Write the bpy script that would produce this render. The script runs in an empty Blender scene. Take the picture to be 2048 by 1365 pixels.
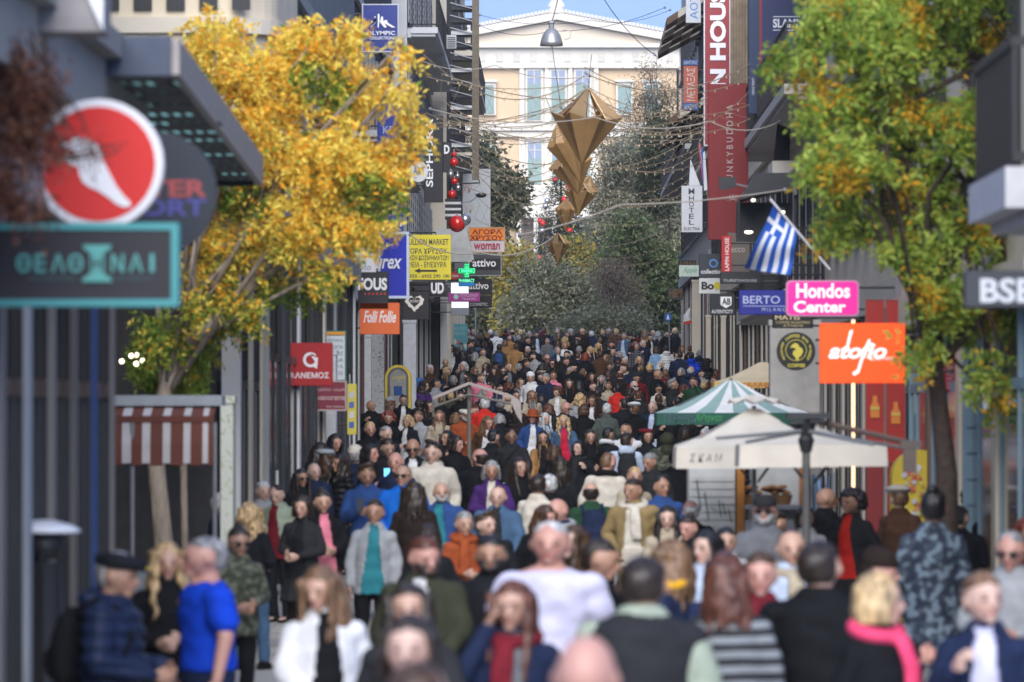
import bpy, bmesh, math, random
import numpy as np
from mathutils import Vector, Matrix
random.seed(7); rng = np.random.default_rng(7)
R = math.radians
SC = bpy.context.scene
COL = SC.collection

# ------------------------------------------------------------ camera, world, sun, exposure
F = 200 / 36 * 2048            # focal length in photograph pixels
VX, VY, HC = 1113.0, 815.0, 2.44   # street vanishing point in the photograph, eye height
cam = bpy.data.cameras.new('camera'); cam_o = bpy.data.objects.new('camera', cam); COL.objects.link(cam_o)
cam.lens = 200; cam.sensor_width = 36; cam.clip_start = 1.0; cam.clip_end = 4000
cam_o.location = (0, 0, HC)
cam_o.rotation_euler = (R(90) + math.atan((VY - 682.5) / F), 0, math.atan((VX - 1024) / F))
cam.dof.use_dof = True; cam.dof.focus_distance = 175; cam.dof.aperture_fstop = 4.1; cam.dof.aperture_blades = 0
SC.camera = cam_o
EXPO = 1.5
SUN_EL, SUN_AZ = R(34), R(180)         # azimuth clockwise from +Y: behind the camera, to the right
w = bpy.data.worlds.new('World'); SC.world = w; w.use_nodes = True
nt = w.node_tree; nt.nodes.clear()
sky = nt.nodes.new('ShaderNodeTexSky'); sky.sky_type = 'NISHITA'; sky.sun_disc = False
sky.sun_elevation = SUN_EL; sky.sun_rotation = SUN_AZ
sky.air_density = 1.0; sky.dust_density = 0.0; sky.ozone_density = 4.5; sky.altitude = 0
bg = nt.nodes.new('ShaderNodeBackground'); bg.inputs['Strength'].default_value = 0.125
ow = nt.nodes.new('ShaderNodeOutputWorld')
tcw = nt.nodes.new('ShaderNodeTexCoord'); add = nt.nodes.new('ShaderNodeVectorMath'); add.operation = 'ADD'; add.inputs[1].default_value = (0, 0, .42)
nrm = nt.nodes.new('ShaderNodeVectorMath'); nrm.operation = 'NORMALIZE'       # clear dry air: the blue reaches down to the horizon
nt.links.new(tcw.outputs['Generated'], add.inputs[0]); nt.links.new(add.outputs[0], nrm.inputs[0]); nt.links.new(nrm.outputs[0], sky.inputs['Vector'])
hsv = nt.nodes.new('ShaderNodeHueSaturation'); hsv.inputs['Saturation'].default_value = .9; hsv.inputs['Hue'].default_value = .508   # thin high haze
nt.links.new(sky.outputs[0], hsv.inputs['Color']); nt.links.new(hsv.outputs[0], bg.inputs[0]); nt.links.new(bg.outputs[0], ow.inputs[0])
sl = bpy.data.lights.new('sun', 'SUN'); sl.energy = 1.9; sl.angle = R(50); sl.color = (1, .95, .87)
so = bpy.data.objects.new('sun', sl); COL.objects.link(so)
so.rotation_euler = (R(90) - SUN_EL, 0, math.pi - SUN_AZ); so.location = (60, -60, 60)
SC.view_settings.view_transform = 'Standard'; SC.view_settings.look = 'None'
SC.view_settings.exposure = EXPO; SC.view_settings.gamma = 1.0; SC.view_settings.use_curve_mapping = False
SC.render.engine = 'CYCLES'
SC.cycles.use_denoising = True; SC.cycles.max_bounces = 6; SC.cycles.diffuse_bounces = 3; SC.cycles.glossy_bounces = 2
SC.cycles.transmission_bounces = 3; SC.cycles.transparent_max_bounces = 6; SC.cycles.caustics_reflective = False
SC.cycles.sample_clamp_indirect = 4

# ------------------------------------------------------------ measuring: photograph pixel + scale (px per metre) -> place
GY = [0, 60, 75, 108, 126, 152, 186, 207, 225, 260, 330, 700, 3000]
GZ = [0, 0, .25, .62, .83, 1.54, 2.79, 3.52, 3.8, 4.0, 6.0, 20, 20]
def gz(y): return float(np.interp(y, GY, GZ))
def W(px, py, s, dy=0.0): return Vector(((px - VX) / s, F / s + dy, HC + (VY - py) / s))
def wx(px, s): return (px - VX) / s
def wz(py, s): return HC + (VY - py) / s

# ------------------------------------------------------------ materials
_m = {}
def mat(name, col, rough=.6, metal=0.0, emit=0.0, noise=0.12, scale=6.0, bump=0.0, spec=.4, coat=0.0, tr=0.0, dirt=0.0, stretch=(1, 1, 1), col2=None, alpha=1.0):
    key = (name, tuple(col), rough, metal, emit, noise, scale, bump, dirt, col2, tr)
    if key in _m: return _m[key]
    m = bpy.data.materials.new(name); m.use_nodes = True; n = m.node_tree; b = n.nodes['Principled BSDF']
    emit = emit * 2 ** -EXPO
    b.inputs['Roughness'].default_value = rough; b.inputs['Metallic'].default_value = metal
    b.inputs['Specular IOR Level'].default_value = spec; b.inputs['Coat Weight'].default_value = coat
    b.inputs['Transmission Weight'].default_value = tr
    c = (*col, 1)
    if noise > 0 or dirt > 0 or bump > 0:
        tc = n.nodes.new('ShaderNodeTexCoord'); mp = n.nodes.new('ShaderNodeMapping'); mp.inputs['Scale'].default_value = stretch
        nz = n.nodes.new('ShaderNodeTexNoise'); nz.inputs['Scale'].default_value = scale; nz.inputs['Detail'].default_value = 4
        n.links.new(tc.outputs['Object'], mp.inputs[0]); n.links.new(mp.outputs[0], nz.inputs['Vector'])
        rp = n.nodes.new('ShaderNodeValToRGB'); e = rp.color_ramp.elements
        e[0].position = .3; e[1].position = .7
        lo = col2 if col2 else tuple(x * (1 - noise) for x in col)
        hi = tuple(min(1, x * (1 + noise)) for x in col)
        e[0].color = (*lo, 1); e[1].color = (*hi, 1)
        n.links.new(nz.outputs['Fac'], rp.inputs[0]); out = rp.outputs[0]
        if dirt > 0:
            n2 = n.nodes.new('ShaderNodeTexNoise'); n2.inputs['Scale'].default_value = scale * .23; n2.inputs['Detail'].default_value = 6
            n.links.new(mp.outputs[0], n2.inputs['Vector'])
            r2 = n.nodes.new('ShaderNodeValToRGB'); r2.color_ramp.elements[0].position = .45; r2.color_ramp.elements[1].position = .75
            r2.color_ramp.elements[0].color = (0, 0, 0, 1); r2.color_ramp.elements[1].color = (dirt, dirt, dirt, 1)
            mx = n.nodes.new('ShaderNodeMix'); mx.data_type = 'RGBA'
            mx.inputs['B'].default_value = (col[0] * .4, col[1] * .36, col[2] * .32, 1)
            n.links.new(r2.outputs[0], mx.inputs['Factor']); n.links.new(out, mx.inputs['A']); out = mx.outputs['Result']
        n.links.new(out, b.inputs['Base Color'])
        if bump > 0:
            bp = n.nodes.new('ShaderNodeBump'); bp.inputs['Strength'].default_value = bump; bp.inputs['Distance'].default_value = .02
            n.links.new(nz.outputs['Fac'], bp.inputs['Height']); n.links.new(bp.outputs[0], b.inputs['Normal'])
        if emit > 0: n.links.new(out, b.inputs['Emission Color']); b.inputs['Emission Strength'].default_value = emit
    else:
        b.inputs['Base Color'].default_value = c
        if emit > 0: b.inputs['Emission Color'].default_value = c; b.inputs['Emission Strength'].default_value = emit
    _m[key] = m
    return m
def pattern_mat(kind, a, b2):
    key = ('pat', kind, a, b2)
    if key in _m: return _m[key]
    m = bpy.data.materials.new(kind + '_cloth'); m.use_nodes = True; n = m.node_tree; b = n.nodes['Principled BSDF']
    b.inputs['Roughness'].default_value = .85
    tc = n.nodes.new('ShaderNodeTexCoord'); rp = n.nodes.new('ShaderNodeValToRGB'); e = rp.color_ramp.elements
    rp.color_ramp.interpolation = 'CONSTANT'
    e[0].color = (*a, 1); e[1].color = (*b2, 1)
    if kind == 'stripe':
        wv = n.nodes.new('ShaderNodeTexWave'); wv.bands_direction = 'Z'; wv.inputs['Scale'].default_value = 4.2
        wv.inputs['Distortion'].default_value = .6; wv.inputs['Detail'].default_value = 1
        n.links.new(tc.outputs['Object'], wv.inputs['Vector']); n.links.new(wv.outputs['Fac'], rp.inputs[0]); e[1].position = .55
    elif kind == 'camo':
        v = n.nodes.new('ShaderNodeTexNoise'); v.inputs['Scale'].default_value = 17; v.inputs['Detail'].default_value = 1
        n.links.new(tc.outputs['Object'], v.inputs['Vector']); n.links.new(v.outputs['Fac'], rp.inputs[0]); e[1].position = .56
        x = rp.color_ramp.elements.new(.46); x.color = (a[0] * .5 + b2[0] * .25, a[1] * .5 + b2[1] * .25, a[2] * .5 + b2[2] * .25, 1)
    elif kind == 'graffiti':
        v = n.nodes.new('ShaderNodeTexNoise'); v.inputs['Scale'].default_value = 7; v.inputs['Detail'].default_value = 3; v.inputs['Distortion'].default_value = 2.5
        n.links.new(tc.outputs['Object'], v.inputs['Vector']); n.links.new(v.outputs['Fac'], rp.inputs[0]); e[1].position = .6
    else:
        w1 = n.nodes.new('ShaderNodeTexWave'); w1.bands_direction = 'Z'; w1.inputs['Scale'].default_value = 3.5
        w2 = n.nodes.new('ShaderNodeTexWave'); w2.bands_direction = 'X'; w2.inputs['Scale'].default_value = 3.5
        mm = n.nodes.new('ShaderNodeMath'); mm.operation = 'MAXIMUM'
        for q in (w1, w2): n.links.new(tc.outputs['Object'], q.inputs['Vector'])
        n.links.new(w1.outputs['Fac'], mm.inputs[0]); n.links.new(w2.outputs['Fac'], mm.inputs[1])
        n.links.new(mm.outputs[0], rp.inputs[0]); e[1].position = .93
    n.links.new(rp.outputs[0], b.inputs['Base Color'])
    _m[key] = m
    return m

# ------------------------------------------------------------ mesh builder
def _frame(d):
    d = Vector(d).normalized(); up = Vector((0, 0, 1)) if abs(d.z) < .9 else Vector((0, 1, 0))
    a = up.cross(d).normalized(); b = d.cross(a).normalized(); return a, b, d
class MB:
    def __init__(s): s.v = []; s.f = []; s.m = []
    def add(s, vs, fs, mi=0):
        o = len(s.v); s.v += [tuple(x) for x in vs]; s.f += [tuple(i + o for i in f) for f in fs]; s.m += [mi] * len(fs)
    def box(s, x0, x1, y0, y1, z0, z1, mi=0):
        s.add([(x0, y0, z0), (x1, y0, z0), (x1, y1, z0), (x0, y1, z0), (x0, y0, z1), (x1, y0, z1), (x1, y1, z1), (x0, y1, z1)],
              [(0, 3, 2, 1), (4, 5, 6, 7), (0, 1, 5, 4), (1, 2, 6, 5), (2, 3, 7, 6), (3, 0, 4, 7)], mi); return s
    def loft(s, secs, n=12, mi=0, frame=None, cap=True):
        """secs: list of (centre, ra, rb); ring axes from direction, or frame=(a,b)"""
        C = [Vector(q[0]) for q in secs]; vs = []
        for i, q in enumerate(secs):
            if frame: a, b = frame
            else:
                d = (C[min(i + 1, len(C) - 1)] - C[max(i - 1, 0)])
                a, b, _ = _frame(d if d.length > 1e-6 else (0, 0, 1))
            for k in range(n):
                t = 2 * math.pi * k / n
                vs.append(C[i] + a * (q[1] * math.cos(t)) + b * (q[2] * math.sin(t)))
        fs = []
        for i in range(len(secs) - 1):
            for k in range(n):
                k2 = (k + 1) % n; fs.append((i * n + k, i * n + k2, (i + 1) * n + k2, (i + 1) * n + k))
        if cap: fs.append(tuple(range(n - 1, -1, -1))); fs.append(tuple((len(secs) - 1) * n + k for k in range(n)))
        s.add(vs, fs, mi); return s
    def tube(s, pts, r0, r1=None, n=6, mi=0):
        r1 = r0 if r1 is None else r1; L = len(pts)
        return s.loft([(p, r0 + (r1 - r0) * i / max(1, L - 1), r0 + (r1 - r0) * i / max(1, L - 1)) for i, p in enumerate(pts)], n, mi)
    def cap(s, p0, p1, r0, r1, n=10, k=1.0, mi=0):
        """rounded limb"""
        p0 = Vector(p0); p1 = Vector(p1); d = (p1 - p0); d.normalize() if d.length else None
        q = [(p0 - d * r0 * .95, r0 * .3, r0 * .3 * k), (p0 - d * r0 * .6, r0 * .8, r0 * .8 * k), (p0, r0, r0 * k), (p1, r1, r1 * k), (p1 + d * r1 * .6, r1 * .8, r1 * .8 * k), (p1 + d * r1 * .95, r1 * .3, r1 * .3 * k)]
        return s.loft(q, n, mi)
    def ell(s, c, rx, ry, rz, n=16, m=10, mi=0, M=None, fn=None):
        vs = []; c = Vector(c)
        for j in range(m + 1):
            ph = math.pi * (j + .02) / (m + .04) if 0 < j < m else (0.05 if j == 0 else math.pi - .05)
            for k in range(n):
                t = 2 * math.pi * k / n
                p = Vector((rx * math.sin(ph) * math.cos(t), ry * math.sin(ph) * math.sin(t), rz * math.cos(ph)))
                if fn: p = fn(p)
                p = p + c
                vs.append(M @ p if M else p)
        fs = [(j * n + k, (j + 1) * n + k, (j + 1) * n + (k + 1) % n, j * n + (k + 1) % n) for j in range(m) for k in range(n)]
        fs.append(tuple(range(n))); fs.append(tuple(m * n + k for k in range(n - 1, -1, -1)))
        s.add(vs, fs, mi); return s
    def xform(s, M): s.v = [tuple(M @ Vector(p)) for p in s.v]; return s
    def mesh(s, name, mats=(), smooth=False):
        me = bpy.data.meshes.new(name); me.from_pydata(s.v, [], s.f)
        for m in mats: me.materials.append(m)
        if len(mats) > 1: me.polygons.foreach_set('material_index', s.m)
        if smooth: me.polygons.foreach_set('use_smooth', [True] * len(me.polygons))
        me.update(); return me
def tag(o, label=None, cat=None, group=None, kind=None):
    if label: o['label'] = label
    if cat: o['category'] = cat
    if group: o['group'] = group
    if kind: o['kind'] = kind
    return o
def obj(name, me, parent=None, loc=(0, 0, 0), rot=None, scale=None):
    o = bpy.data.objects.new(name, me); COL.objects.link(o); o.location = loc
    if rot: o.rotation_euler = rot
    if scale: o.scale = scale if hasattr(scale, '__len__') else (scale,) * 3
    if parent: o.parent = parent
    return o
def thing(name, label, cat, loc=(0, 0, 0), rz=0.0, group=None):
    return tag(obj(name, None, None, loc, (0, 0, rz)), label, cat, group)
def part(name, mb, m, parent=None, smooth=False, loc=(0, 0, 0), bevel=0):
    """m: one material or a list; geometry in the parent's space"""
    mats = m if isinstance(m, (list, tuple)) else [m]
    me = mb.mesh(name, mats, smooth)
    if bevel:
        bm = bmesh.new(); bm.from_mesh(me)
        bmesh.ops.bevel(bm, geom=bm.edges[:], offset=bevel, segments=1, affect='EDGES'); bm.to_mesh(me); bm.free()
    return obj(name, me, parent, loc)
def wmesh(name, mb, m, T, smooth=False, bevel=0):
    """geometry written in world space, made a child of thing T (unrotated)"""
    l = T.location; mb.v = [(x - l.x, y - l.y, z - l.z) for x, y, z in mb.v]
    return part(name, mb, m, T, smooth, bevel=bevel)
WORK = bpy.data.scenes.new('workbench')      # a second, empty scene keeps evaluation quick; removed at the end
def eval_mesh(o):
    WORK.collection.objects.link(o); WORK.view_layers[0].update(); dg = WORK.view_layers[0].depsgraph
    if dg is None:
        with bpy.context.temp_override(scene=WORK, view_layer=WORK.view_layers[0]): dg = bpy.context.evaluated_depsgraph_get()
    m2 = bpy.data.meshes.new_from_object(o.evaluated_get(dg)); bpy.data.objects.remove(o); return m2
def evaluated(me, voxel, smooth_it=2):
    o = bpy.data.objects.new('tmp', me)
    r = o.modifiers.new('r', 'REMESH'); r.mode = 'VOXEL'; r.voxel_size = voxel; r.use_smooth_shade = True
    if smooth_it: q = o.modifiers.new('s', 'SMOOTH'); q.iterations = smooth_it; q.factor = .5
    return eval_mesh(o)
def coords(me):
    a = np.empty(len(me.vertices) * 3); me.vertices.foreach_get('co', a); return a.reshape(-1, 3)
def normals(me):
    a = np.empty(len(me.vertices) * 3); me.vertices.foreach_get('normal', a); return a.reshape(-1, 3)
def setco(me, a): me.vertices.foreach_set('co', a.astype(float).ravel()); me.update()
def wob(p, seed=0, f=9.0):
    q = p * f + seed * 1.7
    return (np.sin(q[:, 0] * 1.3 + np.sin(q[:, 2] * 1.9 + seed)) + np.sin(q[:, 1] * 1.7 + 2.1 * np.sin(q[:, 0] * .8)) + np.sin(q[:, 2] * 2.3 + 1.4 * np.sin(q[:, 1] * 1.1 + q[:, 0]))) / 3

# ------------------------------------------------------------ lettering
_fc = {}
def glyphs(body, bold=0.0, italic=0.0):
    k = (body, bold, italic)
    if k in _fc: return _fc[k]
    c = bpy.data.curves.new('t', 'FONT'); c.body = body; c.offset = bold; c.shear = italic; c.resolution_u = 3
    c.align_x = 'CENTER'; c.space_line = .9
    me = eval_mesh(bpy.data.objects.new('t', c))
    vs = coords(me)[:, :2]; fs = [tuple(p.vertices) for p in me.polygons]
    bpy.data.meshes.remove(me); _fc[k] = (vs, fs); return _fc[k]
def lettering(T, body, x0, y0, x1, y1, s, col, dy=-.004, bold=.01, italic=0, turn=0, emit=0, name='lettering', Y=None):
    """text filling the photograph rectangle x0..x1, y0..y1 at scale s, set dy in front of distance F/s"""
    vs, fs = glyphs(body, bold, italic)
    if not len(vs): return
    v = vs.copy()
    if turn: v = np.stack([-v[:, 1], v[:, 0]], 1) if turn > 0 else np.stack([v[:, 1], -v[:, 0]], 1)
    mn, mx = v.min(0), v.max(0); v = (v - mn) / np.maximum(mx - mn, 1e-6)
    X0, X1, Z0, Z1 = wx(x0, s), wx(x1, s), wz(y1, s), wz(y0, s); Yp = (F / s if Y is None else Y) + dy
    mb = MB(); mb.add([(X0 + (X1 - X0) * a, Yp, Z0 + (Z1 - Z0) * b) for a, b in v], fs)
    return wmesh(name, mb, mat('sign_paint', col, .5, emit=emit, noise=0), T)
def shape(T, pts, s, col, dy=-.004, name='emblem', thick=.003, emit=0, holes=None):
    """flat outline given in photograph pixels"""
    Y = F / s + dy; n = len(pts); mb = MB()
    vs = [(wx(a, s), Y, wz(b, s)) for a, b in pts] + [(wx(a, s), Y + thick, wz(b, s)) for a, b in pts]
    mb.add(vs, [tuple(range(n)), tuple(range(2 * n - 1, n - 1, -1))] + [(i, n + i, n + (i + 1) % n, (i + 1) % n) for i in range(n)])
    return wmesh(name, mb, mat('sign_paint', col, .5, emit=emit, noise=0), T)
def disc(cx, cy, rx, ry=None, n=32): ry = ry or rx; return [(cx + rx * math.cos(2 * math.pi * k / n), cy + ry * math.sin(2 * math.pi * k / n)) for k in range(n)]
# ------------------------------------------------------------ people
PIV = Vector((0, 0, 1.50))
#  pose: left/right (elbow, wrist), legs (knee, ankle, toe yaw), head turn, head tilt
POSES = {
 'walk':  dict(aR=((-.25, -.05, 1.15), (-.21, -.19, .95)), aL=((.26, .09, 1.15), (.25, .07, .90)), lR=((-.09, .0, .48), (-.085, .24, .14)), lL=((.09, -.13, .50), (.08, -.24, .09)), turn=0, tilt=0),
 'walk2': dict(aR=((-.26, .08, 1.15), (-.25, .06, .90)), aL=((.25, -.05, 1.15), (.20, -.20, .96)), lR=((-.09, -.13, .50), (-.08, -.23, .09)), lL=((.09, .0, .48), (.085, .22, .13)), turn=14, tilt=2),
 'stand': dict(aR=((-.25, .02, 1.14), (-.25, -.03, .88)), aL=((.25, .02, 1.14), (.25, -.03, .88)), lR=((-.10, -.01, .49), (-.11, .02, .09)), lL=((.10, -.01, .49), (.11, .02, .09)), turn=-8, tilt=0),
 'phone': dict(aR=((-.24, -.02, 1.15), (-.09, -.26, 1.20)), aL=((.26, .04, 1.14), (.25, .0, .88)), lR=((-.10, -.03, .49), (-.10, .03, .09)), lL=((.10, -.05, .49), (.11, -.05, .09)), turn=8, tilt=16),
 'hold':  dict(aR=((-.26, -.01, 1.14), (-.08, -.24, 1.07)), aL=((.26, -.01, 1.14), (.09, -.25, 1.10)), lR=((-.10, -.05, .49), (-.10, -.06, .09)), lL=((.10, .0, .49), (.10, .08, .09)), turn=0, tilt=6),
 'ear':   dict(aR=((-.25, .05, 1.14), (-.24, -.02, .90)), aL=((.29, -.12, 1.20), (.12, -.10, 1.53)), lR=((-.09, -.12, .50), (-.08, -.2, .09)), lL=((.09, .0, .48), (.085, .18, .12)), turn=10, tilt=4),
 'walk3': dict(aR=((-.25, .06, 1.15), (-.26, .02, .89)), aL=((.25, -.03, 1.15), (.22, -.15, .92)), lR=((-.09, -.11, .50), (-.08, -.19, .09)), lL=((.09, .0, .48), (.085, .18, .12)), turn=42, tilt=3),
 'walk4': dict(aR=((-.24, -.03, 1.16), (-.17, -.20, 1.02)), aL=((.27, .07, 1.15), (.27, .04, .90)), lR=((-.09, .0, .48), (-.085, .18, .12)), lL=((.09, -.11, .50), (.08, -.19, .09)), turn=-34, tilt=12),
 'carry': dict(aR=((-.26, .0, 1.16), (-.16, -.16, 1.30)), aL=((.26, .03, 1.14), (.26, .0, .88)), lR=((-.10, -.03, .49), (-.10, .03, .09)), lL=((.10, -.05, .49), (.11, -.05, .09)), turn=24, tilt=-3),
 'pocket':dict(aR=((-.30, .06, 1.16), (-.19, -.06, .97)), aL=((.30, .06, 1.16), (.19, -.06, .97)), lR=((-.10, -.06, .49), (-.10, -.12, .09)), lL=((.10, .0, .49), (.10, .10, .10)), turn=-22, tilt=0),
}
def headM(pose):
    p = POSES[pose]
    return Matrix.Translation(PIV - Vector((0, 0, .022))) @ Matrix.Rotation(R(p['turn']), 4, 'Z') @ Matrix.Rotation(R(p['tilt']), 4, 'X') @ Matrix.Scale(1.07, 4) @ Matrix.Translation(-PIV)
TORSO = {'m': [(.84, .155, .105), (.93, .165, .115), (1.05, .150, .108), (1.18, .160, .115), (1.30, .178, .122), (1.39, .190, .105), (1.45, .140, .080), (1.49, .07, .065)],
         'w': [(.84, .165, .115), (.93, .165, .118), (1.06, .125, .095), (1.18, .138, .110), (1.27, .150, .125), (1.37, .163, .095), (1.43, .120, .072), (1.48, .058, .058)]}
SHX = {'m': .172, 'w': .150}
def limbs(pose, sex):
    p = POSES[pose]; k = 1.0 if sex == 'm' else .92; sx = SHX[sex]
    out = {}
    for sd, sg in (('R', -1), ('L', 1)):
        e, wv = [Vector(q) for q in p['a' + sd]]; e.x *= k * .95; wv.x *= k * .97
        kn, an = [Vector(q) for q in p['l' + sd]]
        out[sd] = (Vector((sg * sx, .005, 1.388 if sex == 'm' else 1.372)), e, wv, Vector((sg * .09, 0, .88)), kn, an, sg)
    return out
_bm = {}
def body_mesh(pose, sex):
    key = (pose, sex)
    if key in _bm: return _bm[key]
    b = MB(); M = headM(pose); g = 1.0 if sex == 'm' else .86
    b.loft([((0, 0, z), x, y) for z, x, y in TORSO[sex]], 18, frame=(Vector((1, 0, 0)), Vector((0, 1, 0))))
    for sd, (sh, el, wr, hp, kn, an, sg) in limbs(pose, sex).items():
        b.cap(sh, el, .054 * g, .040 * g); b.cap(el, wr, .040 * g, .027 * g)
        d = (wr - el).normalized(); a, c, _ = _frame(d)
        inw = Vector((-sg, 0, 0)); flat = (inw - d * inw.dot(d)).normalized(); wd = d.cross(flat).normalized()
        if wd.y > 0: wd = -wd
        b.loft([(wr, .022, .022), (wr + d * .03, .034, .017), (wr + d * .085, .040, .016), (wr + d * .095, .030, .012)], 10, frame=(wd, flat))
        for i, ln in enumerate((.062, .074, .070, .055)):
            o = wr + d * .088 + wd * (.030 - .020 * i); m1 = o + d * ln * .55 + flat * .012; m2 = m1 + d * ln * .35 + flat * .026
            b.cap(o - d * .02, m1, .0105, .0095, 6); b.cap(m1, m2, .0095, .008, 6)
        t0 = wr + d * .03 + wd * .028; t1 = t0 + d * .035 + wd * .028 + flat * .01
        b.cap(t0, t1, .013, .011, 6); b.cap(t1, t1 + d * .028 + flat * .012, .011, .009, 6)
        b.cap(hp, kn, .080, .054); b.cap(kn, an, .052, .036)
        b.cap(an + Vector((0, .03, -.045)), an + Vector((0, -.15, -.05)), .035, .028)
    h = MB()
    def hf(p):
        if p.z < -.02: q = (-.02 - p.z) / .098; p.x *= 1 - .25 * q; p.y = p.y * (1 - .16 * q) - .006 * q
        return p
    h.ell((0, 0, 1.636), .079, .097, .118, 20, 14, fn=hf)
    h.cap((0, -.062, 1.548), (0, -.066, 1.546), .026, .026)                      # chin
    h.cap((0, -.092, 1.636), (0, -.108, 1.606), .010, .015, 8)                    # nose
    h.cap((-.030, -.084, 1.655), (.030, -.084, 1.655), .011, .011, 8)             # brow
    h.cap((-.016, -.090, 1.574), (.016, -.090, 1.574), .010, .010, 8)             # mouth
    for sg in (-1, 1): h.ell((sg * .080, .006, 1.625), .012, .018, .031, 8, 6)    # ears
    h.xform(M); b.add(h.v, h.f)
    ch = M @ Vector((0, .012, 1.56)); b.cap((0, .02, 1.44), ch, .060 * g, .056 * g)
    me = b.mesh('body'); me2 = evaluated(me, .0105, 1); bpy.data.meshes.remove(me)
    me2.name = 'body_' + pose
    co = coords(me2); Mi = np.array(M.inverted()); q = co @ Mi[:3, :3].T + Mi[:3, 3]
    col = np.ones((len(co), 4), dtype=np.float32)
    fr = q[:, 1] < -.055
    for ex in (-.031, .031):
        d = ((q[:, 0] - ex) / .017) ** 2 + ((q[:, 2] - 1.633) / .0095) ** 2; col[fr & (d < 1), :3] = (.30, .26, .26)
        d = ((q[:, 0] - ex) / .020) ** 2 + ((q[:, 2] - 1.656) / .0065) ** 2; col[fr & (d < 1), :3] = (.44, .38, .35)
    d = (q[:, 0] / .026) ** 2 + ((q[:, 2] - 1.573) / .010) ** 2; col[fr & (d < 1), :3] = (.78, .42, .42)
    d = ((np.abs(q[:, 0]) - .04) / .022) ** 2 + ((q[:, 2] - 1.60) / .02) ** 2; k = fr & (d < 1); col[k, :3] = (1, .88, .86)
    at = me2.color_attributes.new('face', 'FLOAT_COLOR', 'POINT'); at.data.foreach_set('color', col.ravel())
    me2.materials.append(None)
    _bm[key] = me2; return me2
INF = {'tee': .012, 'sweater': .018, 'jacket': .024, 'coat': .027, 'hoodie': .026, 'puffer': .038, 'open': .025, 'opencoat': .028, 'vest': .032}
HEM = {'tee': .86, 'sweater': .84, 'jacket': .80, 'coat': .52, 'hoodie': .82, 'puffer': .72, 'open': .80, 'opencoat': .55, 'vest': .84}
_cm = {}
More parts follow.
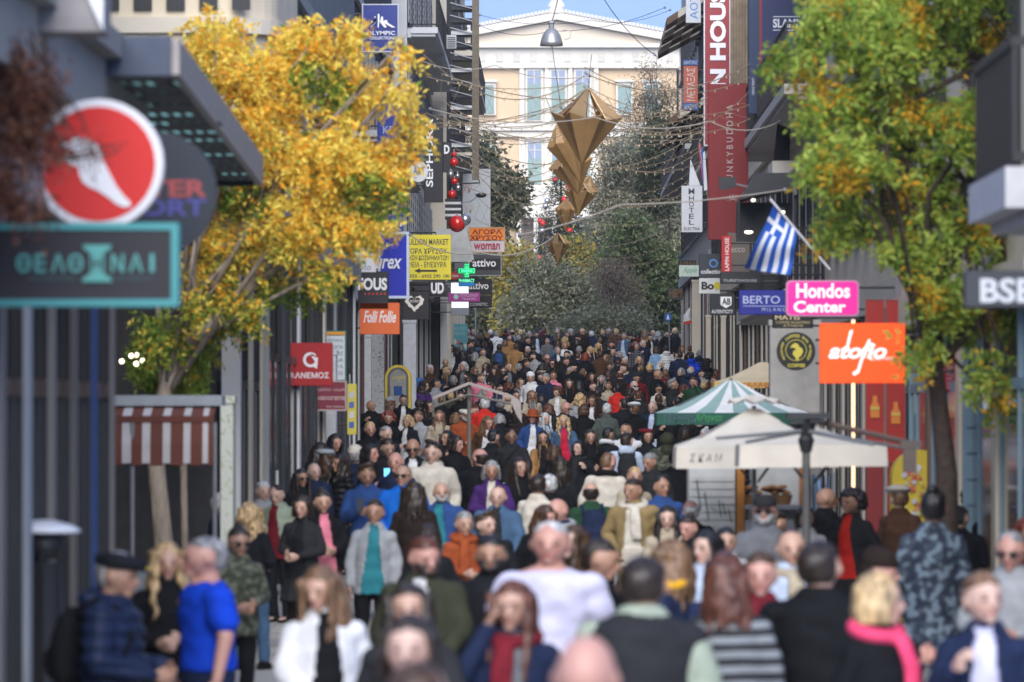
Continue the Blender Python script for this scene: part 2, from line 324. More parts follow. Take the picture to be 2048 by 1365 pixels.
def cloth_mesh(pose, sex, kind, var=0):
    key = (pose, sex, kind, var)
    if key in _cm: return _cm[key]
    k = INF[kind]; hem = HEM[kind]; b = MB(); T = TORSO[sex]
    secs = []
    if hem < .84: secs.append(((0, 0, hem), T[0][1] + k + (.84 - hem) * .12, T[0][2] + k + (.84 - hem) * .22))
    for z, x, y in T[:-1]:
        if z < hem - .01: continue
        f = .7 if 1.0 < z < 1.1 else 1
        x2 = x + k * (1 if z < 1.42 else .6); y2 = y + k * (1 if z < 1.42 else .8)
        if kind not in ('tee',) and 1.0 < z < 1.2: x2 = max(x2, T[1][1] + k * .6); y2 += .012
        secs.append(((0, 0, z), x2, y2))
    if kind != 'tee': secs.append(((0, .012, 1.50), .078 + k * .4, .075 + k * .4)); secs.append(((0, .016, 1.525), .064 + k * .35, .060 + k * .35))
    else: secs.append(((0, .01, 1.475), .082, .07))
    b.loft(secs, 20, frame=(Vector((1, 0, 0)), Vector((0, 1, 0))))
    g = 1.0 if sex == 'm' else .86
    for sd, (sh, el, wr, hp, kn, an, sg) in limbs(pose, sex).items():
        if kind == 'vest': b.cap(sh, sh + (el - sh) * .1, .07, .07); continue
        if kind == 'tee': b.cap(sh, sh + (el - sh) * .68, .058 * g + k, .052 * g + k * 1.4)
        else:
            b.cap(sh, el, .056 * g + k * .9, .043 * g + k * .95); w2 = el + (wr - el) * .93
            b.cap(el, w2, .043 * g + k * .95, .030 * g + k * .8)
    if kind in ('hoodie', 'puffer'):
        b.loft([((0, .10, 1.40), .08, .03), ((0, .125, 1.45), .12, .055), ((0, .11, 1.51), .11, .06), ((0, .09, 1.545), .07, .04)], 12, frame=(Vector((1, 0, 0)), Vector((0, 1, 0))))
        b.cap((-.085, .02, 1.475), (-.03, -.07, 1.44), .030, .024); b.cap((.085, .02, 1.475), (.03, -.07, 1.44), .030, .024)
    me = b.mesh('c'); m2 = evaluated(me, .015, 2); bpy.data.meshes.remove(me)
    co = coords(m2); no = normals(m2)
    dn = np.clip((co[:, 2] - .9) / .5, 0, 1); co[:, 2] += 0
    amp = wob(co, var * 3 + len(kind), 7) * .010 + wob(co, var + 9, 19) * .006
    if kind == 'puffer': amp = amp * .6 + (np.abs(np.sin(co[:, 2] * math.pi / .085)) - .55) * .020
    if hem < .84: dn = np.clip((.9 - co[:, 2]) / .3, 0, 1); amp += dn * .014 * np.sin(np.arctan2(co[:, 1], co[:, 0]) * 9)
    co = co + no * amp[:, None]; setco(m2, co)
    fs = [tuple(p.vertices) for p in m2.polygons]; c0 = co
    res = {}
    if kind in ('open', 'opencoat'):
        cen = np.array([c0[list(f)].mean(0) for f in fs])
        wv = .045 + np.clip((1.45 - cen[:, 2]), 0, 1) * .10
        inn = (cen[:, 1] < -.02) & (np.abs(cen[:, 0]) < wv) & (cen[:, 2] < 1.50) & (cen[:, 2] > .80)
        groups = {'shirt': [f for f, q in zip(fs, inn) if q], 'jacket': [f for f, q in zip(fs, inn) if not q]}
    else: groups = {'jacket': fs}
    for nm, gfs in groups.items():
        used = sorted(set(i for f in gfs for i in f)); mp = {a: i for i, a in enumerate(used)}
        vv = c0[used].copy()
        if nm == 'shirt':
            ed = np.abs(vv[:, 0]); vv[:, 1] += np.where(vv[:, 2] > 1.02, .014, -.004); vv[:, 0] *= 1.12
        if nm == 'jacket' and len(groups) > 1:
            wv = .045 + np.clip((1.45 - vv[:, 2]), 0, 1) * .10
            lap = (vv[:, 1] < -.02) & (np.abs(np.abs(vv[:, 0]) - wv) < .035); vv[lap, 1] -= .008
        n2 = bpy.data.meshes.new(nm); n2.from_pydata(vv.tolist(), [], [tuple(mp[i] for i in f) for f in gfs])
        n2.polygons.foreach_set('use_smooth', [True] * len(gfs)); n2.materials.append(None); n2.update(); res[nm] = n2
    bpy.data.meshes.remove(m2)
    _cm[key] = res; return res
_tm = {}
def leg_mesh(pose, sex, kind='trousers'):
    key = (pose, sex, kind)
    if key in _tm: return _tm[key]
    b = MB(); T = TORSO[sex]
    b.loft([((0, 0, .80), T[0][1] + .008, T[0][2] + .010), ((0, 0, .93), T[1][1] + .012, T[1][2] + .012), ((0, 0, 1.0), T[2][1] + .012, T[2][2] + .012)], 16, frame=(Vector((1, 0, 0)), Vector((0, 1, 0))))
    for sd, (sh, el, wr, hp, kn, an, sg) in limbs(pose, sex).items():
        b.cap(hp, kn, .096, .068); b.cap(kn, an + Vector((0, 0, .0)), .066, .054)
    me = b.mesh('c'); m2 = evaluated(me, .016, 2); bpy.data.meshes.remove(me)
    co = coords(m2); no = normals(m2); setco(m2, co + no * (wob(co, 4, 12) * .007)[:, None]); m2.materials.append(None); m2.name = 'trousers'
    sh = []
    for sd, (s_, el, wr, hp, kn, an, sg) in limbs(pose, sex).items():
        q = MB(); a = an + Vector((0, 0, -.06))
        q.loft([(a + Vector((0, .095, -.005)), .030, .022), (a + Vector((0, .06, .014)), .046, .046), (a + Vector((0, .0, .026)), .052, .058), (a + Vector((0, -.08, -.004)), .047, .030), (a + Vector((0, -.15, -.010)), .044, .022), (a + Vector((0, -.185, -.014)), .022, .012)], 10, frame=(Vector((1, 0, 0)), Vector((0, 0, 1))))
        e = q.mesh('shoe', [], True); e.materials.append(None); sh.append(e)
    _tm[key] = (m2, sh); return _tm[key]
_hm = {}
def hair_mesh(style):
    if style in _hm: return _hm[style]
    b = MB(); c = Vector((0, .012, 1.648)); amp = .005; vox = .009
    def cut(p, hl=.048, back=-.075, k=.74):
        if p.y < .012 and p.z < hl: p = Vector((p.x * k, p.y * k + .02, p.z * .9))
        if p.z < back: p = Vector((p.x * .8, p.y * .85, p.z * .92))
        return p
    r = (.086, .104, .120)
    if style in ('short', 'long', 'bob', 'bun', 'pony', 'curly', 'wavy', 'messy', 'crop'):
        rr = r if style != 'crop' else (.081, .099, .115)
        b.ell(c, *rr, 20, 14, fn=cut)
    if style == 'rim': b.ell(c, .083, .101, .11, 20, 14, fn=lambda p: (p if (p.z < .03 and p.y > -.01) else p * .78))
    if style == 'thin': b.ell(c, .0805, .0985, .1125, 20, 14, fn=lambda p: cut(p, .075)); amp = .002
    if style == 'messy': amp = .013; b.cap((-.03, -.05, 1.755), (.04, -.03, 1.765), .03, .03)
    if style in ('long', 'wavy'):
        rl = random.Random(17 if style == 'long' else 23)
        for i in range(30):
            th = R(-172 + 344 * (i + rl.uniform(-.3, .3)) / 29); sx_, sy_ = math.sin(th), math.cos(th)       # 0 is the back of the head
            front = max(0, -sy_); ln = rl.uniform(.30, .44) * (1 - .25 * (abs(th) < .6)); ph = rl.uniform(0, 6); am = .006 if style == 'long' else .020; pts = []
            for j in range(7):
                t = j / 6; z = 1.70 - ln * t; rad = .074 + .020 * min(1, t * 1.6) + .008 * t
                x = sx_ * rad * (1.02 + .12 * t); y = .02 + sy_ * (rad + .01 * t) - (.10 * max(0, t - .45) * (front + .25 * (abs(sx_) > .6)))
                if front > .3: x = math.copysign(max(abs(x), .078), sx_ if abs(sx_) > .01 else 1)
                pts.append(Vector((x + am * math.sin(ph + t * 11), y + am * math.cos(ph * 1.3 + t * 9), z)))
            b.loft([(p, q, q) for p, q in zip(pts, (.018, .020, .019, .018, .016, .012, .005))], 7)
        amp = .005 if style == 'long' else .010
    if style == 'bob':
        b.loft([((0, .045, 1.69), .092, .07), ((0, .05, 1.59), .104, .07), ((0, .05, 1.53), .098, .06)], 16, frame=(Vector((1, 0, 0)), Vector((0, 1, 0))))
        for sg in (-1, 1): b.loft([((sg * .070, -.02, 1.70), .022, .05), ((sg * .090, -.02, 1.60), .020, .045), ((sg * .090, -.02, 1.53), .016, .036)], 10, frame=(Vector((1, 0, 0)), Vector((0, 1, 0))))
    if style == 'curly':
        for i in range(46):
            t = i * 2.4; z = 1 - 1.5 * (i + .5) / 46
            q = Vector((math.sqrt(max(0, 1 - z * z)) * math.cos(t) * .112, math.sqrt(max(0, 1 - z * z)) * math.sin(t) * .105 + .03, z * .125 + 1.64))
            if q.y < -.03 and q.z < 1.70: continue
            b.ell(q, .036, .036, .036, 8, 6)
        amp = .008
    if style == 'bun': b.ell((0, .055, 1.755), .042, .042, .036, 12, 8)
    if style == 'pony': b.loft([((0, .10, 1.70), .022, .022), ((0, .15, 1.66), .034, .03), ((0, .155, 1.55), .036, .028), ((0, .13, 1.42), .022, .018)], 10)
    me = b.mesh('hair'); m2 = evaluated(me, vox, 1); bpy.data.meshes.remove(me)
    co = coords(m2); no = normals(m2); st = co.copy(); st[:, 2] *= .25
    setco(m2, co + no * (wob(st, 3, 60) * amp * .5 + wob(co, 5, 26) * amp)[:, None]); m2.materials.append(None); m2.name = 'hair'
    _hm[style] = m2; return m2
def head_extra(style):
    """hats, glasses, beard, scarf, head-space"""
    if style in _hm: return _hm[style]
    b = MB(); c = Vector((0, .012, 1.648)); X = Vector((1, 0, 0)); Yv = Vector((0, 1, 0))
    if style == 'beanie': b.loft([((0, .008, 1.665), .092, .110), ((0, .008, 1.70), .094, .112), ((0, .012, 1.745), .082, .098), ((0, .016, 1.785), .050, .060), ((0, .018, 1.795), .015, .015)], 20, frame=(X, Yv))
    if style == 'cap':
        b.loft([((0, .008, 1.675), .088, .106), ((0, .008, 1.72), .086, .103), ((0, .010, 1.755), .062, .078), ((0, .010, 1.77), .02, .02)], 20, frame=(X, Yv))
        b.loft([((0, -.07, 1.683), .070, .010), ((0, -.13, 1.680), .066, .007), ((0, -.175, 1.672), .030, .004)], 12, frame=(X, Vector((0, 0, 1))))
    if style == 'flatcap': b.loft([((0, .0, 1.672), .090, .112), ((0, -.012, 1.70), .102, .135), ((0, -.006, 1.73), .095, .125), ((0, .01, 1.752), .05, .06)], 20, frame=(X, Yv)); b.loft([((0, -.09, 1.68), .066, .009), ((0, -.155, 1.672), .040, .005)], 12, frame=(X, Vector((0, 0, 1))))
    if style == 'beret': b.loft([((.0, .02, 1.69), .085, .10), ((.02, .03, 1.72), .125, .13), ((.03, .04, 1.755), .115, .115), ((.02, .04, 1.775), .04, .04)], 20, frame=(X, Yv))
    if style == 'brimhat': b.loft([((0, .01, 1.655), .150, .165), ((0, .01, 1.668), .165, .18), ((0, .01, 1.69), .096, .112), ((0, .01, 1.74), .092, .106), ((0, .01, 1.79), .078, .090), ((0, .01, 1.80), .03, .03)], 24, frame=(X, Yv))
    if style == 'hood': b.ell((0, .025, 1.645), .112, .128, .14, 20, 14, fn=lambda p: Vector((p.x * .9, p.y * .35 + .02, p.z * .9)) if (p.y < -.03 and abs(p.x) < .09) else p); b.cap((0, .05, 1.50), (0, .05, 1.46), .10, .12)
    if style in ('glasses', 'sunglasses'):
        q = .021 if style == 'sunglasses' else .018
        for sg in (-1, 1):
            b.loft([((sg * .033, -.109, 1.634), q * 1.2, q * .85), ((sg * .033, -.104, 1.634), q * 1.2, q * .85)], 10, frame=(X, Vector((0, 0, 1))))
            b.tube([(sg * .057, -.104, 1.640), (sg * .084, -.02, 1.640), (sg * .084, .02, 1.632)], .0035, .003, 5)
        b.tube([(-.015, -.109, 1.640), (.015, -.109, 1.640)], .003, .003, 5)
    if style == 'beard': b.loft([((0, -.045, 1.615), .078, .050), ((0, -.052, 1.585), .070, .056), ((0, -.060, 1.553), .055, .050), ((0, -.062, 1.525), .030, .026)], 16, frame=(X, Yv))
    vox = .008
    me = b.mesh(style)
    if style in ('glasses', 'sunglasses'): m2 = me; m2.polygons.foreach_set('use_smooth', [True] * len(m2.polygons))
    else:
        m2 = evaluated(me, vox, 2); bpy.data.meshes.remove(me)
        if style == 'beard':
            co = coords(m2); k = (co[:, 2] > 1.572) & (np.abs(co[:, 0]) < .034) & (co[:, 2] < 1.60); co[k, 1] += .02; setco(m2, co)
        else:
            co = coords(m2); setco(m2, co + normals(m2) * (wob(co, 2, 22) * .004)[:, None])
    m2.materials.append(None); m2.name = style; _hm[style] = m2; return m2
def gear(style):
    if style in _hm: return _hm[style]
    b = MB(); X = Vector((1, 0, 0)); Yv = Vector((0, 1, 0)); Z = Vector((0, 0, 1))
    if style == 'backpack':
        b.loft([((0, .215, .98), .10, .05), ((0, .23, 1.02), .14, .085), ((0, .235, 1.20), .148, .095), ((0, .22, 1.36), .125, .075), ((0, .20, 1.43), .07, .03)], 18, frame=(X, Yv))
        b.loft([((0, .31, 1.04), .09, .02), ((0, .32, 1.07), .10, .035), ((0, .32, 1.17), .10, .03), ((0, .31, 1.2), .08, .01)], 14, frame=(X, Yv))
        for sg in (-1, 1): b.tube([(sg * .10, .16, 1.38), (sg * .115, .05, 1.49), (sg * .12, -.08, 1.43), (sg * .12, -.155, 1.28), (sg * .14, -.09, 1.10), (sg * .14, .12, 1.05)], .020, .018, 8)
    if style == 'shoulder_bag':
        b.loft([((.235, .03, .84), .035, .10), ((.24, .03, .88), .055, .13), ((.235, .03, 1.04), .045, .125), ((.23, .03, 1.08), .02, .10)], 14, frame=(X, Yv))
        b.tube([(.23, -.08, 1.05), (.10, -.165, 1.25), (-.06, -.13, 1.44), (-.13, .0, 1.50), (-.05, .13, 1.40), (.10, .17, 1.22), (.23, .12, 1.05)], .010, .010, 6)
    if style == 'shopping_bag':
        b.box(.20, .30, -.12, .12, .42, .76); b.tube([(.25, -.06, .76), (.25, -.03, .86), (.25, .03, .86), (.25, .06, .76)], .005, .005, 5)
    if style == 'scarf':
        n = 20; pts = [(math.cos(2 * math.pi * k / n) * .105, math.sin(2 * math.pi * k / n) * .095 + .012, 1.475 - .03 * math.cos(2 * math.pi * k / n + math.pi / 2)) for k in range(n + 1)]
        b.tube(pts, .042, .042, 10); b.loft([((.03, -.11, 1.45), .045, .026), ((.045, -.165, 1.33), .055, .018), ((.05, -.18, 1.15), .055, .014), ((.05, -.175, 1.10), .05, .01)], 10, frame=(X, Yv))
    if style == 'phone': b.box(-.11, -.035, -.345, -.333, 1.20, 1.35)
    if style == 'cup': b.loft([((.03, -.36, 1.06), .030, .030), ((.03, -.36, 1.17), .041, .041)], 14, frame=(X, Yv))
    me = b.mesh(style)
    if style in ('phone', 'shopping_bag', 'cup'): m2 = me
    else:
        m2 = evaluated(me, .011, 2); bpy.data.meshes.remove(me); co = coords(m2); setco(m2, co + normals(m2) * (wob(co, 6, 20) * .005)[:, None])
    m2.materials.append(None); m2.name = style; _hm[style] = m2; return m2
SKIN = [(.50, .31, .235), (.44, .27, .20), (.54, .36, .29), (.37, .21, .145), (.50, .27, .22), (.22, .125, .085)]
def skin_mat(i):
    k = ('skin', i)
    if k in _m: return _m[k]
    m = bpy.data.materials.new('skin'); m.use_nodes = True; n = m.node_tree; b = n.nodes['Principled BSDF']
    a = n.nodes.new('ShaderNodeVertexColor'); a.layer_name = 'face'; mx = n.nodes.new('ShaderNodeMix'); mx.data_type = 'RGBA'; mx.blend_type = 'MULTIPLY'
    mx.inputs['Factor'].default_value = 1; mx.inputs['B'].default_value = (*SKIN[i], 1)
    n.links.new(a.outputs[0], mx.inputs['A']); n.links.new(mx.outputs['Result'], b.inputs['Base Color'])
    b.inputs['Roughness'].default_value = .5; b.inputs['Subsurface Weight'].default_value = 0
    _m[k] = m; return m
HC_ = {'black': (.010, .009, .010), 'dark': (.022, .014, .010), 'brown': (.055, .028, .015), 'lbrown': (.15, .085, .045), 'blonde': (.46, .32, .16), 'red': (.17, .032, .018), 'auburn': (.09, .03, .017), 'grey': (.24, .24, .25), 'silver': (.48, .49, .50), 'white': (.70, .69, .66)}
CC = {'black': (.012, .013, .017), 'ink': (.020, .022, .030), 'char': (.04, .042, .048), 'grey': (.17, .18, .20), 'lgrey': (.38, .40, .43), 'white': (.74, .75, .78), 'cream': (.66, .62, .54), 'beige': (.48, .41, .31), 'camel': (.40, .22, .085), 'tan': (.33, .24, .11), 'brown': (.09, .045, .025), 'dbrown': (.035, .022, .018), 'rust': (.36, .08, .025), 'orange': (.62, .17, .02), 'red': (.62, .03, .02), 'maroon': (.17, .012, .022), 'crimson': (.58, .02, .06), 'pink': (.72, .22, .30), 'hotpink': (.80, .07, .17), 'purple': (.07, .025, .16), 'navy': (.014, .024, .065), 'blue': (.03, .08, .26), 'royal': (.006, .06, .62), 'bright': (.01, .16, .70), 'sky': (.25, .42, .66), 'denim': (.07, .14, .25), 'pdenim': (.30, .42, .54), 'lblue': (.52, .62, .80), 'lav': (.62, .62, .82), 'teal': (.03, .22, .27), 'green': (.02, .07, .035), 'olive': (.045, .050, .030), 'sage': (.36, .42, .33), 'ggrey': (.09, .11, .10), 'yellow': (.78, .42, .02), 'fade': (.30, .14, .13)}
for k_ in list(CC):
    q = CC[k_]; f_ = .50 if max(q) < .05 else .80 if max(q) < .5 else .86; CC[k_] = tuple(x * f_ for x in q)
def cmat(c, sheen=False):
    if c == 'stripe': return pattern_mat('stripe', (.012, .013, .016), (.20, .22, .24))
    if c == 'camo': return pattern_mat('camo', (.012, .020, .040), (.14, .19, .24))
    if c == 'gcamo': return pattern_mat('camo', (.03, .036, .022), (.12, .13, .09))
    if c == 'plaid': return pattern_mat('plaid', (.015, .017, .028), (.16, .16, .19))
    return mat('cloth', CC[c], .85 if not sheen else .45, noise=.16, scale=9, bump=.35, spec=.16)
def hmat(c): return mat('hair_fibre', HC_[c], .42, noise=.75, scale=46, bump=.5, stretch=(1, 1, .12), spec=.5)
CNAME = {'jacket': 'jacket', 'coat': 'coat', 'sweater': 'sweater', 'hoodie': 'hoodie', 'puffer': 'padded_jacket', 'open': 'jacket', 'opencoat': 'coat', 'tee': 'shirt', 'vest': 'vest'}
PEOPLE = []
def solve_s(ytop, h):
    best = None
    for i in range(900):
        s = 700 * (40 / 700) ** (i / 899); v = VY + s * (HC - gz(F / s) - h)
        if v <= ytop: return s
    return 44
def person(px, ytop, s, face, sex, hair, hcol, top, tcol, label, inner=None, legs='black', pose='walk', ex=(), skin=None, group=None):
    h = 1.75 if sex == 'm' else 1.66
    if s is None: s = solve_s(ytop, h)
    else: h = min(1.93, max(1.42, HC - gz(F / s) - (ytop - VY) / s))
    hats = [e for e in ex if e.split(':')[0] in ('beanie', 'cap', 'flatcap', 'beret', 'brimhat', 'hood')]
    hh = h / (1.79 if hats or hair in ('bun', 'messy', 'curly') else 1.762)
    rz = random.Random(int(px * 3 + ytop * 5))
    if pose in ('walk', 'walk2') and abs(px - 865) > 4: pose = rz.choice(['walk', 'walk2', 'walk3', 'walk4', 'walk', 'carry'])
    Y = F / s; X = wx(px, s); sk = skin if skin is not None else random.randrange(5)
    bm_ = body_mesh(pose, sex); rq = random.Random(int(px * 7 + ytop * 13)); wd = (1.10 if sex == 'm' else 1.06) * rq.uniform(.97, 1.07)
    if 'wide' in ex: wd *= 1.15; ex = tuple(e for e in ex if e != 'wide')
    mir = -1 if (rq.random() < .5 and 'phone' not in [e.split(':')[0] for e in ex] and abs(face) < 50) else 1
    sc = (hh * wd * mir, hh * wd, hh)
    o = obj('person', bm_, None, (X, Y, gz(Y)), (R(rq.uniform(-2.5, 2.5)), R(rq.uniform(-2.2, 2.2)), R(face + rq.uniform(-9, 9))), sc)
    def om(ob, m, i=0):
        ob.material_slots[i].link = 'OBJECT'; ob.material_slots[i].material = m; return ob
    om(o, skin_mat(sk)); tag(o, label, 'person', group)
    cm = cloth_mesh(pose, sex, top)
    om(obj(CNAME[top], cm['jacket'], o), cmat(tcol, top in ('puffer',)))
    if 'shirt' in cm: om(obj('shirt', cm['shirt'], o), cmat(inner or 'white'))
    if top == 'vest': om(obj('shirt', cloth_mesh(pose, sex, 'sweater')['jacket'], o), cmat(inner or 'sage'))
    lm, sh = leg_mesh(pose, sex); om(obj('trousers', lm, o), cmat(legs))
    for q in sh: om(obj('shoe', q, o), cmat(random.choice(['black', 'white', 'dbrown', 'char', 'black'])))
    M = headM(pose)
    def hp(nm, me, m):
        q = om(obj(nm, me, o), m); q.matrix_local = M; return q
    if hair != 'bald': hp('hair', hair_mesh(hair), hmat(hcol))
    for e in ex:
        a, _, c = e.partition(':')
        if a in ('beanie', 'cap', 'flatcap', 'beret', 'brimhat', 'hood'): hp({'cap': 'peaked_cap', 'flatcap': 'flat_cap', 'brimhat': 'brimmed_hat'}.get(a, a), head_extra(a), cmat(c or 'black'))
        elif a in ('glasses', 'sunglasses'): hp(a, head_extra(a), mat('dark_lens', (.01, .01, .012), .15, noise=0))
        elif a == 'beard': hp('beard', head_extra('beard'), hmat(c or 'dark'))
        elif a == 'scarf': om(obj('scarf', gear('scarf'), o), cmat(c))
        else:
            if a == 'phone': m = mat('screen', (.15, .55, 1.0), .3, emit=1.6, noise=0) if c == 'lit' else mat('phone_glass', (.02, .02, .025), .2, noise=0)
            else: m = cmat(c or 'black')
            g = om(obj(a, gear(a), None, o.location, o.rotation_euler, sc), m)
            nm, ct, wd = {'phone': ('phone held by the ', 'phone', 'dark '), 'cup': ('cup held by the ', 'cup', 'paper '), 'backpack': ('backpack on the back of the ', 'backpack', ''), 'shoulder_bag': ('shoulder bag of the ', 'bag', ''), 'shopping_bag': ('shopping bag carried by the ', 'bag', '')}[a]
            cn = {'char': 'dark grey', 'ink': 'blackish', 'lit': 'lit blue', 'lav': 'pale', 'dbrown': 'dark brown'}.get(c, c or 'black')
            tag(g, ' '.join(((cn + ' ' + nm if a != 'phone' or c else 'dark ' + nm) + label).split()[:16]), ct)
    PEOPLE.append((px, ytop, s, label, X, Y))
    return o
# ------------------------------------------------------------ ground
M_ = {}
def M(n): return M_[n]
M_['pave'] = mat('granite_paving', (.40, .385, .36), .75, noise=.10, scale=3, dirt=.35, bump=.15)
M_['joint'] = mat('paving_joint', (.16, .15, .14), .9, noise=.1)
mb = MB(); ys = [-60, 0, 30, 60, 67, 75, 90, 108, 117, 126, 139, 152, 169, 186, 197, 207, 216, 225, 240, 260, 290, 330, 450, 700, 1000, 3000]
xs = [-1500, -120, -3.9, 4.9, 120, 1500]
vs = [(x, y, gz(y) - .012) for y in ys for x in xs]; n = len(xs)
mb.add(vs, [(j * n + i, j * n + i + 1, (j + 1) * n + i + 1, (j + 1) * n + i) for j in range(len(ys) - 1) for i in range(n - 1)])
g = part('ground', mb, M('joint')); tag(g, kind='structure')
# paving slabs: laid one by one where the pavement shows between people, the rest as one sheet of real slabs
slab = MB(); slab.box(-.295, .295, -.445, .445, -.012, 0)
slab_me = None
pv = obj('pavement', None); tag(pv, kind='structure')
sm = slab.mesh('paving_slab', [M('pave')]); bm = bmesh.new(); bm.from_mesh(sm)
bmesh.ops.bevel(bm, geom=[e for e in bm.edges if all(v.co.z > -.001 for v in e.verts)], offset=.004, segments=1, affect='EDGES'); bm.to_mesh(sm); bm.free()
rest = MB(); cnt = 0; rp = random.Random(3)
for j in range(24, 215):
    y = j * .9 + .45
    if y > 226: break
    for i in range(-7, 9):
        x = i * .6 + (.3 if j % 2 else 0) - .1
        z = gz(y) + rp.uniform(-.0015, .0015)
        if 24 <= y <= 62 and -3.6 < x < -.55 and cnt < 290:
            o = obj('paving_slab', sm, pv, (x, y, z)); cnt += 1
        else:
            t = (gz(y + .44) - gz(y - .44))
            z0 = z; a = .295; b = .445
            rest.add([(x - a, y - b, z0 - t / 2), (x + a, y - b, z0 - t / 2), (x + a, y + b, z0 + t / 2), (x - a, y + b, z0 + t / 2), (x - a, y - b, z0 - .012 - t / 2), (x + a, y - b, z0 - .012 - t / 2), (x + a, y + b, z0 - .012 + t / 2), (x - a, y + b, z0 - .012 + t / 2)],
                     [(0, 1, 2, 3), (0, 4, 5, 1), (1, 5, 6, 2), (2, 6, 7, 3), (3, 7, 4, 0)])
tag(part('paving', rest, M('pave'), pv), kind='stuff')

# ------------------------------------------------------------ buildings along the street
GL = mat('window_glass', (.035, .045, .055), .08, noise=0, spec=.8)
DK = mat('dark_frame', (.018, .019, .022), .4, noise=.1)
RAIL = mat('iron_rail', (.015, .015, .017), .5, noise=0)
def winpart(T, side, X, y0, y1, z0, z1, fm, shutter=None, depth=.12):
    """window in a street wall; side -1: wall on the left, its face looks to +X"""
    k = -side  # outward direction
    f = MB(); o = X + k * .03; i = X - k * .02
    a, b = min(o, i), max(o, i); t = .07
    f.box(a, b, y0, y1, z1 - t, z1); f.box(a, b, y0, y1, z0, z0 + t); f.box(a, b, y0, y0 + t, z0 + t, z1 - t); f.box(a, b, y1 - t, y1, z0 + t, z1 - t)
    f.box(a + .01, b - .01, (y0 + y1) / 2 - .03, (y0 + y1) / 2 + .03, z0 + t, z1 - t)
    w = wmesh('window', f, fm, T)
    p = MB(); p.box(X - .012, X + .012, y0 + t, y1 - t, z0 + t, z1 - t); q = wmesh('pane', p, GL, T); q.parent = w
    s = MB(); s.box(min(X, X + k * .12), max(X, X + k * .12), y0 - .08, y1 + .08, z0 - .09, z0 - .01); q = wmesh('sill', s, fm, T); q.parent = w
    if shutter:
        for yy0, yy1 in ((y0 - .5, y0 - .03), (y1 + .03, y1 + .5)):
            s = MB(); s.box(min(X + k * .01, X + k * .05), max(X + k * .01, X + k * .05), yy0, yy1, z0, z1)
            for c in range(8):
                zz = z0 + .08 + (z1 - z0 - .16) * c / 8; s.box(min(X + k * .05, X + k * .065), max(X + k * .05, X + k * .065), yy0 + .05, yy1 - .05, zz, zz + .09)
            q = wmesh('shutter', s, shutter, T); q.parent = w
def balcony(T, side, X, y0, y1, z, sm_, d=.8, rail=RAIL, rh=.95):
    k = -side; xo = X + k * d
    s = MB(); s.box(min(X, xo), max(X, xo), y0, y1, z - .16, z); s.box(min(X, xo - k * .06), max(X, xo - k * .06), y0 + .06, y1 - .06, z - .24, z - .162)
    b = wmesh('balcony', s, sm_, T)
    r = MB(); xr = xo - k * .04
    for zz in (z + .08, z + rh): r.box(xr - .02, xr + .02, y0 + .03, y1 - .03, zz - .02, zz + .02)
    nb = max(3, int((y1 - y0) / .22))
    for i in range(nb + 1):
        yy = y0 + .04 + (y1 - y0 - .08) * i / nb; r.box(xr - .012, xr + .012, yy - .012, yy + .012, z, z + rh)
    for yy in (y0 + .04, y1 - .04):
        for zz in (z + .08, z + rh): r.box(min(X, xr), max(X, xr), yy - .018, yy + .018, zz - .018, zz + .018)
        for i in range(1, 6): xx = X + (xr - X) * i / 6; r.box(xx - .01, xx + .01, yy - .01, yy + .01, z, z + rh)
    q = wmesh('railing', r, rail, T); q.parent = b
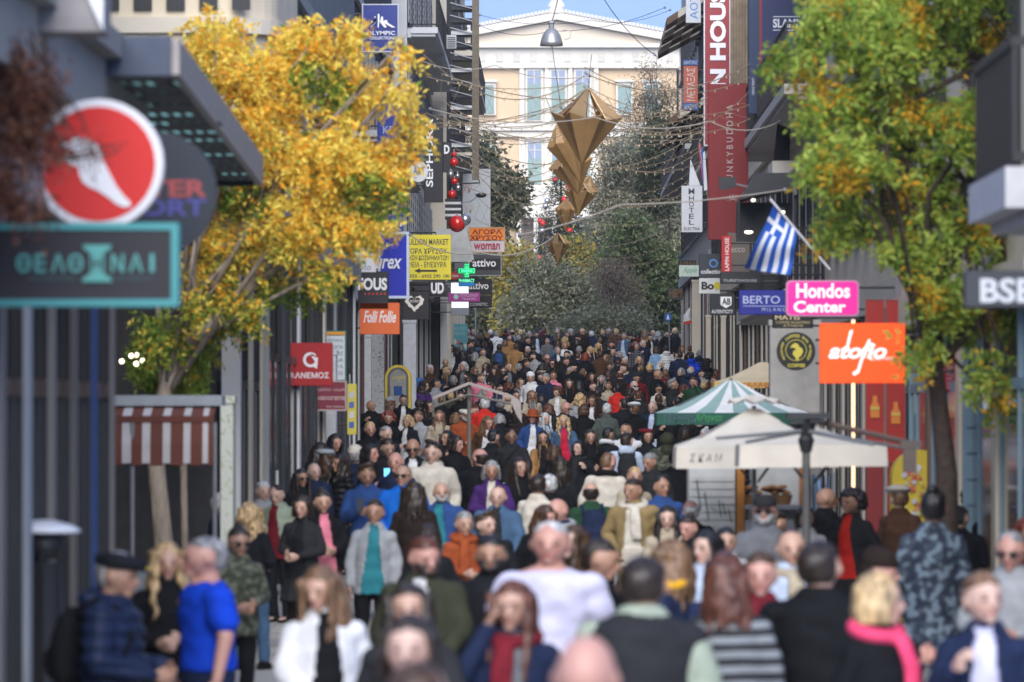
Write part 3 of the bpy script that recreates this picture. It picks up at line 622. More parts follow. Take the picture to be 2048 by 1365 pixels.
def building(side, X, y0, y1, h, wall, label, trim=None, bay=2.6, fl=3.2, g0=3.6, glass=False, shutter=None, balc=(), frame=DK, shop=DK, depth=9, nowin=False, back=.045, piers=True, pm=None, pw=.24, po=.02):
    zb = min(gz(y0), gz(y1)) - .3; zg = max(gz(y0), gz(y1)); k = -side
    T = thing('building', label, 'building', ((X + side * depth / 2), (y0 + y1) / 2, zb))
    trim = trim or wall
    xb = X + side * depth
    m = MB(); m.box(min(X, xb), max(X, xb), y0, y1, zg + g0, zb + h); wmesh('wall', m, wall, T)
    # shop storey: piers, glass, door, fascia
    m = MB(); m.box(min(X + side * (back + .2), xb), max(X + side * (back + .2), xb), y0 + .02, y1 - .02, zb, zg + g0 - .002); wmesh('shop_interior', m, mat('shop_dark', (.02, .02, .022), .6, noise=.3), T)
    nb = max(1, round((y1 - y0) / bay)); bw = (y1 - y0) / nb
    for i in range(nb + 1 if piers else 0):
        yy = y0 + bw * i; a, b = max(y0, yy - pw), min(y1, yy + pw)
        m = MB(); m.box(min(X + side * .19, X - side * po), max(X + side * .19, X - side * po), a, b, zb, zg + g0 - .35); wmesh('pier', m, pm[i % len(pm)] if pm else (trim if i % 3 else PV[(i * 5 + int(y0)) % len(PV)]), T)
    for i in range(nb):
        a = y0 + bw * i + .26; b = y0 + bw * (i + 1) - .26
        f = MB(); xx = X + side * back
        for q in (a, (a + b) / 2 - .03, b - .06): f.box(xx - .03, xx + .03, q, q + .06, zb, zg + g0 - .36)
        f.box(xx - .03, xx + .03, a + .06, b - .06, zg + .02, zg + .22); f.box(xx - .03, xx + .03, a + .06, b - .06, zg + 2.5, zg + 2.6)
        w = wmesh('shop_window', f, shop, T)
        p = MB(); p.box(xx - .008, xx + .008, a + .06, b - .06, zg + .22, zg + 2.5); q = wmesh('pane', p, GL, T); q.parent = w
    m = MB(); m.box(min(X + side * .4, X - side * .12), max(X + side * .4, X - side * .12), y0 + .01, y1 - .01, zg + g0 - .35, zg + g0 - .003); wmesh('fascia', m, trim, T)
    nf = int((zb + h - zg - g0 - .4) / fl)
    for f_ in range(nf):
        z = zg + g0 + fl * f_
        if nowin: continue
        m = MB(); m.box(min(X - side * .01, X - side * .10), max(X - side * .01, X - side * .10), y0 + .01, y1 - .01, z + fl - .28, z + fl - .10); wmesh('string_course', m, trim, T)
        for i in range(nb):
            a = y0 + bw * i; c = a + bw / 2
            if glass: winpart(T, side, X - side * .01, a + .12, a + bw - .12, z + .3, z + fl - .45, frame)
            else: winpart(T, side, X - side * .01, c - .55, c + .55, z + (.12 if f_ in balc else .85), z + fl - .7, frame, shutter)
        if f_ in balc: balcony(T, side, X, y0 + .5, y1 - .5, z + .02, trim)
    m = MB(); m.box(min(X + side * .3, X - side * .22), max(X + side * .3, X - side * .22), y0 + .005, y1 - .005, zb + h - .45, zb + h - .05); m.box(min(X + side * .3, X - side * .32), max(X + side * .3, X - side * .32), y0 + .003, y1 - .003, zb + h - .048, zb + h + .1); wmesh('cornice', m, trim, T)
    return T
def wl(n, c, **k): return mat(n, c, k.pop('rough', .8), noise=k.pop('noise', .08), scale=k.pop('scale', 1.2), dirt=k.pop('dirt', .3), bump=.1, **k)
cream = wl('cream_render', (.60, .53, .40)); grey = wl('grey_render', (.30, .31, .33)); lgrey = wl('pale_grey_render', (.45, .46, .47)); white = wl('white_render', (.66, .67, .68)); beige = wl('beige_stone', (.54, .49, .40)); dark = wl('dark_cladding', (.035, .038, .045)); stone = wl('limestone', (.62, .57, .48)); bluegrey = wl('blue_grey_panel', (.22, .32, .37)); steel = wl('steel_cladding', (.16, .18, .20)); concrete = wl('concrete', (.30, .29, .28))
PV = [wl('dark_pier', (.05, .05, .055)), wl('cream_pier', (.55, .50, .42)), wl('brown_pier', (.17, .11, .08)), wl('white_pier', (.66, .67, .68)), wl('wine_pier', (.16, .05, .05))]
# left side
building(-1, -2.95, 24.2, 38.0, 4.9, concrete, 'low grey shopfront with a row of pale piers at the left edge', trim=wl('pier_stone', (.26, .26, .25)), bay=1.5, g0=3.9, nowin=True, back=.045, pw=.13, po=0, pm=[wl('pier_b', (.34, .37, .40)), wl('pier_a', (.22, .21, .19)), wl('pier_d', (.15, .14, .13)), wl('pier_e', (.03, .07, .20)), wl('pier_c', (.20, .19, .19))])
building(-1, -5.2, 42.6, 63.3, 8.6, cream, 'cream building above the striped kiosk awning with a deep dark shop', trim=wl('pale_trim', (.5, .47, .40)), bay=3.2, shutter=grey, g0=4.6, back=.3, piers=False)
building(-1, -3.55, 63.5, 68.6, 9.6, wl('cream_render2', (.56, .50, .38)), 'cream building with moulding behind the top of the yellow tree', trim=wl('pale_trim', (.5, .47, .40)), bay=2.3, shutter=grey, g0=4.6)
building(-1, -3.50, 68.8, 98.5, 10.6, steel, 'grey glass fronted building behind the yellow tree', trim=wl('grey_pier', (.24, .26, .28)), glass=True, frame=lgrey, bay=4.2, g0=4.4, pm=[wl('grey_pier', (.30, .32, .33)), wl('slate_pier', (.05, .06, .07)), wl('white_pier', (.62, .64, .65)), PV[0], PV[1]])
building(-1, -4.45, 98.7, 119.5, 12, white, 'white rendered building set back beyond the grey glass building', trim=lgrey, bay=2.8, glass=True)
building(-1, -4.35, 119.7, 150, 14.5, dark, 'dark clad building behind the blue signs on the left', trim=lgrey, bay=2.7, balc=(1, 3), frame=grey)
building(-1, -3.95, 150.2, 178, 15.5, white, 'white building behind the tall black vertical sign', trim=white, bay=2.2, balc=(0, 2), shutter=grey)
building(-1, -3.45, 178.2, 214, 17.2, stone, 'last building on the left before the square', trim=stone, bay=2.2, balc=(1, 2))
# right side
building(1, 4.25, 30.2, 47, 6.5, lgrey, 'pale grey building on the right behind the near balcony', bay=3.2, g0=4.2)
building(1, 4.0, 47.2, 66, 7.8, cream, 'cream building with blue grey panels behind the right tree', trim=cream, bay=4.2, shop=bluegrey)
building(1, 4.15, 66.2, 88, 9.0, beige, 'beige building behind the orange jewellery sign', trim=wl('grey_beige_pier', (.46, .43, .38)), bay=2.6)
building(1, 4.35, 88.2, 112, 11.0, stone, 'stone building behind the pink and blue signs', trim=wl('warm_grey_pier', (.46, .43, .39)), bay=2.6, balc=(0, 1))
building(1, 4.55, 112.2, 140, 13.5, beige, 'beige building carrying the long red vertical signs', trim=stone, bay=2.7, balc=(2,))
building(1, 4.7, 140.2, 172, 15.5, wl('ochre_grey_render', (.52, .48, .40)), 'ochre grey building beyond the red signs', trim=stone, bay=2.7, balc=(1,))
building(1, 4.7, 172.2, 214, 17.5, lgrey, 'last building on the right at the corner of the square', trim=lgrey, bay=2.4, balc=(1, 3))

# rounded cream bay over the shops
s = 190; T = thing('bay_front', 'cream curved bay front with moulding above the canopy and yellow tree', 'building', (-4.2, 63, 4.9)); m = MB(); o = []
for k in range(9): a = R(-90 + 90 * k / 8); o.append((-3.85 + .75 * math.cos(a), 62.4 + .9 + .9 * math.sin(a)))
o = [(-5.2, 62.4)] + o + [(-3.1, 68), (-5.2, 68)]
def ringz(z0, z1, e, mt, nm):
    n = len(o); q = [(x + (e if x > -5 else 0), y - (e if y < 65 else -e)) for x, y in o]; m = MB()
    m.add([(x, y, z0) for x, y in q] + [(x, y, z1) for x, y in q], [tuple(range(n - 1, -1, -1)), tuple(range(n, 2 * n))] + [(i, (i + 1) % n, n + (i + 1) % n, n + i) for i in range(n)]); wmesh(nm, m, mt, T)
ringz(5.0, 9.4, 0, wl('pale_cream_render', (.66, .58, .44)), 'wall'); tm_ = wl('pale_trim', (.6, .55, .46)); ringz(4.8, 4.999, .05, tm_, 'moulding'); ringz(6.55, 6.72, .07, tm_, 'moulding'); ringz(9.401, 9.6, .12, tm_, 'cornice')
for i in range(5): wmesh('window', MB().box(-5.0 + i * .36, -4.8 + i * .36, 62.35, 62.39, 6.8, 8.3), DK, T)
# ------------------------------------------------------------ the neoclassical palace at the end of the street
def palace():
    Y = 700.0; s = F / Y; X = lambda p: wx(p, s); Z = lambda p: wz(p, s)
    cw = mat('palace_white_marble', (.70, .65, .55), .7, noise=.05, scale=.3, dirt=.12)
    po = mat('palace_peach_render', (.68, .50, .31), .8, noise=.06, scale=.2, dirt=.1)
    pd = mat('pediment_cream', (.70, .60, .46), .8, noise=.05, scale=.2)
    rt = mat('roof_tile', (.50, .42, .33), .8, noise=.15, scale=1)
    sh = mat('teal_shutter', (.24, .33, .30), .6, noise=.1, scale=2)
    T = thing('palace', 'large cream neoclassical palace with pediment standing beyond the trees', 'palace', (X(1113), Y, 20))
    ax = 1113; hw = 246
    def bx(n, m, x0, x1, y0, y1, d0, d1, P=None):
        b = MB(); b.box(X(x0), X(x1), Y + d0, Y + d1, Z(y1), Z(y0)); o = wmesh(n, b, m, T)
        if P: o.parent = P
        return o
    bx('wall', po, ax - hw + 6, ax + hw - 6, 135, 1000, 0, 24)
    bx('frieze', cw, ax - hw, ax + hw, 96, 135, -.5, 24.5)
    bx('cornice', cw, ax - hw - 8, ax + hw + 8, 88, 96, -1.3, 25)
    bx('string_course', cw, ax - hw, ax + hw, 131, 137, -.8, -.5)
    for i in range(14): bx('frieze_panel', mat('frieze_relief', (.60, .57, .50), .8, noise=.1, scale=1), 890 + i * 34, 904 + i * 34, 104, 124, -.62, -.5)
    # middle bay in white marble with three windows a floor
    bx('centre_bay', cw, 1038, 1196, 135, 1000, -.35, 0)
    for p in (1040, 1090, 1136, 1188): bx('pilaster', cw, p, p + 9, 137, 246, -.7, -.35)
    bx('floor_band', cw, ax - hw, ax + hw, 246, 262, -1.0, -.351); bx('floor_band', cw, ax - hw, ax + hw, 264, 274, -.6, -.352)
    bx('floor_band', cw, ax - hw, ax + hw, 372, 384, -1.0, -.353)
    def window(x0, x1, y0, y1, lights):
        f = bx('window', cw, x0 - 4, x1 + 4, y0 - 5, y1 + 3, -.75, -.40)
        bx('hood', cw, x0 - 7, x1 + 7, y0 - 10, y0 - 5, -1.1, -.42, f)
        bx('pane', mat('palace_pane', (.26, .31, .40), .3, noise=0), x0, x1, y0, lights, -.80, -.751, f)
        bx('shutter', sh, x0, (x0 + x1) / 2 - .4, lights, y1, -.86, -.751, f); bx('shutter', sh, (x0 + x1) / 2 + .4, x1, lights, y1, -.86, -.751, f)
        bx('mullion', cw, (x0 + x1) / 2 - .8, (x0 + x1) / 2 + .8, y0, lights, -.85, -.801, f); bx('transom', cw, x0, x1, (y0 + lights) / 2 - .7, (y0 + lights) / 2 + .7, -.86, -.802, f)
    for x0 in (1055, 1103, 1152): window(x0, x0 + 27, 142, 240, 169)
    for x0 in (1056, 1104, 1153): window(x0, x0 + 27, 284, 370, 318)
    for x0 in (962, 1236, 1290): window(x0, x0 + 26, 170, 228, 171)
    for x0 in (964, 1238, 1292): window(x0, x0 + 26, 292, 366, 293)
    # portico with square piers at the foot
    bx('portico_wall', cw, 1030, 1210, 384, 440, -9, -.354)
    for p in (1034, 1068, 1104, 1142, 1178): bx('portico_pier', cw, p, p + 9, 440, 900, -9, -8); bx('pier_capital', cw, p - 3, p + 12, 432, 440.5, -9.2, -7.8)
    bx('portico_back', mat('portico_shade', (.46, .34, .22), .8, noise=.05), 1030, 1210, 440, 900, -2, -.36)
    # pediment
    ay, by = 42, 89
    m = MB(); L, R_, A = X(ax - hw - 4), X(ax + hw + 4), X(ax); zb, za = Z(by), Z(ay)
    m.add([(L, Y - .6, zb), (R_, Y - .6, zb), (A, Y - .6, za), (L, Y + 24, zb), (R_, Y + 24, zb), (A, Y + 24, za)], [(0, 1, 2), (5, 4, 3), (0, 3, 4, 1), (1, 4, 5, 2), (2, 5, 3, 0)]); wmesh('pediment', m, pd, T)
    for sg in (-1, 1):
        c = X(ax + sg * (hw + 10)); m = MB(); t = 1.0
        v = [(c, Y - 1.6, zb), (c, Y + 25, zb), (A, Y + 25, za + .1), (A, Y - 1.6, za + .1)]
        m.add(v + [(a, b, z + t) for a, b, z in v], [(0, 1, 2, 3), (7, 6, 5, 4), (0, 4, 5, 1), (1, 5, 6, 2), (2, 6, 7, 3), (3, 7, 4, 0)]); wmesh('raking_cornice', m, cw, T)
        for i in range(34):
            q = (i + .5) / 34; xx = c + (A - c) * q; zz = zb + (za + .1 - zb) * q + t; m = MB()
            m.box(xx - .18, xx + .18, Y - 1.6, Y - 1.2, zz - .1, zz + .42); wmesh('antefix', m, cw, T)
    m = MB(); a0 = za + .9
    m.loft([((A, Y - 1.3, a0), 1.0, .5), ((A, Y - 1.3, a0 + .5), .8, .4), ((A, Y - 1.3, a0 + .9), 1.05, .3), ((A, Y - 1.3, a0 + 1.7), .55, .25), ((A, Y - 1.3, a0 + 2.3), .12, .1)], 8, frame=(Vector((1, 0, 0)), Vector((0, 1, 0)))); wmesh('acroterion', m, cw, T)
    m = MB(); c = X(ax + hw + 2); m.box(c - .8, c + .8, Y - 1.5, Y - .2, zb, zb + 2.4); wmesh('corner_acroterion', m, cw, T)
    m = MB(); c = X(ax - hw - 2); m.box(c - .8, c + .8, Y - 1.5, Y - .2, zb, zb + 2.4); wmesh('corner_acroterion', m, cw, T)
    # side wings
    for sg in (-1, 1):
        x0, x1 = sorted((X(ax + sg * (hw + 1)), X(ax + sg * (hw + 420))))
        m = MB(); m.box(x0, x1, Y + 6, Y + 22, 15, Z(118)); wmesh('wing_wall', m, po, T)
        m = MB(); m.box(x0, x1, Y + 5.3, Y + 22.5, Z(135), Z(104)); wmesh('wing_cornice', m, cw, T)
        for i in range(26): m = MB(); q = x0 + (x1 - x0) * (i + .5) / 26; m.box(q - .18, q + .18, Y + 5.3, Y + 5.7, Z(104), Z(104) + .5); wmesh('antefix', m, cw, T)
        for i in range(7):
            for zz in (175, 292):
                q = x0 + (x1 - x0) * (i + .5) / 7; m = MB(); m.box(q - .8, q + .8, Y + 5.7, Y + 6, Z(zz + 62), Z(zz)); wmesh('window', m, sh, T)
palace()

# ------------------------------------------------------------ trees
def leafmesh(lobes, n, size, cols, clump=.22, droop=.3, seed=0, shell=.55, dens=None, aspect=.45, spray=0):
    """lobes: (centre, (rx, ry, rz)); leaves are rhombus faces gathered in sprays"""
    r = np.random.default_rng(seed)
    vol = np.array([a[1][0] * a[1][1] * a[1][2] for a in lobes]) ** .8; vol /= vol.sum()
    per = 24 if not spray else 22; nc = max(1, n // per)
    li = r.choice(len(lobes), nc, p=vol)
    C = np.array([tuple(a[0]) for a in lobes])[li]; RR = np.array([a[1] for a in lobes])[li]
    d = r.normal(size=(nc, 3)); d /= np.linalg.norm(d, axis=1)[:, None]
    rad = (shell + (1 - shell) * r.random(nc)) * np.where(r.random(nc) < .25, r.random(nc), 1) * (1 + .22 * r.normal(size=nc) * .5)
    cc = C + d * RR * rad[:, None]
    ctone = r.random(nc)
    idx = np.repeat(np.arange(nc), per); N = len(idx)
    off = r.normal(size=(N, 3)) * clump * .5; off[:, 2] -= droop * clump * r.random(N)
    p = cc[idx] + off
    if spray:
        d2 = d * .8 + r.normal(size=(nc, 3)) * .6; d2[:, 2] -= .55 + droop; d2 /= np.linalg.norm(d2, axis=1)[:, None]
        s2_ = np.cross(d2, r.normal(size=(nc, 3))); s2_ /= np.linalg.norm(s2_, axis=1)[:, None]
        t = np.tile(np.arange(per) // 2 / (per / 2), nc); sg = np.tile(np.where(np.arange(per) % 2, 1, -1), nc)
        ln = (spray * (.7 + .6 * r.random(nc)))[idx]
        p = cc[idx] + d2[idx] * (ln * t)[:, None] + r.normal(size=(N, 3)) * spray * .07; p[:, 2] -= spray * .35 * t ** 2
        off = s2_[idx] * sg[:, None] + d2[idx] * .55
    ax = (off * 1.0 + r.normal(size=(N, 3)) * .35) if spray else r.normal(size=(N, 3)) + off / (clump * .5 + 1e-6) * .5; ax[:, 2] -= droop * (.5 if spray else 1.6); ax /= np.linalg.norm(ax, axis=1)[:, None]
    sd = np.cross(ax, r.normal(size=(N, 3))); sd /= np.linalg.norm(sd, axis=1)[:, None]
    L = size * (.6 + .7 * r.random(N))[:, None]; Wd = L * aspect * .5
    v = np.stack([p, p + ax * L * .45 + sd * Wd, p + ax * L, p + ax * L * .5 - sd * Wd], 1).reshape(-1, 3)
    me = bpy.data.meshes.new('crown'); me.vertices.add(N * 4); me.vertices.foreach_set('co', v.ravel())
    me.loops.add(N * 4); me.loops.foreach_set('vertex_index', np.arange(N * 4)); me.polygons.add(N)
    me.polygons.foreach_set('loop_start', np.arange(N) * 4); me.polygons.foreach_set('loop_total', np.full(N, 4))
    k = len(cols); zt = (cc[:, 2] - cc[:, 2].min()) / max(1e-6, np.ptp(cc[:, 2]))
    tone = np.clip(ctone[idx] * .55 + r.random(N) * .45, 0, .999)
    mi = (tone * k).astype(int)
    if dens is not None: mi = dens(p, mi, r)
    me.polygons.foreach_set('material_index', np.clip(mi, 0, k - 1))
    for c in cols: me.materials.append(leafmat(c))
    me.update(); me.validate(); return me
def leafmat(c):
    k = ('leaf', c)
    if k in _m: return _m[k]
    m = bpy.data.materials.new('leaf'); m.use_nodes = True; n = m.node_tree; b = n.nodes['Principled BSDF']; out = n.nodes['Material Output']
    b.inputs['Base Color'].default_value = (*c, 1); b.inputs['Roughness'].default_value = .55; b.inputs['Specular IOR Level'].default_value = .25
    t = n.nodes.new('ShaderNodeBsdfTranslucent'); t.inputs[0].default_value = (*[min(1, x * 1.15) for x in c], 1)
    mx = n.nodes.new('ShaderNodeMixShader'); mx.inputs[0].default_value = .45
    n.links.new(b.outputs[0], mx.inputs[1]); n.links.new(t.outputs[0], mx.inputs[2]); n.links.new(mx.outputs[0], out.inputs[0])
    _m[k] = m; return m
def tree(label, cat_name, base, trunk, limbs, lobes, n, size, cols, bark, r0=.11, twig=None, group=None, seed=1, **k):
    """trunk: points from the base upwards; limbs grow from the trunk top to every lobe"""
    T = thing(cat_name, label, 'tree', base, group=group); b = MB(); bp = Vector(base)
    tr = [Vector(p) for p in trunk]; L = len(tr)
    b.tube(tr, r0, r0 * .6, 10); rnd = random.Random(seed)
    top = tr[-1]
    for lo in limbs: b.tube([Vector(p) for p in lo[0]], lo[1], lo[1] * .35, 7)
    for c, rr_ in lobes:
        c = Vector(c); st = tr[max(0, L - 1 - rnd.randrange(2))] if L > 2 else top
        if limbs and rnd.random() < .6: st = Vector(rnd.choice(limbs)[0][-1])
        mid = st.lerp(c, .5) + Vector((rnd.uniform(-.12, .12), rnd.uniform(-.12, .12), rnd.uniform(0, .15))) * (c - st).length
        b.tube([st, mid, c], r0 * .34, r0 * .08, 6)
        for j in range(4):
            e = c + Vector((rnd.uniform(-1, 1) * rr_[0], rnd.uniform(-1, 1) * rr_[1], rnd.uniform(-.4, 1) * rr_[2])) * .85
            b.tube([mid.lerp(c, rnd.random()), mid.lerp(e, .6), e], r0 * .12, r0 * .04, 5)
    wmesh('trunk', b, bark, T, smooth=True)
    me = leafmesh(lobes, n, size, cols, seed=seed, **k); o = obj('crown', me, T); o.location = -T.location
    return T
BARK = mat('bark', (.27, .225, .185), .9, noise=.35, scale=14, bump=.8, dirt=.3, stretch=(1, 1, .3))
BARKD = mat('bark_dark', (.05, .035, .028), .9, noise=.3, scale=14, bump=.8)
def PL(px, py, s, rx, ry, dy=0.0, depth=None):
    """lobe from photograph pixels"""
    c = W(px, py, s); c.y += dy; return (c, (rx / s, (depth if depth else (rx + ry) / 2 / s), ry / s))
YEL = [(.92, .54, .05), (.94, .64, .09), (.95, .72, .14), (.88, .44, .04), (.86, .72, .14)]
YG = [(.05, .10, .015), (.10, .19, .02), (.20, .27, .02), (.62, .34, .02), (.70, .40, .03)]
GRN = [(.12, .20, .035), (.20, .31, .05), (.30, .43, .07), (.42, .52, .10), (.5, .33, .03)]
s = 188
def ydens(p, mi, r):
    z = (p[:, 2] - 3.0) / 3.2; q = r.random(len(p)); out = mi.copy()
    gp = np.sin(p[:, 0] * 4.3 + p[:, 2] * 2.1) + np.sin(p[:, 2] * 5.3 + 2) > 1.15
    return np.where((q > np.clip(z * 1.7 + .22, .16, .96)) | (gp & (q < .7)), 5 + (mi % 3), np.minimum(mi, 4))
LY = [PL(610, 90, s, 75, 70), PL(545, 160, s, 120, 90), PL(410, 60, s, 45, 50), PL(390, 170, s, 40, 60), PL(455, 60, s, 40, 40), PL(700, 60, s, 40, 45), PL(440, 120, s, 70, 75), PL(690, 190, s, 90, 80), PL(790, 180, s, 40, 50), PL(830, 250, s, 38, 45), PL(500, 270, s, 110, 90), PL(660, 320, s, 120, 90), PL(770, 330, s, 60, 80), PL(480, 380, s, 80, 70), PL(600, 440, s, 120, 80), PL(720, 440, s, 80, 60), PL(480, 480, s, 90, 60), PL(580, 550, s, 90, 40), PL(420, 540, s, 70, 70), PL(500, 600, s, 60, 35), PL(450, 620, s, 45, 40), PL(395, 600, s, 40, 30), PL(390, 90, s, 35, 40), PL(330, 660, s, 55, 40), PL(660, 540, s, 40, 40), PL(810, 90, s, 22, 30)]
LY = [((c + Vector((0, random.uniform(-.6, .6), 0))), tuple(q * .80 for q in r_)) for c, r_ in LY]
gb = gz(F / s)
tree('autumn tree with bright yellow orange leaves on the left of the street', 'autumn_tree', (wx(330, s), F / s, gb),
     [(wx(336, s), F / s, gb - .05), (wx(330, s), F / s, wz(1120, s)), (wx(312, s), F / s, wz(930, s)), (wx(325, s), F / s, wz(800, s)), (wx(350, s), F / s, wz(700, s))],
     [([W(350, 700, s), W(420, 650, s), W(490, 585, s), W(560, 500, s), W(600, 400, s), W(640, 260, s)], .085), ([W(350, 700, s), W(370, 560, s), W(430, 400, s), W(470, 260, s)], .06), ([W(520, 560, s), W(640, 480, s), W(720, 380, s)], .045)],
     LY, 44000, .078, YEL + [(.10, .20, .03), (.24, .36, .05), (.40, .42, .06)], BARK, r0=.12, seed=5, dens=ydens, clump=.17, droop=.35, aspect=.42, spray=.24, shell=.5)
# low green shoots of the same tree grow as a second small tree behind the awning
s2 = 185
tree('small green leaved street tree behind the striped kiosk awning', 'small_tree', (wx(372, s2), F / s2, gz(F / s2)), [(wx(372, s2), F / s2, -.05), (wx(366, s2), F / s2, wz(900, s2)), (wx(350, s2), F / s2, wz(760, s2))], [],
     [PL(305, 705, s2, 38, 40), PL(345, 745, s2, 50, 40), PL(385, 700, s2, 32, 38), PL(310, 680, s2, 30, 30), PL(370, 770, s2, 30, 22)], 9000, .075, GRN[:4] + [(.5, .33, .03)], BARK, r0=.05, seed=9, clump=.2, droop=.5, spray=.2, aspect=.42)
s = 225
LR = [PL(1640, 60, s, 80, 70), PL(1590, 110, s, 60, 50), PL(1760, 80, s, 110, 90), PL(1900, 60, s, 100, 80), PL(2040, 90, s, 90, 100), PL(1660, 200, s, 90, 70), PL(1800, 210, s, 110, 90), PL(1950, 240, s, 90, 90), PL(1700, 320, s, 100, 60), PL(1640, 330, s, 50, 40), PL(1830, 360, s, 100, 80), PL(1700, 420, s, 80, 50), PL(1830, 480, s, 80, 60), PL(1940, 440, s, 80, 70), PL(1660, 455, s, 40, 30), PL(1880, 580, s, 90, 60), PL(1960, 620, s, 70, 70), PL(2030, 560, s, 60, 80), PL(1980, 740, s, 40, 60), PL(1990, 800, s, 22, 30), PL(2120, 300, s, 100, 150), PL(2130, 560, s, 90, 120), PL(1780, 10, s, 120, 50), PL(1960, -60, s, 160, 90), PL(1700, -40, s, 90, 60), PL(1840, 700, s, 35, 40)]
LR = [((c + Vector((0, random.uniform(-.6, .6), 0))), tuple(q * .86 for q in r_)) for c, r_ in LR]
def gdens(p, mi, r):
    f = np.sin(p[:, 0] * 8.1 + 1 + 3 * p[:, 1]) + np.sin(p[:, 2] * 7.7 + p[:, 0] * 2) + r.normal(size=len(p)) * .55
    return np.where((f > 1.5) | (r.random(len(p)) < .06), 4 + (mi % 2), np.minimum(mi, 3))
tree('tall green street tree with some yellowing leaves on the right side', 'street_tree', (wx(1895, s), F / s, 0),
     [(wx(1900, s), F / s, -.05), (wx(1893, s), F / s, wz(950, s)), (wx(1882, s), F / s, wz(850, s)), (wx(1870, s), F / s, wz(740, s)), (wx(1850, s), F / s, wz(640, s))],
     [([W(1850, 640, s), W(1800, 520, s), W(1760, 380, s), W(1730, 220, s)], .075), ([W(1850, 640, s), W(1900, 470, s), W(1960, 300, s), W(1980, 120, s)], .07), ([W(1870, 740, s), W(1950, 650, s), W(2040, 560, s)], .045)],
     LR, 62000, .075, GRN[:4] + [(.68, .46, .04), (.74, .42, .04)], BARKD, r0=.105, seed=6, dens=gdens, clump=.16, droop=.35, aspect=.40, spray=.20, shell=.5)
# square beyond the street
OLV = [(.10, .11, .065), (.165, .175, .105), (.25, .25, .16), (.34, .33, .24)]
DOL = [(.05, .06, .035), (.08, .09, .05), (.12, .13, .07), (.16, .16, .09)]
MID = [(.06, .09, .045), (.10, .14, .06), (.15, .20, .08), (.21, .25, .11)]
DRY = [(.30, .20, .12), (.40, .29, .18), (.22, .15, .10), (.13, .12, .08)]
YL2 = [(.22, .21, .06), (.36, .30, .07), (.52, .40, .07), (.15, .17, .07)]
def bigtree(label, nm, px, s, lobes, n, size, cols, seed, r0=.22, clump=.55, **k):
    Y = F / s; z = gz(Y)
    tree(label, nm, (wx(px, s), Y, z), [(wx(px, s), Y, z - .1), (wx(px + 2, s), Y, z + 1.5), (wx(px - 2, s), Y, z + 3.5)], [], [((c + Vector((0, random.Random(seed + i).uniform(-1, 1), 0))), r_) for i, (c, r_) in enumerate(lobes)], n, size, cols, BARKD, r0=r0, seed=seed, clump=clump, group='trees of the square behind the crowd', **k)
s = 44; bigtree('dark olive green conifer left of the palace window', 'conifer_tree', 985, s, [PL(970, 320, s, 26, 50), PL(985, 400, s, 48, 60), PL(1000, 380, s, 45, 55), PL(1020, 400, s, 30, 40), PL(965, 470, s, 40, 60), PL(975, 580, s, 45, 70), PL(950, 620, s, 40, 60), PL(990, 640, s, 60, 50)], 20000, .30, DOL + OLV[1:3], 21)
s = 46; bigtree('yellowing small tree in front of the palace portico', 'yellow_tree', 1030, s, [PL(1030, 530, s, 30, 40), PL(1020, 580, s, 30, 40), PL(1040, 620, s, 40, 40), PL(1020, 660, s, 30, 30)], 8000, .22, YL2, 22)
s = 47; bigtree('grey green olive tree above the middle of the crowd', 'olive_tree', 1090, s, [PL(1080, 560, s, 50, 50), PL(1120, 570, s, 50, 45), PL(1060, 620, s, 60, 45), PL(1110, 630, s, 70, 45), PL(1180, 590, s, 45, 45), PL(1215, 610, s, 40, 50), PL(1160, 620, s, 40, 50), PL(1150, 650, s, 70, 35)], 18000, .22, OLV + [MID[2]], 23)
s = 43; bigtree('golden leaved tree between the two grey green trees', 'yellow_tree', 1190, s, [PL(1165, 530, s, 40, 40), PL(1190, 560, s, 45, 50), PL(1210, 620, s, 50, 40), PL(1150, 500, s, 25, 25), PL(1230, 640, s, 60, 30)], 14000, .24, YL2 + [MID[1]], 24)
s = 42; bigtree('large bare grey olive tree right of the gold ornaments', 'olive_tree', 1270, s, [PL(1240, 420, s, 50, 60), PL(1290, 380, s, 60, 70), PL(1230, 350, s, 40, 50), PL(1330, 440, s, 50, 80), PL(1260, 320, s, 50, 50), PL(1350, 380, s, 40, 90), PL(1220, 480, s, 50, 50), PL(1225, 300, s, 32, 40), PL(1205, 400, s, 36, 50), PL(1190, 470, s, 40, 42)], 26000, .20, OLV + [OLV[3], (.24, .25, .20)], 25, shell=.3)
s = 40; bigtree('tall thin twiggy tree against the palace pediment edge', 'twiggy_tree', 1300, s, [PL(1300, 140, s, 22, 45), PL(1290, 200, s, 45, 60), PL(1330, 190, s, 40, 60), PL(1270, 260, s, 40, 50), PL(1345, 270, s, 30, 60), PL(1300, 300, s, 50, 40)], 7500, .18, [(.20, .15, .09), (.13, .11, .08), (.26, .21, .13), (.10, .12, .07)], 26, shell=.1, aspect=.2)
s = 45; bigtree('dark cypress standing right of the gold ornaments', 'cypress_tree', 1318, s, [PL(1320, 260, s, 14, 40), PL(1316, 300, s, 24, 50), PL(1312, 370, s, 30, 60)], 9000, .22, DOL[:3], 27)
s = 48; bigtree('leafy green tree right of centre behind the crowd', 'green_tree', 1260, s, [PL(1260, 470, s, 35, 50), PL(1240, 520, s, 45, 40), PL(1300, 540, s, 60, 60), PL(1350, 560, s, 40, 70), PL(1270, 600, s, 60, 50), PL(1330, 630, s, 50, 40)], 22000, .22, MID + DOL[1:3], 28)
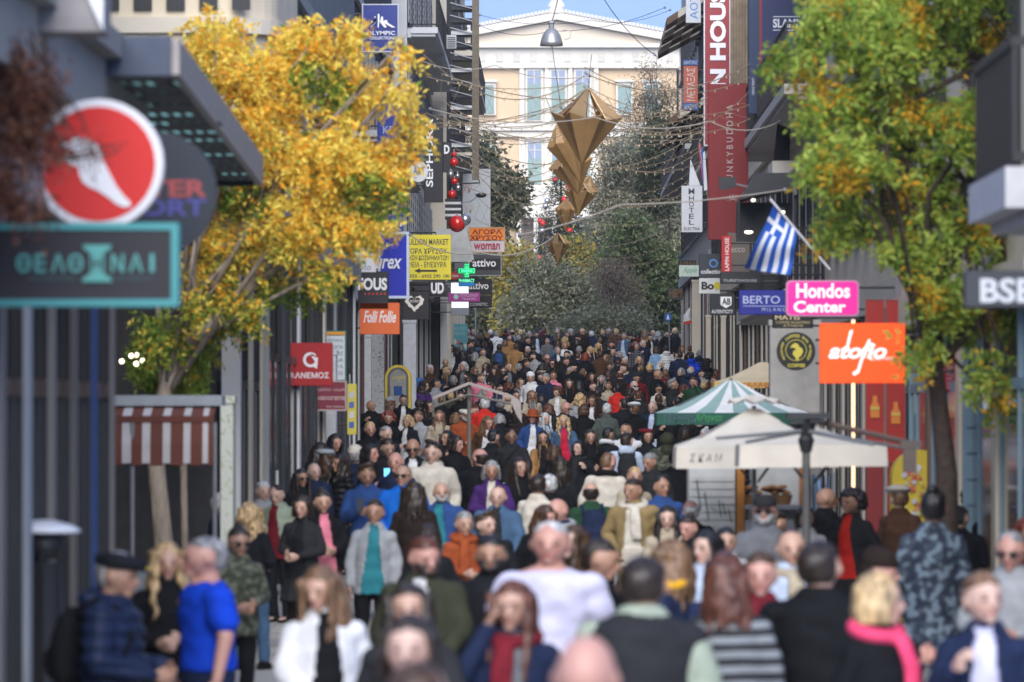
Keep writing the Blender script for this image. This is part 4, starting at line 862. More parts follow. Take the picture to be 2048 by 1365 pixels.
s = 49; bigtree('reddish brown twiggy shrub in front of the green tree', 'bare_shrub', 1225, s, [PL(1225, 560, s, 40, 40), PL(1255, 590, s, 30, 30)], 4000, .2, [(.17, .13, .10), (.20, .15, .11), (.14, .14, .10)], 29, r0=.1, aspect=.2)
s = 50; bigtree('low grey green bush right behind the heads at the centre', 'olive_bush', 1210, s, [PL(1210, 650, s, 50, 28), PL(1260, 655, s, 40, 24), PL(1150, 665, s, 40, 24)], 9000, .18, OLV, 30, r0=.08)
# decorated conifer in the square
def xmas():
    s = 41; Y = F / s; px = 1122; X0 = wx(px, s); zb = gz(Y); zt = wz(335, s); T = thing('christmas_tree', 'tall christmas tree with red baubles below the gold ornaments', 'christmas tree', (X0, Y, zb))
    b = MB(); b.tube([(X0, Y, zb), (X0, Y, zt)], .22, .03, 8); wmesh('trunk', b, BARKD, T)
    r = random.Random(4); vs = MB(); H = zt - zb; lob = []
    for i in range(150):
        q = i / 150; z = zb + 1.0 + (H - 1.0) * q; rad = (1 - q) * 3.0 + .15; a = i * 2.4; e = Vector((X0 + rad * math.cos(a), Y + rad * math.sin(a), z - rad * .15))
        vs.tube([(X0, Y, z), e], .03, .01, 4); lob.append((Vector((X0, Y, z)).lerp(e, .75), (rad * .28 + .1, rad * .28 + .1, .16)))
    wmesh('branch', vs, BARKD, T)
    me = leafmesh(lob, 16000, .26, [(.03, .045, .03), (.05, .07, .045), (.09, .11, .08)], clump=.26, droop=.2, seed=31, aspect=.16); o = obj('crown', me, T); o.location = -T.location
    for i in range(46):
        q = r.random() ** 1.3 * .95; z = zb + 1 + (H - 1) * q; rad = (1 - q) * 3.0 + .2; a = r.uniform(-math.pi, 0); m = MB(); m.ell((X0 + rad * math.cos(a), Y + rad * math.sin(a), z - rad * .15 - .1), .15, .15, .15, 10, 6)
        wmesh('bauble', m, mat('red_bauble', (.6, .03, .03), .25, noise=0) if i % 4 else mat('silver_bauble', (.6, .6, .62), .25, metal=.8, noise=0), T, smooth=True)
xmas()
# ------------------------------------------------------------ signs
def wallx(side, Y):
    L = [(0, -3.75), (24, -3.75), (24.2, -2.95), (40, -2.95), (42.6, -3.55), (68.7, -3.5), (98.6, -3.5), (98.7, -4.45), (119.5, -4.45), (150, -4.35), (150.2, -3.95), (178, -3.95), (178.2, -3.45), (999, -3.45)]
    Rr = [(0, 4.6), (30, 4.6), (30.2, 4.25), (47, 4.25), (47.2, 4.0), (66, 4.0), (66.2, 4.15), (88, 4.15), (88.2, 4.35), (112, 4.35), (112.2, 4.55), (140, 4.55), (140.2, 4.7), (999, 4.7)]
    t = L if side < 0 else Rr
    return float(np.interp(Y, [a for a, _ in t], [b for _, b in t]))
WHT = (.82, .82, .84); BLK = (.015, .015, .018)
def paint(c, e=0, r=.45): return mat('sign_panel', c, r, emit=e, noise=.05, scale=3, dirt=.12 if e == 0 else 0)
def sign(label, x0, y0, x1, y1, s, col, side, border=None, bw=3, thick=.13, e=0, cat='shop sign', name='shop_sign', arm=True, outline=None):
    Y = F / s; X0, X1, Z0, Z1 = wx(x0, s), wx(x1, s), wz(y1, s), wz(y0, s)
    T = thing(name, label, cat, ((X0 + X1) / 2, Y, Z0))
    m = MB()
    if outline:
        n = len(outline); P_ = [(wx(a, s), wz(b, s)) for a, b in outline]
        m.add([(a, Y, b) for a, b in P_] + [(a, Y + thick, b) for a, b in P_], [tuple(range(n)), tuple(range(2 * n - 1, n - 1, -1))] + [(i, n + i, n + (i + 1) % n, (i + 1) % n) for i in range(n)])
        wmesh('panel', m, paint(col, e), T)
    else:
        m.box(X0, X1, Y, Y + thick, Z0, Z1); wmesh('panel', m, paint(col, e), T, bevel=.008)
    if border:
        b = bw / s; m = MB(); a, c = Y - .012, Y + thick + .012
        m.box(X0 - .003, X0 + b, a, c, Z0 - .003, Z1 + .003); m.box(X1 - b, X1 + .003, a, c, Z0 - .003, Z1 + .003); m.box(X0 + b, X1 - b, a, c, Z0 - .003, Z0 + b); m.box(X0 + b, X1 - b, a, c, Z1 - b, Z1 + .003)
        wmesh('border', m, paint(border, e * .5), T)
    if arm:
        w_ = wallx(side, Y); xe = X0 if side < 0 else X1; m = MB()
        for zz in (Z0 + (Z1 - Z0) * .2, Z0 + (Z1 - Z0) * .8):
            if (side < 0 and xe > w_) or (side > 0 and xe < w_): m.tube([(w_, Y + thick / 2, zz), (xe, Y + thick / 2, zz)], .018, .018, 6)
        if m.v: wmesh('bracket', m, mat('bracket_metal', (.06, .06, .065), .5, metal=.5, noise=.1), T)
    return T
LT = lettering
# --- left, near
T = sign('round red sign with white winged foot and white rim at top left', 65, 198, 325, 458, 362, (.78, .78, .80), -1, outline=disc(195, 328, 131), thick=.16)
shape(T, disc(195, 328, 115), 362, (.66, .025, .02), name='red_disc')
foot = [(132, 300), (140, 280), (158, 274), (176, 278), (192, 286), (200, 302), (206, 322), (218, 345), (232, 372), (248, 393), (260, 404), (261, 412), (248, 415), (232, 408), (215, 394), (196, 382), (178, 374), (166, 366), (158, 350), (156, 334), (140, 328), (124, 322)]
shape(T, foot, 362, WHT, dy=-.010, name='winged_foot')
for i in range(3): shape(T, [(150, 300 + i * 11), (138 + i * 4, 288 + i * 10), (118 + i * 6, 282 + i * 11), (122 + i * 6, 290 + i * 11), (134 + i * 4, 298 + i * 10), (148, 308 + i * 10)], 362, WHT if i != 1 else (.66, .1, .1), dy=-.014, name='wing_feather')
T = sign('dark round sports shop sign half hidden behind the red foot sign', 196, 268, 432, 510, 345, (.012, .018, .03), -1, outline=disc(316, 385, 116, 122), thick=.14)
LT(T, 'INTER', 226, 360, 414, 394, 345, (.30, .05, .05), bold=.03); LT(T, 'SPORT', 216, 398, 412, 432, 345, (.05, .05, .22), bold=.03)
T = sign('long black sign with teal border and teal Greek lettering', -190, 447, 355, 612, 385, (.018, .016, .022), -1, border=(.06, .30, .31), bw=13, thick=.2)
for t_, a, b in (('Θ', 32, 62), ('Ε', 70, 92), ('Λ', 102, 130), ('Θ', 136, 166), ('Ν', 222, 248), ('Α', 258, 286), ('Ι', 300, 308)): LT(T, t_, a, 508, b, 545, 385, (.10, .36, .33), bold=.015, dy=-.016)
shape(T, [(165, 490), (223, 490), (220, 499), (208, 506), (208, 548), (222, 556), (224, 564), (164, 564), (166, 556), (180, 548), (180, 506), (168, 499)], 385, (.10, .36, .33), dy=-.016, name='column_emblem')
LT(T, 'Η', 184, 514, 204, 542, 385, (.018, .016, .022), dy=-.022); LT(T, 'ΠΑΡΑΔΟΣΙΑΚΑ', 58, 554, 152, 561, 385, (.05, .14, .14), dy=-.016); LT(T, 'ΠΡΟΪΟΝΤΑ', 232, 554, 304, 561, 385, (.05, .14, .14), dy=-.016)
# --- left, middle distance
T = sign('dark red square sign with white swirl emblem and Greek word below', 577, 686, 665, 772, 148, (.30, .012, .014), -1, e=.25)
n = 22; arc = [(621 + 15 * math.cos(R(40 + 285 * i / n)), 720 - 15 * math.sin(R(40 + 285 * i / n))) for i in range(n + 1)]; arc2 = [(621 + (9.5 if i > 3 else 12) * math.cos(R(40 + 285 * i / n)), 720 - (9.5 if i > 3 else 12) * math.sin(R(40 + 285 * i / n))) for i in range(n, -1, -1)]
shape(T, arc + arc2, 148, WHT, name='swirl'); shape(T, [(622, 712), (636, 716), (634, 738), (626, 734), (630, 724)], 148, WHT, dy=-.008, name='swirl')
LT(T, 'ΑΝΕΜΟΣ', 590, 745, 658, 757, 148, WHT, bold=.02)
T = sign('maroon shop sign with pale frame under the square red sign', 617, 762, 693, 822, 134, (.20, .022, .045), -1, border=(.42, .33, .34), bw=3)
LT(T, 'φύλλα - γέμιση', 638, 776, 690, 784, 134, (.55, .40, .38)); LT(T, 'e-panorama', 625, 793, 690, 804, 134, (.55, .42, .40)); LT(T, 'the bakery', 652, 811, 689, 817, 134, (.5, .38, .36))
T = sign('white shop panel with orange top and green edge above the maroon sign', 638, 662, 692, 762, 130, (.62, .66, .70), -1, border=(.03, .18, .13), bw=2)
shape(T, [(640, 664), (690, 664), (690, 670), (640, 670)], 130, (.75, .30, .03), name='stripe', dy=-.02)
for i in range(6): LT(T, ['ΚΟΣΜΗΜΑ', 'ΡΟΛΟΓΙΑ', 'ΕΠΙΣΚΕΥΕΣ', 'ΚΛΕΙΔΙΑ', 'ΑΓΟΡΑ', 'ΧΡΥΣΟΣ'][i], 648, 678 + i * 13, 686, 685 + i * 13, 130, (.12, .14, .18))
T = sign('narrow yellow banner with small pictures beside the maroon sign', 694, 768, 713, 870, 128, (.62, .52, .08), -1)
for i in range(4): shape(T, [(698, 785 + i * 20), (708, 783 + i * 20), (708, 796 + i * 20), (698, 797 + i * 20)], 128, [(.5, .5, .55), (.10, .14, .40), (.6, .6, .6), (.05, .12, .45)][i], name='picture')
T = sign('orange sign with flowing white handwriting', 719, 606, 799, 669, 112, (.66, .13, .03), -1, e=.1)
LT(T, 'Folli Follie', 727, 622, 792, 646, 112, WHT, italic=.35, bold=.02)
T = sign('black and grey sign with bold white letters and small red line', 716, 543, 777, 619, 112, (.025, .025, .03), -1)
LT(T, 'FOUS', 716, 556, 774, 581, 112, WHT, bold=.04); LT(T, '• • • • • •', 728, 586, 772, 590, 112, (.6, .03, .03), bold=.05)
T = sign('small white sign with grey lettering above the black one', 700, 496, 752, 545, 114, (.66, .67, .70), -1); LT(T, 'photo', 702, 528, 742, 544, 114, (.25, .26, .3))
T = sign('tall royal blue sign with white frame and white brush script', 756, 464, 818, 597, 106, (.012, .025, .42), -1, border=(.55, .62, .78), bw=5)
LT(T, 'Durex', 730, 508, 804, 538, 106, WHT, italic=.3, bold=.02, dy=-.02)
T = sign('small blue sign above the tall royal blue sign', 762, 428, 806, 463, 107, (.02, .05, .30), -1); LT(T, 'an', 783, 440, 803, 454, 107, WHT)
T = sign('yellow gold buying sign with black Greek lettering and arrow', 790, 470, 902, 560, 98, (.66, .56, .03), -1)
for t_, a, b, c, d in (('BULLION MARKET', 812, 478, 897, 490), ('ΑΓΟΡΑ ΧΡΥΣΟΥ', 806, 497, 894, 508), ('ΠΩΛΗΣΗ ΚΟΣΜΗΜΑΤΩΝ', 800, 511, 897, 521), ('ΔΑΝΕΙΑ - ΕΝΕΧΥΡΑ', 803, 524, 893, 535), ('3233555 - 6932 290 100', 800, 549, 899, 556)): LT(T, t_, a, b, c, d, 98, (.06, .06, .05), bold=.018)
shape(T, [(828, 542), (840, 537), (840, 540), (874, 540), (874, 544), (840, 544), (840, 547)], 98, BLK, name='arrow')
T = sign('black sign with pale heart shaped wreath', 805, 583, 858, 640, 88, (.014, .014, .016), -1)
def heart(cx, cy, k, n=40, j=0): return [(cx + k * 16 * math.sin(t) ** 3 * (1 + j * math.sin(14 * t)), cy - k * (13 * math.cos(t) - 5 * math.cos(2 * t) - 2 * math.cos(3 * t) - math.cos(4 * t)) * (1 + j * math.sin(14 * t))) for t in [2 * math.pi * i / n for i in range(n)]]
shape(T, heart(829, 606, 1.15, 56, .07), 88, (.72, .68, .62), name='wreath'); shape(T, heart(829, 604, .72), 88, BLK, dy=-.01, name='heart'); LT(T, 'JOSH', 819, 600, 839, 607, 88, (.72, .68, .62), dy=-.014)
T = sign('small black sign with bold white letters UD', 858, 560, 890, 592, 76, BLK, -1); LT(T, 'UD', 862, 564, 888, 588, 76, WHT, bold=.05)
T = sign('tall black vertical sign with white letters on the white building', 848, 232, 886, 405, 86, (.016, .016, .02), -1); LT(T, 'SEPHORA', 852, 238, 866, 374, 86, WHT, turn=1, bold=.02)
T = sign('black sign with white letter D beside the tall vertical sign', 886, 284, 903, 345, 82, (.02, .02, .024), -1); LT(T, 'D', 888, 290, 899, 308, 82, WHT, bold=.04)
T = sign('round white sign with grey letters behind the yellow tree', 818, 322, 856, 364, 92, (.60, .62, .65), -1, outline=disc(837, 343, 19, 21)); LT(T, 'ART', 826, 334, 850, 349, 92, (.15, .16, .18), bold=.02)
T = sign('large navy blue sign with white flame emblem near the top of the picture', 724, 8, 797, 104, 112, (.02, .035, .20), -1, border=(.45, .48, .55), bw=2)
for k, (w0, h0) in enumerate(((0, 0), (7, 5), (15, 12))):
    for sg in ((0,) if k == 0 else (-1, 1)): shape(T, [(757 + sg * w0 - 1.6, 28 + h0), (757 + sg * w0 + 1.6, 28 + h0), (757 + sg * (w0 * 1.1) + 1.8, 42 + h0 * .3), (757 + sg * (w0 * 2.1 + 2), 55), (757 + sg * (w0 * 1.9) - 2, 55), (757 + sg * (w0 * .6) - 1.5, 44)], 112, WHT, name='flame', dy=-.02 - .002 * k)
LT(T, 'OLYMPIC', 733, 62, 790, 70, 112, WHT, dy=-.02); LT(T, 'COLLECTION', 739, 73, 786, 79, 112, WHT, dy=-.02)
T = sign('blue sign showing through the yellow leaves', 754, 205, 802, 292, 110, (.02, .04, .28), -1); LT(T, 'KEM', 766, 292 - 40, 800, 292 - 24, 110, (.4, .42, .6))
T = sign('grey blue sign behind the lower yellow leaves', 762, 292, 806, 372, 109, (.10, .13, .24), -1); LT(T, 'ΜΟΔΑ', 768, 306, 800, 316, 109, (.5, .52, .6)); LT(T, 'ΕΒΕ', 776, 352, 800, 362, 109, (.5, .52, .6))
# --- left, far
T = sign('orange and white gold buying sign with the word woman below', 937, 455, 1010, 505, 68, (.62, .58, .60), -1, border=(.55, .30, .18), bw=1.5)
shape(T, [(939, 457), (1008, 457), (1008, 481), (939, 481)], 68, (.75, .22, .02), name='orange_band', dy=-.02, emit=.1)
LT(T, 'ΑΓΟΡΑ', 944, 459, 1004, 469, 68, (.28, .02, .02), bold=.03, dy=-.03); LT(T, 'ΧΡΥΣΟΥ', 940, 471, 1006, 481, 68, (.28, .02, .02), bold=.03, dy=-.03); LT(T, 'woman', 948, 487, 1000, 499, 68, (.45, .05, .10), bold=.02, dy=-.03)
T = sign('dark sign with white lettering below the orange and white one', 938, 508, 1003, 552, 66, (.06, .065, .07), -1, border=(.30, .32, .34), bw=1.5)
shape(T, [(940, 518), (1000, 518), (1000, 539), (940, 539)], 66, BLK, name='black_band', dy=-.02); LT(T, 'attivo', 945, 519, 992, 534, 66, WHT, dy=-.03, bold=.02)
T = sign('second black sign with the same white lettering, lower down', 930, 558, 984, 590, 62, BLK, -1); LT(T, 'attivo', 938, 565, 977, 579, 62, WHT, bold=.02)
T = sign('black sign with small white capitals at the bottom of the sign stack', 930, 591, 984, 616, 61, (.02, .02, .022), -1); LT(T, 'COSMETIC', 940, 606, 975, 612, 61, (.6, .6, .62))
T = sign('small dark red sign beside the green cross', 902, 544, 920, 560, 76, (.22, .012, .02), -1); LT(T, 'γάμος', 904, 548, 918, 556, 76, (.6, .45, .45))
T = sign('glowing green pharmacy cross on a blue base', 917, 530, 950, 573, 78, (.01, .03, .02), -1, cat='pharmacy sign', outline=[(928, 527), (939, 527), (939, 536), (951, 536), (951, 548), (939, 548), (939, 556), (950, 556), (950, 573), (917, 573), (917, 556), (928, 556), (928, 548), (916, 548), (916, 536), (928, 536)])
shape(T, [(929, 528), (938, 528), (938, 537), (950, 537), (950, 547), (938, 547), (938, 555), (929, 555), (929, 547), (917, 547), (917, 537), (929, 537)], 78, (.02, .62, .20), name='green_cross', emit=1.0)
shape(T, [(931, 531), (936, 531), (936, 539), (947, 539), (947, 545), (936, 545), (936, 552), (931, 552), (931, 545), (920, 545), (920, 539), (931, 539)], 78, (.01, .16, .06), dy=-.010, name='inner_cross'); shape(T, [(932, 533), (935, 533), (935, 540), (945, 540), (945, 544), (935, 544), (935, 551), (932, 551), (932, 544), (922, 544), (922, 540), (932, 540)], 78, (.05, .8, .3), dy=-.014, name='inner_cross', emit=1.2)
LT(T, 'PHARMACY', 918, 558, 949, 565, 78, (.15, .8, .45), emit=.8, bold=.03)
shape(T, [(918, 566), (949, 566), (949, 572), (918, 572)], 78, (.01, .15, .45), name='blue_strip', emit=.4)
T = sign('white lit sign box just under the green cross', 902, 566, 937, 587, 75, (.80, .84, .90), -1, e=.7)
T = sign('magenta sign with white lettering between two lit boxes', 896, 585, 960, 604, 73, (.26, .03, .20), -1); LT(T, 'ΝΥΧΙΑ ΣΟΥΚΟΥ', 920, 588, 956, 594, 73, (.6, .4, .55)); LT(T, 'Υπηρεσίες', 924, 595, 952, 601, 73, (.6, .4, .55)); shape(T, disc(912, 594, 5), 73, (.30, .45, .45), name='dot')
T = sign('lower white lit sign box with a grey foot', 902, 600, 938, 631, 72, (.20, .22, .26), -1); shape(T, [(903, 601), (937, 601), (937, 616), (903, 616)], 72, (.82, .86, .92), name='lit_panel', emit=.7)
T = sign('teal street cabinet covered in graffiti', 896, 648, 935, 712, 60, (.10, .34, .40), -1, thick=.5, cat='cabinet', name='street_cabinet', arm=False)
b_ = wmesh('lower_body', MB().box(wx(896, 60) + .01, wx(935, 60) - .01, F / 60 + .01, F / 60 + .49, gz(F / 60) - .05, wz(712, 60) + .01), mat('teal_paint', (.10, .34, .40), .6), T)
LT(T, 'ΑΘΗΝΑ ΜΟΥ', 899, 654, 932, 661, 60, (.35, .6, .62)); LT(T, 'ΟΜΟΡΦΗ', 901, 665, 930, 671, 60, (.35, .6, .62))
for i in range(7):
    a = 900 + (i * 13) % 30; b = 676 + (i * 7) % 30; shape(T, [(a, b), (a + 6, b - 3), (a + 9, b + 5), (a + 4, b + 9), (a + 2, b + 3)], 60, [BLK, (.5, .1, .12), (.5, .6, .62)][i % 3], dy=-.006 - .001 * i, name='graffiti')
# grey board with letters XP, tall, on the scaffolded corner
T = sign('tall pale translucent banner with faint red letters at the left corner', 925, 338, 981, 478, 63, (.42, .45, .48), -1, thick=.05); LT(T, 'ΧΡ', 924, 368, 944, 388, 63, (.45, .28, .28)); LT(T, 'ΧΡ', 928, 410, 946, 428, 63, (.45, .36, .34))
# --- right side
T = sign('black sign with large white letters at the right edge', 1928, 542, 2110, 616, 330, (.03, .035, .045), 1, thick=.16); LT(T, 'BSB', 1960, 557, 2072, 606, 330, (.55, .58, .62), bold=.03)
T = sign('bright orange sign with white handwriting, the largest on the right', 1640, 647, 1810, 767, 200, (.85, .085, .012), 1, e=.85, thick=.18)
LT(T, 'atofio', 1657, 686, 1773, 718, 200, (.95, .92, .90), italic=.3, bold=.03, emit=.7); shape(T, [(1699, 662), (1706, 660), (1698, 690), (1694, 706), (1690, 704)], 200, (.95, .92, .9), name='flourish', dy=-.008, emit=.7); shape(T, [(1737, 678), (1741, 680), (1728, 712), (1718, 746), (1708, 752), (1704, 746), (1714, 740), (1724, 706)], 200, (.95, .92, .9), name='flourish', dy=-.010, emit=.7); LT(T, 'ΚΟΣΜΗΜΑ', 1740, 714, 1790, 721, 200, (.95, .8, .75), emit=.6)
ol = []; x0, y0, x1, y1, rr_ = 1572, 561, 1718, 633, 9
for cx, cy, a0 in ((x1 - rr_, y0 + rr_, -90), (x1 - rr_, y1 - rr_, 0), (x0 + rr_, y1 - rr_, 90), (x0 + rr_, y0 + rr_, 180)): ol += [(cx + rr_ * math.cos(R(a0 + t)), cy + rr_ * math.sin(R(a0 + t))) for t in (0, 30, 60, 90)]
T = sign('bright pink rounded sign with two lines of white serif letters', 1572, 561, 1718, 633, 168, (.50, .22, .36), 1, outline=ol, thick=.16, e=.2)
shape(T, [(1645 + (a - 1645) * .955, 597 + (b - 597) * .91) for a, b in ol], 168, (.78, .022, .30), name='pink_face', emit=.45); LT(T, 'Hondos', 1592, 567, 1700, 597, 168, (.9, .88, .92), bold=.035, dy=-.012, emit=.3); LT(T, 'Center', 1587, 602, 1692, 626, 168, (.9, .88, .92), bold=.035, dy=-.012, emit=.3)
T = sign('dark blue sign with thin pale serif letters', 1478, 581, 1572, 630, 140, (.012, .018, .23), 1, e=.1); LT(T, 'BERTO', 1486, 592, 1560, 608, 140, (.45, .50, .72)); shape(T, [(1486, 612), (1570, 612), (1570, 613.4), (1486, 613.4)], 140, (.4, .45, .7), name='line'); LT(T, 'M I L A N O', 1524, 616, 1572, 623, 140, (.45, .5, .72))
T = sign('black plate with golden capitals under the pink sign', 1545, 630, 1626, 657, 150, (.012, .011, .010), 1); LT(T, 'MATIS', 1550, 631, 1600, 640, 150, (.62, .50, .30), bold=.02); LT(T, 'COFFEE ROASTERS', 1552, 643, 1620, 648, 150, (.5, .4, .2)); LT(T, 'ATHENS', 1566, 650, 1606, 654, 150, (.5, .4, .2))
T = sign('round black coffee sign with yellow rooster and lettering ring', 1554, 665, 1631, 742, 158, (.016, .016, .017), 1, outline=disc(1592, 703, 38.5), thick=.12)
ring = disc(1592, 701, 22, 22); shape(T, disc(1592, 701, 21.5), 158, (.60, .52, .08), name='yellow_ring'); shape(T, disc(1592, 701, 20), 158, (.016, .016, .017), dy=-.008, name='inner_disc')
shape(T, [(1584, 690), (1590, 686), (1596, 689), (1598, 694), (1604, 697), (1606, 704), (1602, 712), (1597, 716), (1598, 721), (1592, 721), (1590, 715), (1585, 709), (1587, 702), (1592, 700), (1588, 696), (1580, 696)], 158, (.66, .56, .08), dy=-.012, name='rooster')
for i, ch in enumerate('ROOSTER COFFEE BAR ATHENS'):
    if ch != ' ': a = R(-215 + i * 10.4); cx, cy = 1592 + 29 * math.cos(a), 701 + 29 * math.sin(a); LT(T, ch, cx - 2.3, cy - 3, cx + 2.3, cy + 3, 158, (.6, .52, .1), bold=.03)
LT(T, 'COFFEE', 1575, 728, 1610, 735, 158, (.66, .56, .08), bold=.03)
T = sign('black sign with white shield emblem', 1420, 588, 1470, 631, 118, (.02, .022, .026), 1); shape(T, [(1441, 594), (1463, 594), (1463, 610), (1452, 617), (1441, 610)], 118, WHT, name='shield'); LT(T, 'AB', 1444, 597, 1461, 610, 118, BLK, dy=-.009, bold=.03); LT(T, 'AUTENTICITY', 1423, 620, 1466, 627, 118, (.6, .62, .64), bold=.02)
T = sign('white sign with two bold black letters and a yellow flower', 1398, 557, 1440, 588, 104, (.66, .68, .66), 1); LT(T, 'Bo', 1403, 564, 1428, 580, 104, BLK, bold=.04); shape(T, disc(1434, 572, 6.5, 8, 10), 104, (.60, .50, .03), dy=-.01, name='flower')
T = sign('dark slate sign with pale blue ring emblem', 1398, 508, 1440, 556, 103, (.05, .058, .07), 1); shape(T, disc(1427, 527, 9.5, 9, 8), 103, (.12, .28, .62), name='ring'); shape(T, disc(1427, 527, 6, 5.5, 8), 103, (.05, .058, .07), name='ring', dy=-.009); LT(T, 'collectio', 1402, 539, 1440, 548, 103, WHT, bold=.02)
T = sign('brown grey sign with pale lettering behind the flag', 1455, 466, 1500, 545, 116, (.12, .10, .085), 1); LT(T, 'ecco', 1462, 496, 1490, 505, 116, (.35, .32, .3))
T = sign('narrow bright red vertical sign with white letters', 1443, 472, 1463, 545, 118, (.45, .02, .02), 1); LT(T, 'LAPIN HOUSE', 1450, 476, 1458, 542, 118, WHT, turn=1, bold=.01)
T = sign('long black strip sign with tiny pale capitals', 1441, 545, 1524, 568, 124, (.03, .032, .036), 1); LT(T, 'TURETHOUSE', 1446, 559, 1514, 564, 124, (.45, .46, .48))
T = sign('white hotel sign with vertical dark letters', 1363, 372, 1405, 465, 88, (.58, .60, .64), 1)
for i, ch in enumerate('HOTEL'): LT(T, ch, 1378, 392 + i * 12, 1388, 402 + i * 12, 88, (.05, .05, .07), bold=.01)
LT(T, 'M', 1377, 377, 1389, 389, 88, (.1, .1, .12)); LT(T, 'ELECTRA', 1368, 455, 1400, 461, 88, BLK)
shape(T, [(1381, 318), (1401, 372), (1378, 372)], 88, (.62, .64, .68), name='triangular_pennant', thick=.02)
T = sign('tall red vertical sign with large white letters cut by the top edge', 1408, -70, 1461, 292, 100, (.26, .030, .035), 1, border=(.60, .62, .66), bw=2, thick=.2); LT(T, 'LAPIN HOUSE', 1420, -46, 1452, 276, 100, (.72, .73, .76), turn=1, bold=.045, dy=-.02)
T = sign('tall red ribbed vertical sign with pale spaced letters', 1416, 168, 1497, 480, 106, (.20, .014, .015), 1, thick=.25)
for i in range(13): wmesh('rib', MB().box(wx(1417 + i * 6.1, 106), wx(1419 + i * 6.1, 106), F / 106 - .02, F / 106 - .001, wz(479, 106), wz(169, 106)), paint((.20, .014, .015)), T)
LT(T, 'F U N K Y B U D D H A', 1453, 210, 1466, 372, 106, (.42, .30, .28), turn=1, dy=-.03)
for i in range(9): a = R(180 + i * 22.5); shape(T, [(1466 + 5 * math.cos(a) - 1, 405 + 5 * math.sin(a)), (1466 + 5 * math.cos(a) + 1, 405 + 5 * math.sin(a)), (1466 + 18 * math.cos(a) + 1, 405 + 16 * math.sin(a)), (1466 + 18 * math.cos(a) - 1, 405 + 16 * math.sin(a))], 106, (.42, .28, .26), dy=-.026, name='ray')
T = sign('huge navy blue sign with a red inner panel and white letters', 1497, -60, 1640, 228, 112, (.018, .035, .085), 1, thick=.3); shape(T, [(1519, -60), (1606, -60), (1606, 168), (1519, 168)], 112, (.22, .02, .025), name='red_panel', dy=-.02); shape(T, [(1524, -60), (1606, -60), (1606, 163), (1524, 163)], 112, (.018, .025, .085), name='navy_panel', dy=-.03); LT(T, 'SLAMM', 1546, 38, 1606, 56, 112, (.6, .62, .64), bold=.03, dy=-.04)
for q in (33, 60): shape(T, [(1546, q), (1606, q), (1606, q + 1.6), (1546, q + 1.6)], 112, (.6, .62, .64), name='line', dy=-.04)
LT(T, 'DEPARTMENT', 1504, 156, 1509, 190, 112, (.5, .52, .56), turn=1, dy=-.02)
T = sign('narrow red banner between two blue plates with vertical letters', 1367, 120, 1396, 222, 80, (.40, .10, .06), 1, thick=.06); LT(T, 'ΜΕΤΑΞΑΣ', 1374, 136, 1390, 202, 80, (.62, .45, .40), turn=1)
for a, b in ((120, 131), (206, 221)): shape(T, [(1366, a), (1397, a), (1397, b), (1366, b)], 80, (.03, .08, .24), name='blue_plate', dy=-.02)
LT(T, 'ΔΙΚΗΓΟΡΟΣ', 1368, 122, 1395, 129, 80, (.4, .45, .6), dy=-.03); LT(T, 'ΔΑΚΤΥΛΟ', 1368, 209, 1395, 217, 80, (.4, .45, .6), dy=-.03)
T = sign('small pale green sign left of the slate sign', 1358, 531, 1398, 554, 76, (.48, .58, .52), 1); LT(T, 'Apple', 1366, 535, 1394, 549, 76, (.16, .35, .26), italic=.3)
for yy in (521, 576): T = sign('row of brown fashion store letters, ' + ('upper' if yy == 521 else 'lower'), 1336 if yy > 550 else 1356, yy, 1366 if yy > 550 else 1392, yy + 24, 62, (.03, .035, .03), 1, thick=.04, arm=False); LT(T, 'H&M', 1338 if yy > 550 else 1358, yy + 2, 1364 if yy > 550 else 1390, yy + 20, 62, (.20, .10, .04), italic=.3)
T = sign('dark red vertical sign behind the right tree', 1886, 706, 1912, 784, 196, (.28, .012, .03), 1)
LT(T, 'ΑΚΑΔΗΜΙΑ', 1892, 710, 1906, 780, 196, (.5, .3, .3), turn=1)
T = sign('white sign with blue letters high on the right cut by the top edge', 1372, -30, 1402, 46, 78, (.55, .58, .62), 1); LT(T, 'ΑΟΤ', 1380, -10, 1396, 38, 78, (.12, .25, .55), turn=1)
# tall red window posters with bottles
for i, (a, b) in enumerate(((1731, 1768), (1772, 1810))):
    T = sign(('left' if i == 0 else 'right') + ' one of two tall red window posters with an amber bottle', a, 600, b, 925, 176, (.36, .022, .015), 1, thick=.06, arm=False, cat='poster', name='poster', border=(.30, .10, .08), bw=1)
    c = (a + b) / 2; yb = 812 + 12 * i
    shape(T, [(c - 9, yb + 24), (c + 9, yb + 24), (c + 9, yb), (c + 5, yb - 6), (c + 4, yb - 20), (c - 4, yb - 20), (c - 5, yb - 6), (c - 9, yb)], 176, (.62, .20, .03), name='bottle', dy=-.016); shape(T, [(c - 9, yb + 2), (c + 9, yb + 2), (c + 9, yb + 8), (c - 9, yb + 8)], 176, (.55, .42, .08), name='bottle_label', dy=-.024)
    b_ = wmesh('lower_frame', MB().box(wx(a, 176) + .01, wx(b, 176) - .01, F / 176 + .005, F / 176 + .05, 0, wz(925, 176)), paint((.2, .02, .02)), T)
# ------------------------------------------------------------ canopies, kiosks, umbrellas, street furniture
MET = mat('grey_metal', (.30, .31, .33), .4, metal=.4, noise=.1); DMET = mat('dark_metal', (.035, .036, .04), .45, metal=.3, noise=.1); CANV = mat('white_canvas', (.66, .62, .55), .85, noise=.10, scale=3, dirt=.55, bump=.1)
